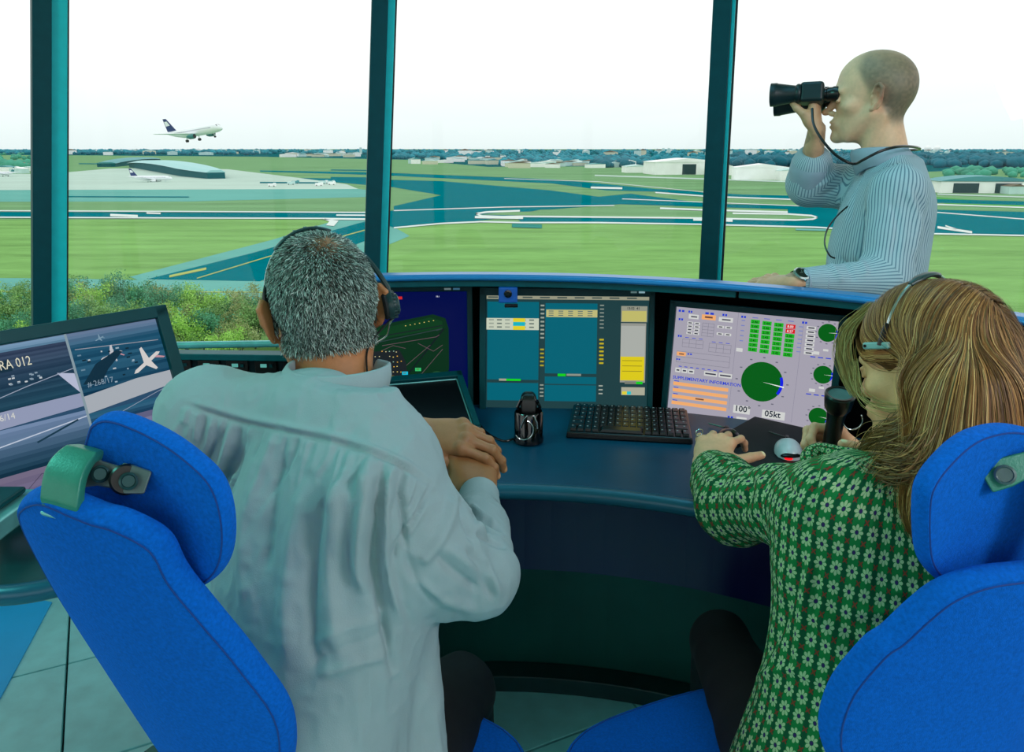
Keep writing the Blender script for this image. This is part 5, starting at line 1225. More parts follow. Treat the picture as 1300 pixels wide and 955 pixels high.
# shirt
FwM = nrm(np.cross(UM, rtM))
pr_ = [(trunk(PV, UM, rtM, FwM, [(-.12, .165, .130, .0, -.03), (.0, .158, .122, 0, -.03), (.15, .150, .118, 0, -.025), (.32, .162, .118, 0, -.015), (.44, .165, .110, .005, -.01), (.52, .135, .09, .01, 0), (.56, .095, .065, .01, 0), (.585, .06, .055, .01, 0)], 2.4), .02)]
SL2, SR2 = SL, SR
pr_ += [(cap(NB-UM*.035, SL, .050, .060), .05), (cap(NB-UM*.055, SR, .044, .048), .04)]
pr_ += [(cap(SL, EL, .068, .058), .04), (cap(EL, WL-(WL-EL)*.12, .056, .036), .03)]
pr_ += [(cap(SR+vec(.0, .0, -.01), lerp(SR, ER, .55)+vec(-.010, 0, -.010), .052, .066), .04), (cap(lerp(SR, ER, .5)+vec(-.01, 0, -.01), ER+vec(-.012, -.005, -.004), .064, .050), .03), (cap(ER+vec(-.045, -.01, -.01), ER+vec(.0, .0, -.012), .040, .036), .03), (cap(ER, lerp(ER, WR, .55), .046, .044), .02), (cap(lerp(ER, WR, .5), lerp(ER, WR, .86), .040, .031), .015)]
pr_ += [(cap(PV+rtM*.12+FwM*.07+UM*.28, PV+rtM*.125+FwM*.09-UM*.10, .030, .04), .02)]
F = run_prims(pr_, .0033, .016)
dR = nrm(WR-ER); F.cut(ell(lerp(ER, WR, .86)+dR*.052, (.03, .03, .03)), .002); dL = nrm(WL-EL); F.cut(ell(WL-(WL-EL)*.12+dL*.055, (.03, .03, .03)), .002)
V, Q = F.mesh(); V = relax(V, Q, 2); N_ = vnormals(V, Q)
V = V+N_*(.0022*(1-2*np.abs(vnoise(V@np.stack([rtM, fwM, Z3*.45], 1), 26)))+.0012*(1-2*np.abs(vnoise(V*vec(1, 1, .6)+7, 60)))+.0030*vnoise(V*vec(1, 1, .5), 13))[:, None]
FL = []
# yoke seam across the shoulders: a raised lip with gathers falling from it
yoke = [(236, 508), (262, 516), (310, 530), (370, 543), (430, 556), (480, 573), (520, 592), (548, 612)]
FL += [(yoke, 5, .0035), ([(x, y+6) for x, y in yoke], 3, -.0035)]
rr = random.Random(4)
for k in range(30):
    t = k/29; i = t*(len(yoke)-1); a = yoke[int(min(i, len(yoke)-2))]; b = yoke[int(min(i, len(yoke)-2))+1]; f_ = i-int(min(i, len(yoke)-2)); x, y = a[0]+(b[0]-a[0])*f_, a[1]+(b[1]-a[1])*f_
    Lh = rr.uniform(30, 110); FL.append(([(x, y+7), (x-Lh*.10, y+Lh*.5), (x-Lh*.28+rr.uniform(-8, 8), y+Lh)], rr.uniform(2.8, 5), rr.uniform(.0018, .0042)*rr.choice([1, 1, -1])))
big = [([(470, 580), (462, 640), (455, 700), (462, 760)], 9, .010), ([(482, 590), (478, 650), (474, 720), (488, 790), (500, 865)], 6, -.009), ([(498, 585), (490, 640), (492, 720), (510, 800)], 7, .007), ([(505, 610), (512, 660), (516, 700)], 4, -.006),
       ([(440, 590), (425, 660), (420, 740), (430, 850)], 12, .007), ([(395, 600), (375, 680), (365, 770), (370, 860)], 14, .007), ([(412, 600), (400, 690), (395, 780), (400, 860)], 8, -.006), ([(340, 560), (320, 620), (310, 700), (318, 800)], 13, .006), ([(360, 570), (346, 640), (338, 730)], 8, -.006), ([(300, 545), (280, 600), (262, 660)], 8, .006), ([(285, 540), (262, 590), (248, 640)], 6, -.006), ([(316, 548), (300, 590), (286, 640)], 6, -.005),
       ([(500, 770), (470, 790), (430, 800), (380, 830)], 8, .0025), ([(505, 790), (470, 812), (425, 826), (390, 850)], 6, -.002), ([(498, 830), (450, 842), (400, 858)], 8, .004),
       ([(548, 612), (530, 650), (505, 690), (495, 720)], 3.5, -.0045), ([(552, 612), (535, 650), (510, 692)], 4, .003),   # armhole seam
       ([(575, 625), (570, 660), (548, 700), (530, 715)], 9, .005), ([(560, 690), (590, 712), (620, 735), (640, 760)], 8, .005), ([(550, 700), (580, 728), (612, 752)], 6, -.004), ([(596, 640), (612, 655), (632, 668)], 4, .0055), ([(598, 650), (615, 664), (638, 676)], 3, -.0055), ([(600, 662), (618, 675), (644, 686)], 4, .005), ([(604, 676), (622, 688), (646, 696)], 3, -.004), ([(590, 690), (606, 720), (620, 745), (632, 762)], 6, -.0045), ([(612, 700), (622, 730), (634, 770)], 5, .004), ([(520, 730), (560, 760), (610, 775)], 8, .004), ([(515, 700), (530, 740), (560, 770)], 6, -.004), ([(585, 630), (590, 660), (602, 690)], 4, -.005)]
V = folds(V, Q, [(p, w*.9, a*1.5) for p, w, a in FL+big]); V = relax(V, Q, 1, .2)
link('shirt', fastmesh('shirt', V, Q), m_shirt1, MAN, smooth=True)
nk = nrm(HC+HF@vec(0, -.04, -.16)-(NB+FwM*.03)); CC = at(406, 497, 1.115)+FwM*.022
ring_collar('collar', CC, nrm(vec(.34, .10, 1)), rtM, fwM, .065, .068, .043, m_shirt1, MAN, flare=.013, tipdrop=.03)
def cuff(name, a, b, r0, r1, mat, par, flat=1.0, n=24):
    ax = nrm(b-a); g = G(); L = np.linalg.norm(b-a); g.lathe([(r0-.002, 0), (r0+.0015, .001), (r0+.0015, .004), (r0, .006), ((r0+r1)/2, L*.5), (r1, L-.006), (r1+.0012, L-.003), (r1+.0005, L), (r1-.0025, L-.001), (r1-.003, L*.5), (r0-.003, .002)], a, ax, n, flat); return g.build(name, mat, par, smooth=True)
cuff('cuff', lerp(ER, WR, .70), lerp(ER, WR, .99), .036, .033, m_shirt1, MAN)
cuff('cuff', lerp(EL, WL, .66), lerp(EL, WL, .93), .038, .033, m_shirt1, MAN)
trousers(MAN, vec(-.275, .95, .575), rtM, fwM, [vec(-.30, 1.40, .50), vec(-.10, 1.28, .49)], [vec(-.30, 1.50, .0), vec(-.08, 1.46, 0)])
def watch(label, W, ax, top, r, par=None):
    t = thing('wristwatch', label, 'watch', tuple(W)); ax = nrm(ax); top = nrm(np.asarray(top)-np.dot(top, ax)*ax); sd = np.cross(ax, top); R_ = []
    for a in np.linspace(0, 2*math.pi, 28, endpoint=False):
        d = math.cos(a)*top*.82+math.sin(a)*sd; R_.append([W+d*r-ax*.008, W+d*(r+.003)-ax*.008, W+d*(r+.003)+ax*.008, W+d*r+ax*.008])
    R_.append(R_[0]); G().loft(R_, cap=False).build('strap', m_gloss, t)
    c = W+top*(r*.82+.001); g = G().lathe([(.019, 0), (.0205, .002), (.0205, .006), (.0175, .009), (.0165, .0085), (.016, .007)], c, top, 28).build('case', m_steel, t, smooth=True)
    G().lathe([(.016, .0072), (0, .0074)], c, top, 24).build('dial', m_gloss, t); G().box(c+top*.0078+sd*.004, (.0012, .009, .0006), np.stack([ax, sd, top], 1)).build('hand', m_steel, t); G().box(c+top*.0078+ax*.003, (.007, .0012, .0006), np.stack([ax, sd, top], 1)).build('hand', m_steel, t)
    G().tube([c+top*.004-sd*.019, c+top*.004-sd*.024], .0028, 10).build('crown', m_steel, t, smooth=True)
watch('steel wristwatch with black strap on the seated man\'s left wrist', lerp(EL, WL, .975), WL-EL, vec(-.1, -.2, 1), .0265)
# headset
HS = thing('headset', 'thin black headset over the seated man\'s grey hair with one ear cup', 'headset', tuple(HC+Z3*.12))
L_ = lambda p: HC+HK*(HF@np.asarray(p, float))
band = [L_((.084*math.sin(a), -.012+.022*math.cos(a), .018+.1045*math.cos(a))) for a in np.radians(np.linspace(-88, 88, 30))]
G().tube(band, .0016, 8).build('wire_band', m_steel, HS, smooth=True)
padp = [L_((.0835*math.sin(a), -.014+.022*math.cos(a), .018+.1045*math.cos(a))) for a in np.radians(np.linspace(-42, 22, 18))]
Rg = []
for i, p in enumerate(padp):
    t_ = nrm(padp[min(i+1, 17)]-padp[max(i-1, 0)]); nn = nrm(p-HC-HF@vec(0, -.01, .01)); nn = nrm(nn-np.dot(nn, t_)*t_); bb = np.cross(t_, nn); w_ = .007*min(1, .5+min(i, 17-i)*.3); Rg.append([p+bb*w_*math.cos(q)+nn*(.0035*math.sin(q)+.001) for q in np.linspace(0, 2*math.pi, 12, endpoint=False)])
m_hs = M('headset_grey', (34, 62, 64), .35, .1, .03)
hb = G().loft(Rg).build('head_pad', m_hs, HS, smooth=True)
for k in (4, 7, 10, 13): G().box(padp[k]+nrm(padp[k]-HC)*.004, (.004, .005, .003), HF).build('ridge', M('ridge_pale', (96, 150, 150), .4), hb)
arm = [L_(p) for p in ((.086, .006, .030), (.094, .004, .010), (.1015, .002, -.008))]; 
sidearm = [L_(((.084+.012*u)*math.sin(a), -.012+.022*math.cos(a)-.010*u, .018+.1045*math.cos(a))) for u, a in zip(np.linspace(0, 1, 8), np.radians(np.linspace(44, 78, 8)))]+[L_((.102, -.024, .02)), L_((.106, -.022, .002))]
G().tube(sidearm, [.0025]*3+[.0042]*5+[.004, .0035], 8).build('side_arm', m_hs, HS, smooth=True)
ec = L_((.097, -.020, -.010)); ea = HF@nrm(vec(1, -.12, .05))
G().lathe([(.020, .0), (.0215, .003), (.0215, .008), (.019, .010), (.0185, .013), (.0165, .014), (.0165, .017), (.012, .019), (.0, .0195)], ec, ea, 36).build('ear_cup', m_hs, HS, smooth=True)
o = G()
for k in range(20): a = k*2*math.pi/20; b1 = nrm(np.cross(ea, Z3)); b2 = np.cross(ea, b1); o.box(ec+ea*.011+(b1*math.cos(a)+b2*math.sin(a))*.020, (.002, .002, .006), np.stack([b1, b2, ea], 1))
oo = o.build('cup_ribs', m_hs, HS); oo['kind'] = 'stuff'
G().lathe([(.019, -.006), (.0215, -.003), (.020, .001)], ec, ea, 30).build('ear_cushion', M('cushion_black', (20, 26, 28), .8), HS, smooth=True)
boom = cat([ec+ea*.012-HF[:, 2]*.018, L_((.105, .004, -.042)), L_((.100, .022, -.064)), L_((.082, .060, -.078)), L_((.050, .098, -.080))]); G().tube(boom, .0013, 8).build('microphone_boom', m_steel, HS, smooth=True)
G().ball(L_((.046, .101, -.080)), (.006, .006, .006), 10, 8).build('microphone', m_plast, HS, smooth=True)
lt = [L_((-.084*math.sin(a), -.012+.022*math.cos(a), .018+.1045*math.cos(a))) for a in np.radians(np.linspace(74, 98, 6))]+[L_((-.0825, -.004, -.012))]
G().tube(lt, [.0016, .003, .0045, .0045, .004, .003, .0025], 8).build('temple_pad', m_plast, HS, smooth=True)
cord = cat([ec-HF[:, 2]*.02+ea*.006, at(468, 440, 1.17), at(466, 480, 1.15), at(462, 500, 1.18), at(455, 540, 1.22)]); G().tube(cord, .0016, 6).build('cord', m_plast, HS, smooth=True)
# ================= seated woman with long brown hair
WOM = thing('person', 'seated woman with long light brown hair in a green daisy-patterned blouse', 'person', (.62, .95, .5))
HF = frame(-33, -14, -3); HK = .93
earp = at(1148, 478, 1.09); HC = earp-HK*(HF@vec(-.079, -.010, -.010))
F = head_field(.0026, fem=True, neck=(0, -.03, -.19), neck_r=(.046, .052), jaw=.90); V, Q = F.mesh(); Vl = V.copy(); N0 = vnormals(V, Q); V = HC+HK*(V@HF.T); N_ = N0@HF.T
c = skincol((228, 182, 130), V, N_); lp = np.exp(-(((Vl-vec(0, .098, -.072))/vec(.022, .014, .010))**2).sum(1)); ck = np.exp(-(((np.abs(Vl)-vec(.046, .06, .03))/vec(.02, .02, .02))**2).sum(1))
c = c*(1-lp[:, None])+lp[:, None]*np.array(s2l((176, 96, 92))); br = np.exp(-(((np.stack([np.abs(Vl[:, 0]), Vl[:, 1], Vl[:, 2]], 1)-vec(.031, .093, .0125))/vec(.016, .014, .0035))**2).sum(1)); c = c*(1-.7*br[:, None])+.7*br[:, None]*np.array(s2l((90, 66, 44)))
parts = [(V, Q, c)]
rtW = nrm(vec(.93, -.36, 0)); fwW = vec(.36, .93, 0); NB = at(1152, 592, 1.09); PV = at(1092, 985, 1.14); UW = nrm(NB-PV); FwW = nrm(np.cross(UW, rtW)); LW = np.linalg.norm(NB-PV)
SL = at(1066, 640, 1.10); SR = NB+rtW*.165-UW*.055; EL = at(934, 640, 1.40); WLw = at(899, 588, 1.625); ER = at(1275, 715, 1.20); WRw = at(1118, 590, 1.345)
pr_ = [(trunk(PV, UW, rtW, FwW, [(-.05, .13, .10, 0, 0), (LW*.35, .11, .085, 0, 0), (LW*.7, .135, .09, 0, 0), (LW*.9, .11, .07, 0, 0), (LW, .05, .05, 0, 0)]), .02)]
for a, b, d in ((SL, EL, WLw), (SR, ER, WRw)): pr_ += [(cap(NB-UW*.05, a, .042, .044), .03), (cap(a, b, .038, .032), .02), (cap(b, d, .031, .021), .02)]
F = run_prims(pr_, .009, .02); V, Q = F.mesh(); parts.append((V, Q, skincol((190, 150, 112), V, V*0+Z3)))
hl, nl = hand_prims(WLw, at(914, 552, 1.70)-WLw, vec(-.10, -.30, .95), -1, [(20, 34, 20), (26, 36, 22), (26, 36, 22), (22, 34, 22)], (-.34, -.10, .16, .42), [(-.020, .018, -.006), (-.050, .040, -.012), (-.074, .066, -.016), (-.092, .088, -.022)], .98, EL, .032)
MCA, MCB = at(1066, 503, 1.33), at(1050, 590, 1.35)    # microphone axis
WRh = at(1104, 590, 1.36)
hr, nr_ = hand_prims(WRh, at(1062, 555, 1.385)-WRh, nrm(vec(.35, .50, .62)), 1, [(42, 70, 45), (46, 74, 48), (50, 74, 48), (54, 74, 46)], (-.08, .0, .06, .14), None, .92, ER, .032, [at(1112, 584, 1.35), at(1098, 574, 1.305), at(1083, 568, 1.285), at(1070, 564, 1.285)])
for hp_, nn in ((hl, nl), (hr, nr_)):
    F = run_prims(hp_, .0019, .008); V, Q = F.mesh(); N_ = vnormals(V, Q); parts.append((V, Q, skincol((226, 174, 134), V, N_, nn)))
V, Q, c = joined(parts); colmesh('body', V, Q, c, m_skin, WOM); eyes(HF, HC, HK, WOM)
# blouse material: rows of cream daisies with violet hearts, red marks between
m_bl = bpy.data.materials.new('daisy_blouse'); m_bl.use_nodes = True; nt = m_bl.node_tree; E.nt = nt; b = nt.nodes['Principled BSDF']; b.inputs['Roughness'].default_value = .9; b.inputs['Specular IOR Level'].default_value = .15
uvn = nt.nodes.new('ShaderNodeUVMap'); uvn.uv_map = 'UVMap'; nzn = nt.nodes.new('ShaderNodeTexNoise'); nzn.inputs['Scale'].default_value = 14; nt.links.new(uvn.outputs[0], nzn.inputs[0])
sx = nt.nodes.new('ShaderNodeSeparateXYZ'); nt.links.new(uvn.outputs[0], sx.inputs[0]); wob = (E(nzn.outputs[0])-.5)*.006
U_ = (E(sx.outputs[0])+wob)/.0232; V_ = (E(sx.outputs[1])+wob)/.0262
fx = e('FRACT', U_)-.5; fy = e('FRACT', V_)-.5; r_ = e('SQRT', fx*fx+fy*fy); th_ = e('ARCTAN2', fy, fx); pet = e('ABSOLUTE', e('COSINE', th_*4.0))
petal = e('LESS_THAN', r_, pet*.15+.245)*e('GREATER_THAN', r_, .125)*e('GREATER_THAN', pet+(.30-r_)*1.2, .34)
heart = e('LESS_THAN', r_, .105)
gx = e('FRACT', U_+.5)-.5; gy = e('FRACT', V_+.5)-.5; ax_, ay_ = e('ABSOLUTE', gx), e('ABSOLUTE', gy)
red = e('LESS_THAN', e('ABSOLUTE', ax_-ay_), .05)*e('LESS_THAN', e('MAXIMUM', ax_, ay_), .14)
stripe_ = e('GREATER_THAN', e('ABSOLUTE', gx), .16)
n2 = nt.nodes.new('ShaderNodeTexNoise'); n2.inputs['Scale'].default_value = 900; nt.links.new(uvn.outputs[0], n2.inputs[0])
c0 = mixc(nt, stripe_, s2l((4, 84, 50)), s2l((16, 130, 62))); c1 = mixc(nt, red, c0, s2l((150, 58, 36))); c2 = mixc(nt, petal, c1, s2l((192, 214, 160))); c3 = mixc(nt, heart, c2, s2l((58, 24, 100)))
mv = mixc(nt, (E(n2.outputs[0]))*.5, c3, (0.02, .05, .03)); nt.links.new(mv, b.inputs['Base Color'])
# blouse
pr_ = [(trunk(PV, UW, rtW, FwW, [(-.10, .185, .150, 0, -.01), (0, .168, .138, 0, -.005), (LW*.25, .146, .122, 0, 0), (LW*.5, .138, .112, 0, 0), (LW*.72, .148, .108, 0, 0), (LW*.86, .130, .092, 0, 0), (LW*.95, .085, .065, 0, 0), (LW, .055, .05, 0, 0)], 2.3), .02)]
pr_ += [(cap(NB-UW*.04, SL+vec(0, 0, -.008), .046, .052), .05), (cap(NB-UW*.04, SR, .046, .056), .05)]
pr_ += [(cap(SL, lerp(SL, EL, .5), .058, .056), .035), (cap(lerp(SL, EL, .5), EL+vec(0, 0, -.006), .056, .062), .03), (cap(EL, lerp(EL, WLw, .45), .062, .056), .03), (cap(lerp(EL, WLw, .4), lerp(EL, WLw, .80), .056, .040), .02)]
pr_ += [(cap(SR, ER, .060, .055), .04), (cap(ER, lerp(ER, WRw, .86), .052, .036), .03)]
F = run_prims(pr_, .0045, .02)
for a, b_, t in ((EL, WLw, .80), (ER, WRw, .86)): F.cut(ell(lerp(a, b_, t)+nrm(b_-a)*.058, (.034, .034, .034)), .002)
V, Q = F.mesh(); V = relax(V, Q, 2); Vb = V.copy(); N_ = vnormals(V, Q)
V = V+N_*(.0022*(1-2*np.abs(vnoise(V*vec(1, 1, .5), 26)))+.003*vnoise(V*vec(1, 1, .5), 12))[:, None]
FLw = [([(1040, 572), (1036, 610), (1030, 650), (1022, 690)], 4, -.006), ([(1048, 574), (1045, 612), (1040, 655), (1030, 700)], 5, .004),
       ([(940, 600), (935, 625), (922, 650)], 6, .008), ([(952, 598), (950, 625), (938, 655)], 5, -.008), ([(925, 590), (915, 612), (905, 635)], 5, -.006), ([(968, 602), (966, 632), (955, 665)], 6, .006), ([(995, 606), (1003, 622), (1012, 630)], 4, -.006), ([(905, 580), (930, 590), (960, 597)], 5, .006), ([(890, 600), (915, 625), (930, 640)], 5, .005),
       ([(1020, 700), (1008, 745), (990, 800), (960, 850)], 6, -.006), ([(1032, 700), (1024, 750), (1015, 800), (1010, 850)], 5, .006), ([(1040, 710), (1036, 760), (1032, 820)], 5, -.005),
       ([(1035, 755), (1065, 790), (1100, 830), (1125, 860)], 7, -.008), ([(1030, 775), (1055, 812), (1085, 850)], 6, .007), ([(1150, 770), (1110, 778), (1070, 772)], 5, .005), ([(1160, 785), (1120, 796), (1080, 790)], 5, -.005), ([(1215, 745), (1165, 752), (1120, 748)], 5, .005), ([(1200, 770), (1160, 776), (1130, 774)], 5, -.004), ([(1180, 800), (1150, 815), (1115, 822)], 6, .005),
       ([(1050, 600), (1080, 625), (1110, 650), (1130, 680)], 5, -.004), ([(1060, 590), (1095, 612), (1130, 640)], 6, .004), ([(950, 862), (1000, 850), (1040, 866)], 5, .006), ([(1100, 640), (1105, 700), (1100, 750)], 10, .004)]
V = folds(V, Q, FLw); V = relax(V, Q, 1, .3)
me = fastmesh('blouse', V, Q); ct = Vb[Q].mean(1)
def segd(P, a, b): h = np.clip(((P-a)@(b-a))/((b-a)@(b-a)), 0, 1); return np.linalg.norm(P-a-h[:, None]*(b-a), axis=1)
SLi = SL+rtW*.0
dt = (trunk(PV, UW, rtW, FwW, [(-.10, .185, .150, 0, 0), (LW*.5, .150, .112, 0, 0), (LW*.9, .150, .10, 0, 0), (LW, .15, .10, 0, 0)], 2.3)[2])(ct)
arms = [(SL, EL, WLw), (SR, ER, WRw)]; lab = np.zeros(len(Q), int); best = dt.copy()+.052
for i, (a, b_, d_) in enumerate(arms):
    dd = np.minimum(segd(ct, a, b_), segd(ct, b_, d_)); m = dd < best; lab[m] = i+1; best[m] = dd[m]
uv = np.zeros((len(Q), 4, 2)); X_ = Vb[Q]
q = X_-PV; uv[..., 0] = np.arctan2(q@rtW, -(q@FwW)*1.1)*.155; uv[..., 1] = q@UW
for i, (a, b_, d_) in enumerate(arms):
    m = lab == i+1; Xm = X_[m]; ax1 = nrm(b_-a); ax2 = nrm(d_-b_); L1 = np.linalg.norm(b_-a); L2 = np.linalg.norm(d_-b_)
    cc = ct[m]; on2 = (segd(cc, b_, d_) < segd(cc, a, b_)); t1 = (Xm-a)@ax1; t2 = L1+(Xm-b_)@ax2; bl = np.clip((cc-b_)@nrm(ax1+ax2)/.05+.5, 0, 1)[:, None]
    lon = t1*(1-bl)+t2*bl; axm = ax1[None, None]*(1-bl[..., None])+ax2[None, None]*bl[..., None]; org = a+ax1*0; rel = Xm-b_; rel = rel-(rel*axm).sum(-1)[..., None]*axm
    e1_ = nrm(np.cross(ax1+ax2, Z3)); e2_ = nrm(np.cross(e1_, ax1+ax2)); ang = np.arctan2(rel@e2_, rel@e1_)
    am = ang[:, :1]; ang = am+((ang-am+np.pi) % (2*np.pi)-np.pi); uv[m, :, 1] = ang*.0585; uv[m, :, 0] = lon*.9
m = lab == 0; am = uv[m][:, :1, 0]; uv[m, :, 0] = am+((uv[m][..., 0]-am+np.pi*.155) % (2*np.pi*.155)-np.pi*.155)
ul = me.uv_layers.new(name='UVMap'); ul.data.foreach_set('uv', uv.reshape(-1).astype(np.float32)); link('blouse', me, m_bl, WOM, smooth=True)
# loose collar at the front of the neck and turned sleeve end share the cloth
def clothtube(name, pts, rads, n, mat, par, flat=None, puv=.03):
    g = G(); g.tube(pts, rads, n); me = bpy.data.meshes.new(name); me.from_pydata(g.V, [], g.F); ul = me.uv_layers.new(name='UVMap'); vi = np.zeros(len(me.loops), int); me.loops.foreach_get('vertex_index', vi); uvs = np.stack([(vi % n)*puv*6.28/n, (vi//n)*.012], 1); ul.data.foreach_set('uv', uvs.reshape(-1).astype(np.float32)); return link(name, me, mat, par, smooth=True)
rm = lerp(EL, WLw, .80); axw = nrm(WLw-EL); b1 = nrm(np.cross(axw, Z3)); b2 = np.cross(b1, axw)
clothtube('sleeve_hem', [rm+(b1*math.cos(a)*1.05+b2*math.sin(a)*.92)*.037 for a in np.linspace(0, 2*math.pi, 30)], .0055, 10, m_bl, WOM)
clothtube('blouse_collar', cat([at(1034, 600, 1.16), at(1028, 582, 1.18), at(1040, 574, 1.19), at(1064, 578, 1.17), at(1100, 584, 1.13), at(1140, 592, 1.08), at(1175, 596, 1.06)], 6), [.010]+[.014]*35+[.012], 12, m_bl, WOM)
trousers(WOM, PV+vec(0, 0, -.05), rtW, fwW, [vec(.42, 1.42, .50), vec(.66, 1.38, .50)], [vec(.46, 1.55, 0), vec(.70, 1.5, 0)], (.085, .058, .045))
g = G(); ringc = (WLw)+HK*0
rc = at(887.5, 549.5, 1.695); rg = nrm(at(905, 560, 1.66)-at(888, 545, 1.70)); gg = G(); o_ = nrm(np.cross(rg, Z3)); pP = [rc+(o_*math.cos(a)+np.cross(o_, rg)*math.sin(a))*.0088 for a in np.linspace(0, 2*math.pi, 20)]; gg.tube(pP, .0013, 6).build('ring', m_steel, WOM, smooth=True)
# --- hair: envelope + strands, worked out in head space
Dn = HF.T@vec(0, 0, -1); toL = lambda P: (np.asarray(P)-EY*0-HC)@HF/HK
cur_end = toL(at(1222, 640, 1.00)); cur_mid = toL(at(1220, 510, 1.04)); cl_end = toL(at(1208, 640, 1.02))
env = [ell((0, -.014, .040), (.0865, .108, .088)), ell((0, -.045, .0), (.075, .080, .075)),
       cap((.010, -.052, .0), cur_mid, .067, .067), cap(cur_mid, cur_end, .070, .062), cap((.012, -.055, -.03), cl_end, .056, .050)]
def envf(P):
    d = env[0][2](P)
    for k in env[1:]: d = smin(d, k[2](P), .03)
    return d
def envg(P):
    h = 1e-3; g0 = envf(P); g = np.stack([envf(P+np.eye(3)[i]*h)-g0 for i in range(3)], -1)/h; return g0, g/(np.linalg.norm(g, axis=-1)[..., None]+1e-9)
lo = np.min([p[0] for p in env], 0)-.02; hi = np.max([p[1] for p in env], 0)+.02; F = Field(lo, hi, .0038)
for p in env: F.add(p, .03)
F.cut(ell((0, .135, -.050), (.10, .090, .125)), .01); F.cut(ell((-.088, .006, -.022), (.022, .026, .034)), .006); F.cut(ell((.0, .05, -.15), (.08, .06, .07)), .01)
V, Q = F.mesh(); V = relax(V, Q, 1); N0 = vnormals(V, Q); V = V-N0*.003; cb = np.tile(np.array(s2l((96, 66, 34))), (len(V), 1))*(1+.3*vnoise(V*vec(3, 3, .5), 60))[:, None]
colmesh('hair_mass', HC+HK*(V@HF.T), Q, cb, m_hair, WOM)
r = np.random.default_rng(9)
def grow(P0, steps, step, flow, off, seed):
    rr_ = np.random.default_rng(seed); p = P0.copy(); out = [p.copy()]; n = len(p); ph = rr_.random((n, 1))*6.28; d0, g0 = envg(p); nn_ = [g0]; prev = None
    for i in range(steps):
        d, g = envg(p); f = flow(p, i/steps, ph); f = f-(f*g).sum(-1)[..., None]*g*.85; f /= np.linalg.norm(f, axis=1)[:, None]+1e-9
        if prev is not None: f = .55*f+.45*prev; f /= np.linalg.norm(f, axis=1)[:, None]
        prev = f; p = p+f*step; d, g = envg(p); corr = d-off; p = p-g*np.where(np.abs(corr) < .03, corr, 0)[:, None]*.7; out.append(p.copy()); nn_.append(g)
    return np.stack(out, 1), np.stack(nn_, 1)
def pal(n, cols, seed):
    rr_ = np.random.default_rng(seed); i = rr_.choice(len(cols), n, p=[c_[1] for c_ in cols]); return np.array([s2l(c_[0]) for c_ in cols])[i]*(.82+.36*rr_.random((n, 1)))
PAL = [((112, 72, 34), .28), ((156, 106, 54), .36), ((188, 136, 76), .24), ((216, 172, 110), .10), ((84, 80, 44), .02)]
# roots over the scalp
n = 19000; u = r.normal(size=(n*4, 3)); u /= np.linalg.norm(u, axis=1)[:, None]; R0 = u*np.array([.0865, .108, .088])*1.0+np.array([0, -.014, .040])
ok = (R0[:, 2] > .0) & ~((R0[:, 1] > .062) & (R0[:, 2] < .085)) & ~((R0[:, 1] > .03) & (R0[:, 2] < .02)); R0 = R0[ok][:n]; n = len(R0)
ne = 7000; ue = np.stack([-.045*r.random(ne)**1.3+.006, -.10+.13*r.random(ne)], 1); ze = .040+.088*np.sqrt(np.clip(1-(ue[:, 0]/.0865)**2-((ue[:, 1]+.014)/.108)**2, 0, 1)); R0 = np.concatenate([R0, np.stack([ue[:, 0], ue[:, 1], ze], 1)]); n = len(R0)
side = np.sign(R0[:, 0]-.004); sd_ = side[:, None]
def flow(p, t, ph):
    out_ = np.zeros_like(p); z = p[:, 2]; top = ss(.06, .12, z)
    out_ += Dn*1.0; out_[:, 0] += side*top*1.6
    fr = ss(-.07, .045, p[:, 1]); out_[:, 1] -= fr*(.35+2.3*ss(.095, .03, z)); out_[:, 1] -= ss(.03, -.03, z)*.7*ss(-.07, -.03, p[:, 1])     # front hair swept back over the ear
    wv = math.sin(0)+.12*np.sin(t*16+ph[:, 0]*.7+p[:, 0]*40)*ss(.3, .9, t); out_[:, 0] += wv; return out_
off = r.random(n)**1.5*.009-.002; cl = np.floor(r.random(n)*260).astype(int)
P, NN = grow(R0, 30, .0115, flow, off, 3)

# clump the ends a little
P[:, :, :] += (np.random.default_rng(2).normal(size=(260, 3))[cl][:, None, :]*.0035)*np.linspace(0, 1, P.shape[1])[None, :, None]
P += r.normal(size=P.shape)*.00018
left = P[:, :, 0].min(1) < 0; cols = pal(n, PAL, 4)
# finer colour clumps and darker roots
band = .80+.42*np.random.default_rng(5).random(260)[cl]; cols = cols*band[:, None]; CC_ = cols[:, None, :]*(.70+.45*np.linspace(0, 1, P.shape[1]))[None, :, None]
face = (P[:, :, 1] > .045) & (P[:, :, 2] < .012)
keep = ~(face.sum(1) > 0); earz = (np.linalg.norm((P-np.array([-.090, -.018, -.020]))/np.array([.036, .034, .030]), axis=2) < 1).sum(1) > 1; keep &= ~earz
P, NN, CC_ = P[keep], NN[keep], CC_[keep]
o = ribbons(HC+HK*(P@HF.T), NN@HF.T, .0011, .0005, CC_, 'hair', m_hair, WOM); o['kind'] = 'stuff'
# flyaway hairs
nf = 240; ii = r.integers(0, len(P), nf); Pf = P[ii]+NN[ii]*(.004+.014*r.random((nf, 1, 1))*np.sin(np.linspace(0, 3.0, P.shape[1]))[None, :, None]); o = ribbons(HC+HK*(Pf@HF.T), NN[ii]@HF.T, .0005, .0003, CC_[ii]*1.3, 'flyaway_hair', m_hair, WOM); o['kind'] = 'stuff'
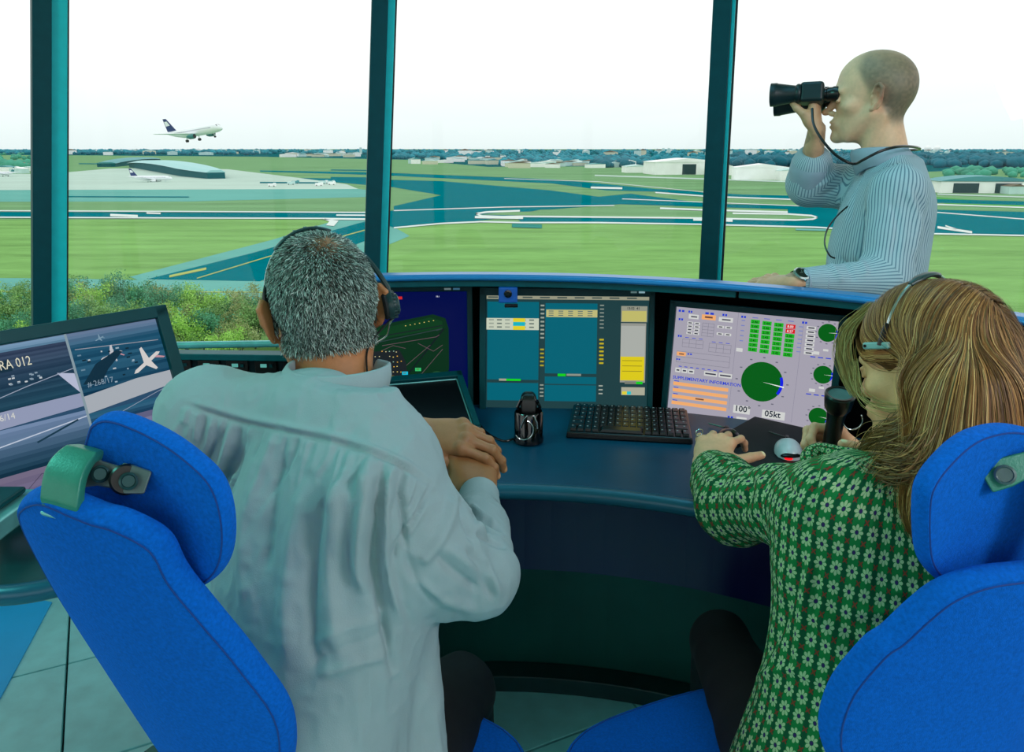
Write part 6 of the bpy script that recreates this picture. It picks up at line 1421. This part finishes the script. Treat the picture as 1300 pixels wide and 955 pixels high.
# lock swept forward under the jaw to the shoulder, and loose strands across the cheek
def lock(ctrl, n, spread, w, seed, nm, wave=.006, cols=PAL):
    rr_ = np.random.default_rng(seed); c_ = np.array(cat(ctrl, 8)); m = len(c_); t = np.linspace(0, 1, m); o_ = rr_.normal(size=(n, 1, 3))*np.asarray(spread); ph = rr_.random((n, 1))*2.5
    tw = np.stack([np.sin(t*9+ph)*wave, np.cos(t*8+ph)*wave, np.sin(t*10+1+ph)*wave], 2); P = c_[None]+o_*(.45+.9*np.sin(t*2.6+.2)[None, :, None])+tw; T = np.gradient(P, axis=1); vv = EY-P; N_ = vv-((vv*T).sum(2)/(T*T).sum(2))[:, :, None]*T; N_ /= np.linalg.norm(N_, axis=2)[:, :, None]; N_ += rr_.normal(size=(n, 1, 3))*.5
    o = ribbons(P, N_, w, w*.4, pal(n, cols, seed), nm, m_hair, WOM); o['kind'] = 'stuff'
DK = [((96, 74, 36), .4), ((132, 100, 52), .4), ((176, 138, 80), .2)]
lock([at(1184, 490, 1.03), at(1172, 535, 1.03), at(1150, 568, 1.05), at(1122, 584, 1.10), at(1088, 588, 1.16), at(1062, 592, 1.19)], 800, (.007, .007, .007), .0011, 21, 'hair_lock', .007, DK)
lock([at(1190, 510, 1.02), at(1176, 565, 1.01), at(1156, 592, 1.02), at(1124, 600, 1.05), at(1098, 594, 1.08)], 800, (.011, .009, .009), .0011, 22, 'hair_lock', .008, DK)
lock([at(1170, 500, 1.04), at(1154, 535, 1.05), at(1134, 556, 1.07), at(1104, 572, 1.12), at(1088, 586, 1.13)], 450, (.006, .006, .006), .0011, 23, 'hair_lock', .006, DK)
def onhair(P, off=.002):
    P = np.array(P, float)
    for _ in range(6): d, g = envg(P); P = P-g*(d-off)[:, None]
    return P
def lock_local(ctrl, n, spread, w, seed, nm, off=.003, cols=PAL):
    """strands laid on the hair envelope through points given in head space"""
    rr_ = np.random.default_rng(seed); c_ = np.array(cat(ctrl, 7)); m = len(c_); P = c_[None]+rr_.normal(size=(n, 1, 3))*spread*(1.1-.5*np.linspace(0, 1, m))[None, :, None]
    P = onhair(P.reshape(-1, 3), off).reshape(n, m, 3)+rr_.random((n, 1, 1))*0; d, g = envg(P.reshape(-1, 3)); g = g.reshape(n, m, 3); P = P+g*rr_.random((n, 1, 1))*.005
    o = ribbons(HC+HK*(P@HF.T), g@HF.T, w, w*.5, pal(n, cols, seed), nm, m_hair, WOM); o['kind'] = 'stuff'
# front hair from the parting over the temple and back above the ear
lock_local([(.004, .070, .108), (-.035, .082, .085), (-.062, .066, .058), (-.078, .036, .036), (-.086, .0, .030), (-.084, -.035, .024), (-.074, -.066, -.0), (-.060, -.085, -.05)], 1500, .010, .0011, 31, 'hair_lock', -.002)
lock_local([(.004, .040, .122), (-.045, .055, .092), (-.076, .035, .060), (-.088, .0, .038), (-.084, -.045, .026), (-.074, -.070, -.0), (-.058, -.088, -.05)], 1100, .010, .0011, 32, 'hair_lock', -.002)
lock_local([(.004, .092, .080), (-.030, .098, .064), (-.052, .088, .040), (-.068, .064, .020), (-.082, .030, .022), (-.088, .0, .022)], 260, .005, .0010, 33, 'hair_lock', .003)
LW2 = [((184, 164, 100), .5), ((150, 136, 76), .5)]
def P2(*q): return [HC+HK*(HF@np.array(x)) for x in q]
lock(P2((.0, .086, .100), (-.020, .112, .070), (-.036, .118, .030), (-.040, .112, -.010), (-.044, .098, -.040)), 130, (.0040, .0030, .0045), .0009, 24, 'loose_strands', .002, LW2)
lock(P2((-.050, .090, .010), (-.064, .078, -.030), (-.078, .050, -.055), (-.088, .010, -.060), (-.088, -.03, -.05)), 22, (.0022, .0022, .004), .0008, 25, 'loose_strands', .002, LW2)
# headset
HS = thing('headset', 'thin wire headset with a pale temple bar over the woman\'s brown hair', 'headset', tuple(HC+Z3*.12))
L_ = lambda p: HC+HK*(HF@np.asarray(p, float))
hp_ = []
for a in np.linspace(-1.50, 1.35, 40):
    hp_.append((math.sin(a)*.10, .012-.030*math.cos(a), .030+math.cos(a)*.115))
hp_ = onhair(np.array(hp_), .0095); hw = [L_(p) for p in hp_]
G().tube(hw, .0024, 8).build('wire_band', m_steel, HS, smooth=True)
pads = hw[13:25]; Rg = []
for i, p in enumerate(pads):
    t_ = nrm(pads[min(i+1, len(pads)-1)]-pads[max(i-1, 0)]); nn = nrm(p-HC); nn = nrm(nn-np.dot(nn, t_)*t_); bb = np.cross(t_, nn); w_ = .009*min(1, .4+min(i, len(pads)-1-i)*.2); Rg.append([p+bb*w_*math.cos(q_)+nn*.004*math.sin(q_) for q_ in np.linspace(0, 2*math.pi, 12, endpoint=False)])
G().loft(Rg).build('head_pad', m_hs, HS, smooth=True)
b0 = hw[0]; ax = HF@nrm(vec(0, -1, -.02)); nv = HF@vec(-1, 0, 0); up = np.cross(nv, ax); bc_ = b0+nv*.007-ax*.006
G().box(bc_, (.040, .007, .010), np.stack([ax, nv, up], 1)).build('temple_bar', M('bar_pale_teal', (130, 176, 172), .35), HS, .003)
G().tube([hw[4]+nv*.002, hw[2]+nv*.005, b0+nv*.008], [.0035, .0042, .0042], 8).build('slider', m_plast, HS, smooth=True); G().lathe([(.0022, 0), (.0022, .001)], bc_-ax*.015+nv*.0035, nv, 12).build('rivet', m_plast, HS)
G().lathe([(.024, 0), (.026, .004), (.025, .012), (.018, .016), (0, .017)], L_((.094, -.006, -.012)), HF@vec(1, 0, 0), 30).build('ear_cup', m_hs, HS, smooth=True)
# --- handheld microphone
ax = nrm(MCB-MCA); MC = thing('handheld_microphone', 'black handheld microphone in the woman\'s right hand', 'microphone', tuple(MCA))
top = nrm(MCA-MCB+nrm(EY-MCA)*.10*0); tilt = nrm(-ax*.8+nrm(EY-MCA)*.35)
hd = MCA; G().lathe([(.017, -.030), (.0215, -.022), (.0235, -.008), (.0240, .0), (.0245, .004), (.0225, .006), (.019, .0055), (.018, .002), (.0, .0015)], hd, tilt, 36).build('head', m_plast, MC, smooth=True)
G().lathe([(.0232, 0), (.0246, .0012), (.0232, .0024)], hd+tilt*.0015, tilt, 36).build('rim', M('rim_teal_grey', (70, 120, 122), .3, .5), MC, smooth=True)
G().tube([hd-tilt*.02, hd-tilt*.045+ax*.004, MCB, MCB+ax*.035], [.0175, .0145, .0135, .012], 16).build('handle', m_plast, MC, smooth=True)
lp = [hd+vec(.016, -.02, -.035)+vec(.016*math.cos(a), -.003, .016*math.sin(a)) for a in np.linspace(-2.8, .6, 14)]; G().tube(lp, .0011, 6).build('wire_loop', M('wire_silver', (190, 205, 205)), MC, smooth=True)
# ================= standing man with binoculars
STD = thing('person', 'standing bald man in a striped shirt looking left through binoculars', 'person', (1.03, 2.2, 0))
HF = frame(-65, -2, 0); HK = 1.0; HC = at(1107, 121, 2.15)
F = head_field(.0024, neck=(0, -.052, -.20), neck_r=(.052, .060)); V, Q = F.mesh(); Vl = V.copy(); N0 = vnormals(V, Q); V = HC+HK*(V@HF.T); N_ = N0@HF.T
c = skincol((232, 190, 154), V, N_)
hm = ss(-.02, .02, Vl[:, 2]-(-.075+.085*ss(-.06, -.0, Vl[:, 1])+.06*ss(.0, .05, Vl[:, 1])))*(1-ss(.020, .062, Vl[:, 1]+.25*np.clip(Vl[:, 2]-.05, 0, 1)))*ss(-.6, .2, -Vl[:, 2]+.14)
hm = hm*(.55+.30*(1-ss(.07, .12, Vl[:, 2])))*(.95+.10*vnoise(Vl, 160)); c = c*(1-hm[:, None])+hm[:, None]*np.array(s2l((78, 84, 70)))
lp = np.exp(-(((Vl-vec(0, .098, -.072))/vec(.022, .014, .009))**2).sum(1)); c = c*(1-.6*lp[:, None])+.6*lp[:, None]*np.array(s2l((160, 96, 92)))
er = np.exp(-(((np.stack([np.abs(Vl[:, 0]), Vl[:, 1], Vl[:, 2]], 1)-vec(.088, -.02, -.01))/vec(.014, .02, .03))**2).sum(1)); c = c*(1-.6*er[:, None])+.6*er[:, None]*np.array(s2l((226, 130, 104)))
parts = [(V, Q, c)]; n_head = len(Q)
rtS = nrm(vec(.34, .94, 0)); fwS = vec(-.94, .34, 0)
NB = at(1137, 205, 2.15); PV = NB+vec(-.035, .02, -.56)+fwS*(-.02); US = nrm(NB-PV); FwS = nrm(np.cross(US, rtS)); LS = np.linalg.norm(NB-PV)
SL = at(1140, 246, 2.00); EL = at(1124, 358, 1.97); WLs = at(1006, 358, 1.92); SR = at(1098, 240, 2.33); ER = at(1026, 233, 2.33); WRs = at(1037, 164, 2.20)
pr_ = [(trunk(PV, US, rtS, FwS, [(-.05, .15, .10, 0, 0), (LS*.4, .13, .09, 0, 0), (LS*.75, .15, .10, 0, 0), (LS*.93, .12, .07, 0, 0), (LS, .05, .05, 0, 0)]), .02)]
for a, b_, d_ in ((SL, EL, WLs), (SR, ER, WRs)): pr_ += [(cap(NB-US*.05, a, .05, .052), .03), (cap(a, b_, .043, .037), .02), (cap(b_, d_, .037, .024), .02)]
F = run_prims(pr_, .009, .02); V, Q = F.mesh(); parts.append((V, Q, skincol((176, 146, 118), V, V*0+Z3)))
hr, nr_ = hand_prims(WRs, at(1036, 138, 2.20)-WRs, nrm(vec(.72, -.40, .1)), 1, [(34, 50, 30), (36, 52, 32), (40, 52, 32), (44, 52, 32)], (-.08, .0, .06, .14), [(-.018, .018, -.012), (-.040, .042, -.030), (-.044, .062, -.048), (-.036, .080, -.060)], .92, ER, .036)
hl, nl = hand_prims(WLs, at(972, 356, 1.99)-WLs, vec(-.05, -.2, 1), -1, [(10, 18, 12)]*4, (-.08, .0, .06, .14), None, .95, EL, .034)
for hp_, nn in ((hr, nr_), (hl, nl)):
    F = run_prims(hp_, .0026, .008); V, Q = F.mesh(); N_ = vnormals(V, Q); parts.append((V, Q, skincol((206, 164, 128), V, N_, nn)))
V, Q, c = joined(parts); colmesh('body', V, Q, c, m_skin, STD); eyes(HF, HC, HK, STD)
# striped shirt
m_st = bpy.data.materials.new('striped_shirt'); m_st.use_nodes = True; nt = m_st.node_tree; E.nt = nt; b = nt.nodes['Principled BSDF']; b.inputs['Roughness'].default_value = .85; b.inputs['Specular IOR Level'].default_value = .2
uvn = nt.nodes.new('ShaderNodeUVMap'); uvn.uv_map = 'UVMap'; sx = nt.nodes.new('ShaderNodeSeparateXYZ'); nt.links.new(uvn.outputs[0], sx.inputs[0]); U_ = E(sx.outputs[0])/.0078
lnm = e('LESS_THAN', e('FRACT', U_), .34); nt.links.new(mixc(nt, lnm, s2l((172, 196, 206)), s2l((106, 136, 154))), b.inputs['Base Color'])
pr_ = [(trunk(PV, US, rtS, FwS, [(-.12, .17, .135, 0, 0), (0, .165, .130, .005, 0), (LS*.3, .160, .125, .01, 0), (LS*.6, .175, .128, .012, 0), (LS*.82, .165, .115, .0, 0), (LS*.93, .12, .085, -.005, 0), (LS, .06, .06, 0, 0)], 2.3), .02)]
pr_ += [(cap(NB-US*.035, SL, .050, .060), .05), (cap(NB-US*.035, SR, .050, .060), .05), (cap(SL, EL, .066, .058), .03), (cap(EL, lerp(EL, WLs, .86), .056, .034), .03), (cap(SR, ER, .064, .062), .03), (cap(ER, lerp(ER, WRs, .36), .062, .056), .02)]
F = run_prims(pr_, .0055, .02); F.cut(ell(lerp(ER, WRs, .36)+nrm(WRs-ER)*.085, (.05, .05, .05)), .002); F.cut(ell(lerp(EL, WLs, .86)+nrm(WLs-EL)*.055, (.03, .03, .03)), .002)
V, Q = F.mesh(); V = relax(V, Q, 2); Vb = V.copy(); N_ = vnormals(V, Q); V = V+N_*(.0022*(1-2*np.abs(vnoise(V*vec(1, 1, .45), 20)))+.003*vnoise(V*vec(1, 1, .5), 10))[:, None]
V = folds(V, Q, [([(1150, 235), (1165, 280), (1160, 330)], 5, .008), ([(1162, 240), (1176, 285), (1172, 330)], 4, -.007), ([(1130, 250), (1140, 290), (1132, 335)], 5, -.006), ([(1105, 240), (1095, 290), (1085, 335)], 6, .006), ([(1040, 250), (1060, 240), (1075, 226)], 3, -.006), ([(1035, 240), (1052, 228), (1068, 214)], 3, .006), ([(1050, 262), (1068, 255), (1082, 240)], 3, .005), ([(1050, 330), (1062, 345), (1070, 360)], 3, .006), ([(1066, 325), (1078, 342), (1086, 358)], 3, -.006), ([(1086, 320), (1096, 338), (1100, 352)], 4, .006), ([(1142, 208), (1168, 215), (1186, 228)], 3, -.003), ([(1100, 215), (1085, 245), (1078, 290)], 4, -.005)])
me = fastmesh('shirt', V, Q); ct = Vb[Q].mean(1); lab = np.zeros(len(Q), int); best = (trunk(PV, US, rtS, FwS, [(-.12, .17, .135, 0, 0), (LS*.6, .175, .128, .012, 0), (LS, .165, .115, .0, 0)], 2.3)[2])(ct)+.052
arms = [(SL, EL, WLs), (SR, ER, WRs)]
for i, (a, b_, d_) in enumerate(arms):
    dd = np.minimum(segd(ct, a, b_), segd(ct, b_, d_)); m = dd < best; lab[m] = i+1; best[m] = dd[m]
X_ = Vb[Q]; q = X_-PV; uv = np.zeros((len(Q), 4, 2)); uv[..., 0] = np.arctan2(q@FwS, -(q@rtS))*.15; yk = (q@US) > LS*.86; uv[..., 1] = q@US
for i, (a, b_, d_) in enumerate(arms):
    m = lab == i+1; Xm = X_[m]; ax1 = nrm(b_-a); ax2 = nrm(d_-b_); cc = ct[m]; on = (segd(cc, b_, d_) < segd(cc, a, b_))[:, None, None]; axm = np.where(on, ax2, ax1); rel = Xm-b_; rel = rel-(rel*axm).sum(-1)[..., None]*axm
    ang = 0
    for k, ax_k in enumerate((ax1, ax2)):
        e1_ = nrm(np.cross(ax_k, vec(.3, .9, .1))); e2_ = nrm(np.cross(e1_, ax_k)); ak = np.arctan2(rel@e2_, rel@e1_); ang = ak if k == 0 else np.where(on[..., 0], ak, ang)
    am = ang[:, :1]; ang = am+((ang-am+np.pi) % (2*np.pi)-np.pi); uv[m, :, 0] = ang*.058
m = lab == 0; am = uv[m][:, :1, 0]; uv[m, :, 0] = am+((uv[m][..., 0]-am+np.pi*.15) % (2*np.pi*.15)-np.pi*.15)
me.uv_layers.new(name='UVMap').data.foreach_set('uv', uv.reshape(-1).astype(np.float32)); link('shirt', me, m_st, STD, smooth=True)
m_sp = M('shirt_collar_stripe', (150, 170, 186), .85, 0, .04, 40)
ring_collar('collar', NB+fwS*.030-US*.002, nrm(vec(-.12, .03, 1)+fwS*.30), rtS, fwS, .064, .066, .044, m_sp, STD, flare=.014, tipdrop=.035, backh=1.0)
a = lerp(ER, WRs, .10); b_ = lerp(ER, WRs, .50); axc = nrm(b_-a)
g = G(); g.lathe([(.060, 0), (.064, .004), (.063, .03), (.060, .055), (.057, .060), (.053, .056), (.052, .01)], a, axc, 40, .92); g.build('rolled_cuff', m_sp, STD, smooth=True)
cuff('cuff', lerp(EL, WLs, .70), lerp(EL, WLs, .90), .038, .034, m_sp, STD)
trousers(STD, PV+vec(0, 0, -.04), rtS, fwS, [PV*vec(1, 1, 0)+fwS*.03-rtS*.11+Z3*.47, PV*vec(1, 1, 0)+fwS*.03+rtS*.11+Z3*.47], [PV*vec(1, 1, 0)-rtS*.13, PV*vec(1, 1, 0)+rtS*.12])
watch('steel wristwatch on the standing man\'s wrist by the hood', lerp(EL, WLs, .95), WLs-EL, vec(-.1, -.6, .8), .027)
# binoculars
BN = thing('binoculars', 'large black binoculars held up to the standing man\'s eyes', 'binoculars', tuple(HC+HF[:, 1]*.15))
m_bin = M('binocular_teal_black', (8, 34, 38), .4, .1, .04); rr0 = math.radians(14); bR = HF[:, 0]*math.cos(rr0)-HF[:, 2]*math.sin(rr0); bU = HF[:, 2]*math.cos(rr0)+HF[:, 0]*math.sin(rr0); bF = nrm(HF[:, 1]+HF[:, 2]*.015); BM = np.stack([bR, bF, bU], 1); bo = HC+HF[:, 1]*.089+HF[:, 2]*.0
for s in (-1, 1):
    P = lambda x, y, z: bo+BM@vec(s*x, y, z)
    br_ = G().lathe([(.017, -.010), (.0205, -.006), (.0205, .006), (.0185, .010), (.0185, .022), (.016, .024), (.016, .034)], P(.031, .0, 0), bF, 24).build('eyepiece', m_plast, BN, smooth=True)
    G().box(P(.040, .060, .001), (.050, .062, .056), BM).build('prism_housing', m_bin, BN, .010, seg=3)
    bb = G().lathe([(.0235, .088), (.0265, .092), (.0265, .098), (.0225, .103), (.0255, .122), (.0300, .150), (.0315, .152), (.0315, .168), (.029, .168), (.028, .160), (.0, .159)], P(.046, 0, .0), bF, 32).build('barrel', m_bin, BN, smooth=True)
    G().lathe([(.0283, .161), (0, .1625)], P(.046, 0, 0), bF, 24).build('lens', m_gloss, bb, smooth=True)
G().tube([bo+BM@vec(0, .018, .006), bo+BM@vec(0, .09, .006)], [.011, .011], 16).build('hinge', m_plast, BN, smooth=True); G().tube([bo+BM@vec(0, .022, .020), bo+BM@vec(0, .042, .020)], .0105, 16).build('focus_wheel', m_plast, BN, smooth=True)
st_ = cat([at(1031, 138, 2.14), at(1033, 158, 2.11), at(1044, 178, 2.08), at(1060, 196, 2.06), at(1076, 206, 2.05), at(1086, 208, 2.055), at(1096, 203, 2.02), at(1118, 192, 2.005), at(1142, 186, 2.02), at(1163, 187, 2.10), at(1166, 190, 2.2), at(1140, 192, 2.28), at(1110, 200, 2.28), at(1088, 206, 2.2)], 6)
G().tube(st_, .0036, 8).build('neck_strap', m_plast, BN, smooth=True)
t = thing('spectacle_cord', 'thin dark cord hanging in a loop at the standing man\'s chest', 'cord', tuple(at(1055, 290, 2.1)))
G().tube(cat([at(1076, 262, 2.10), at(1062, 275, 2.09), at(1050, 292, 2.09), at(1047, 310, 2.09), at(1053, 324, 2.08), at(1060, 328, 2.08)]), .0022, 8).build('cord', m_plast, t, smooth=True)
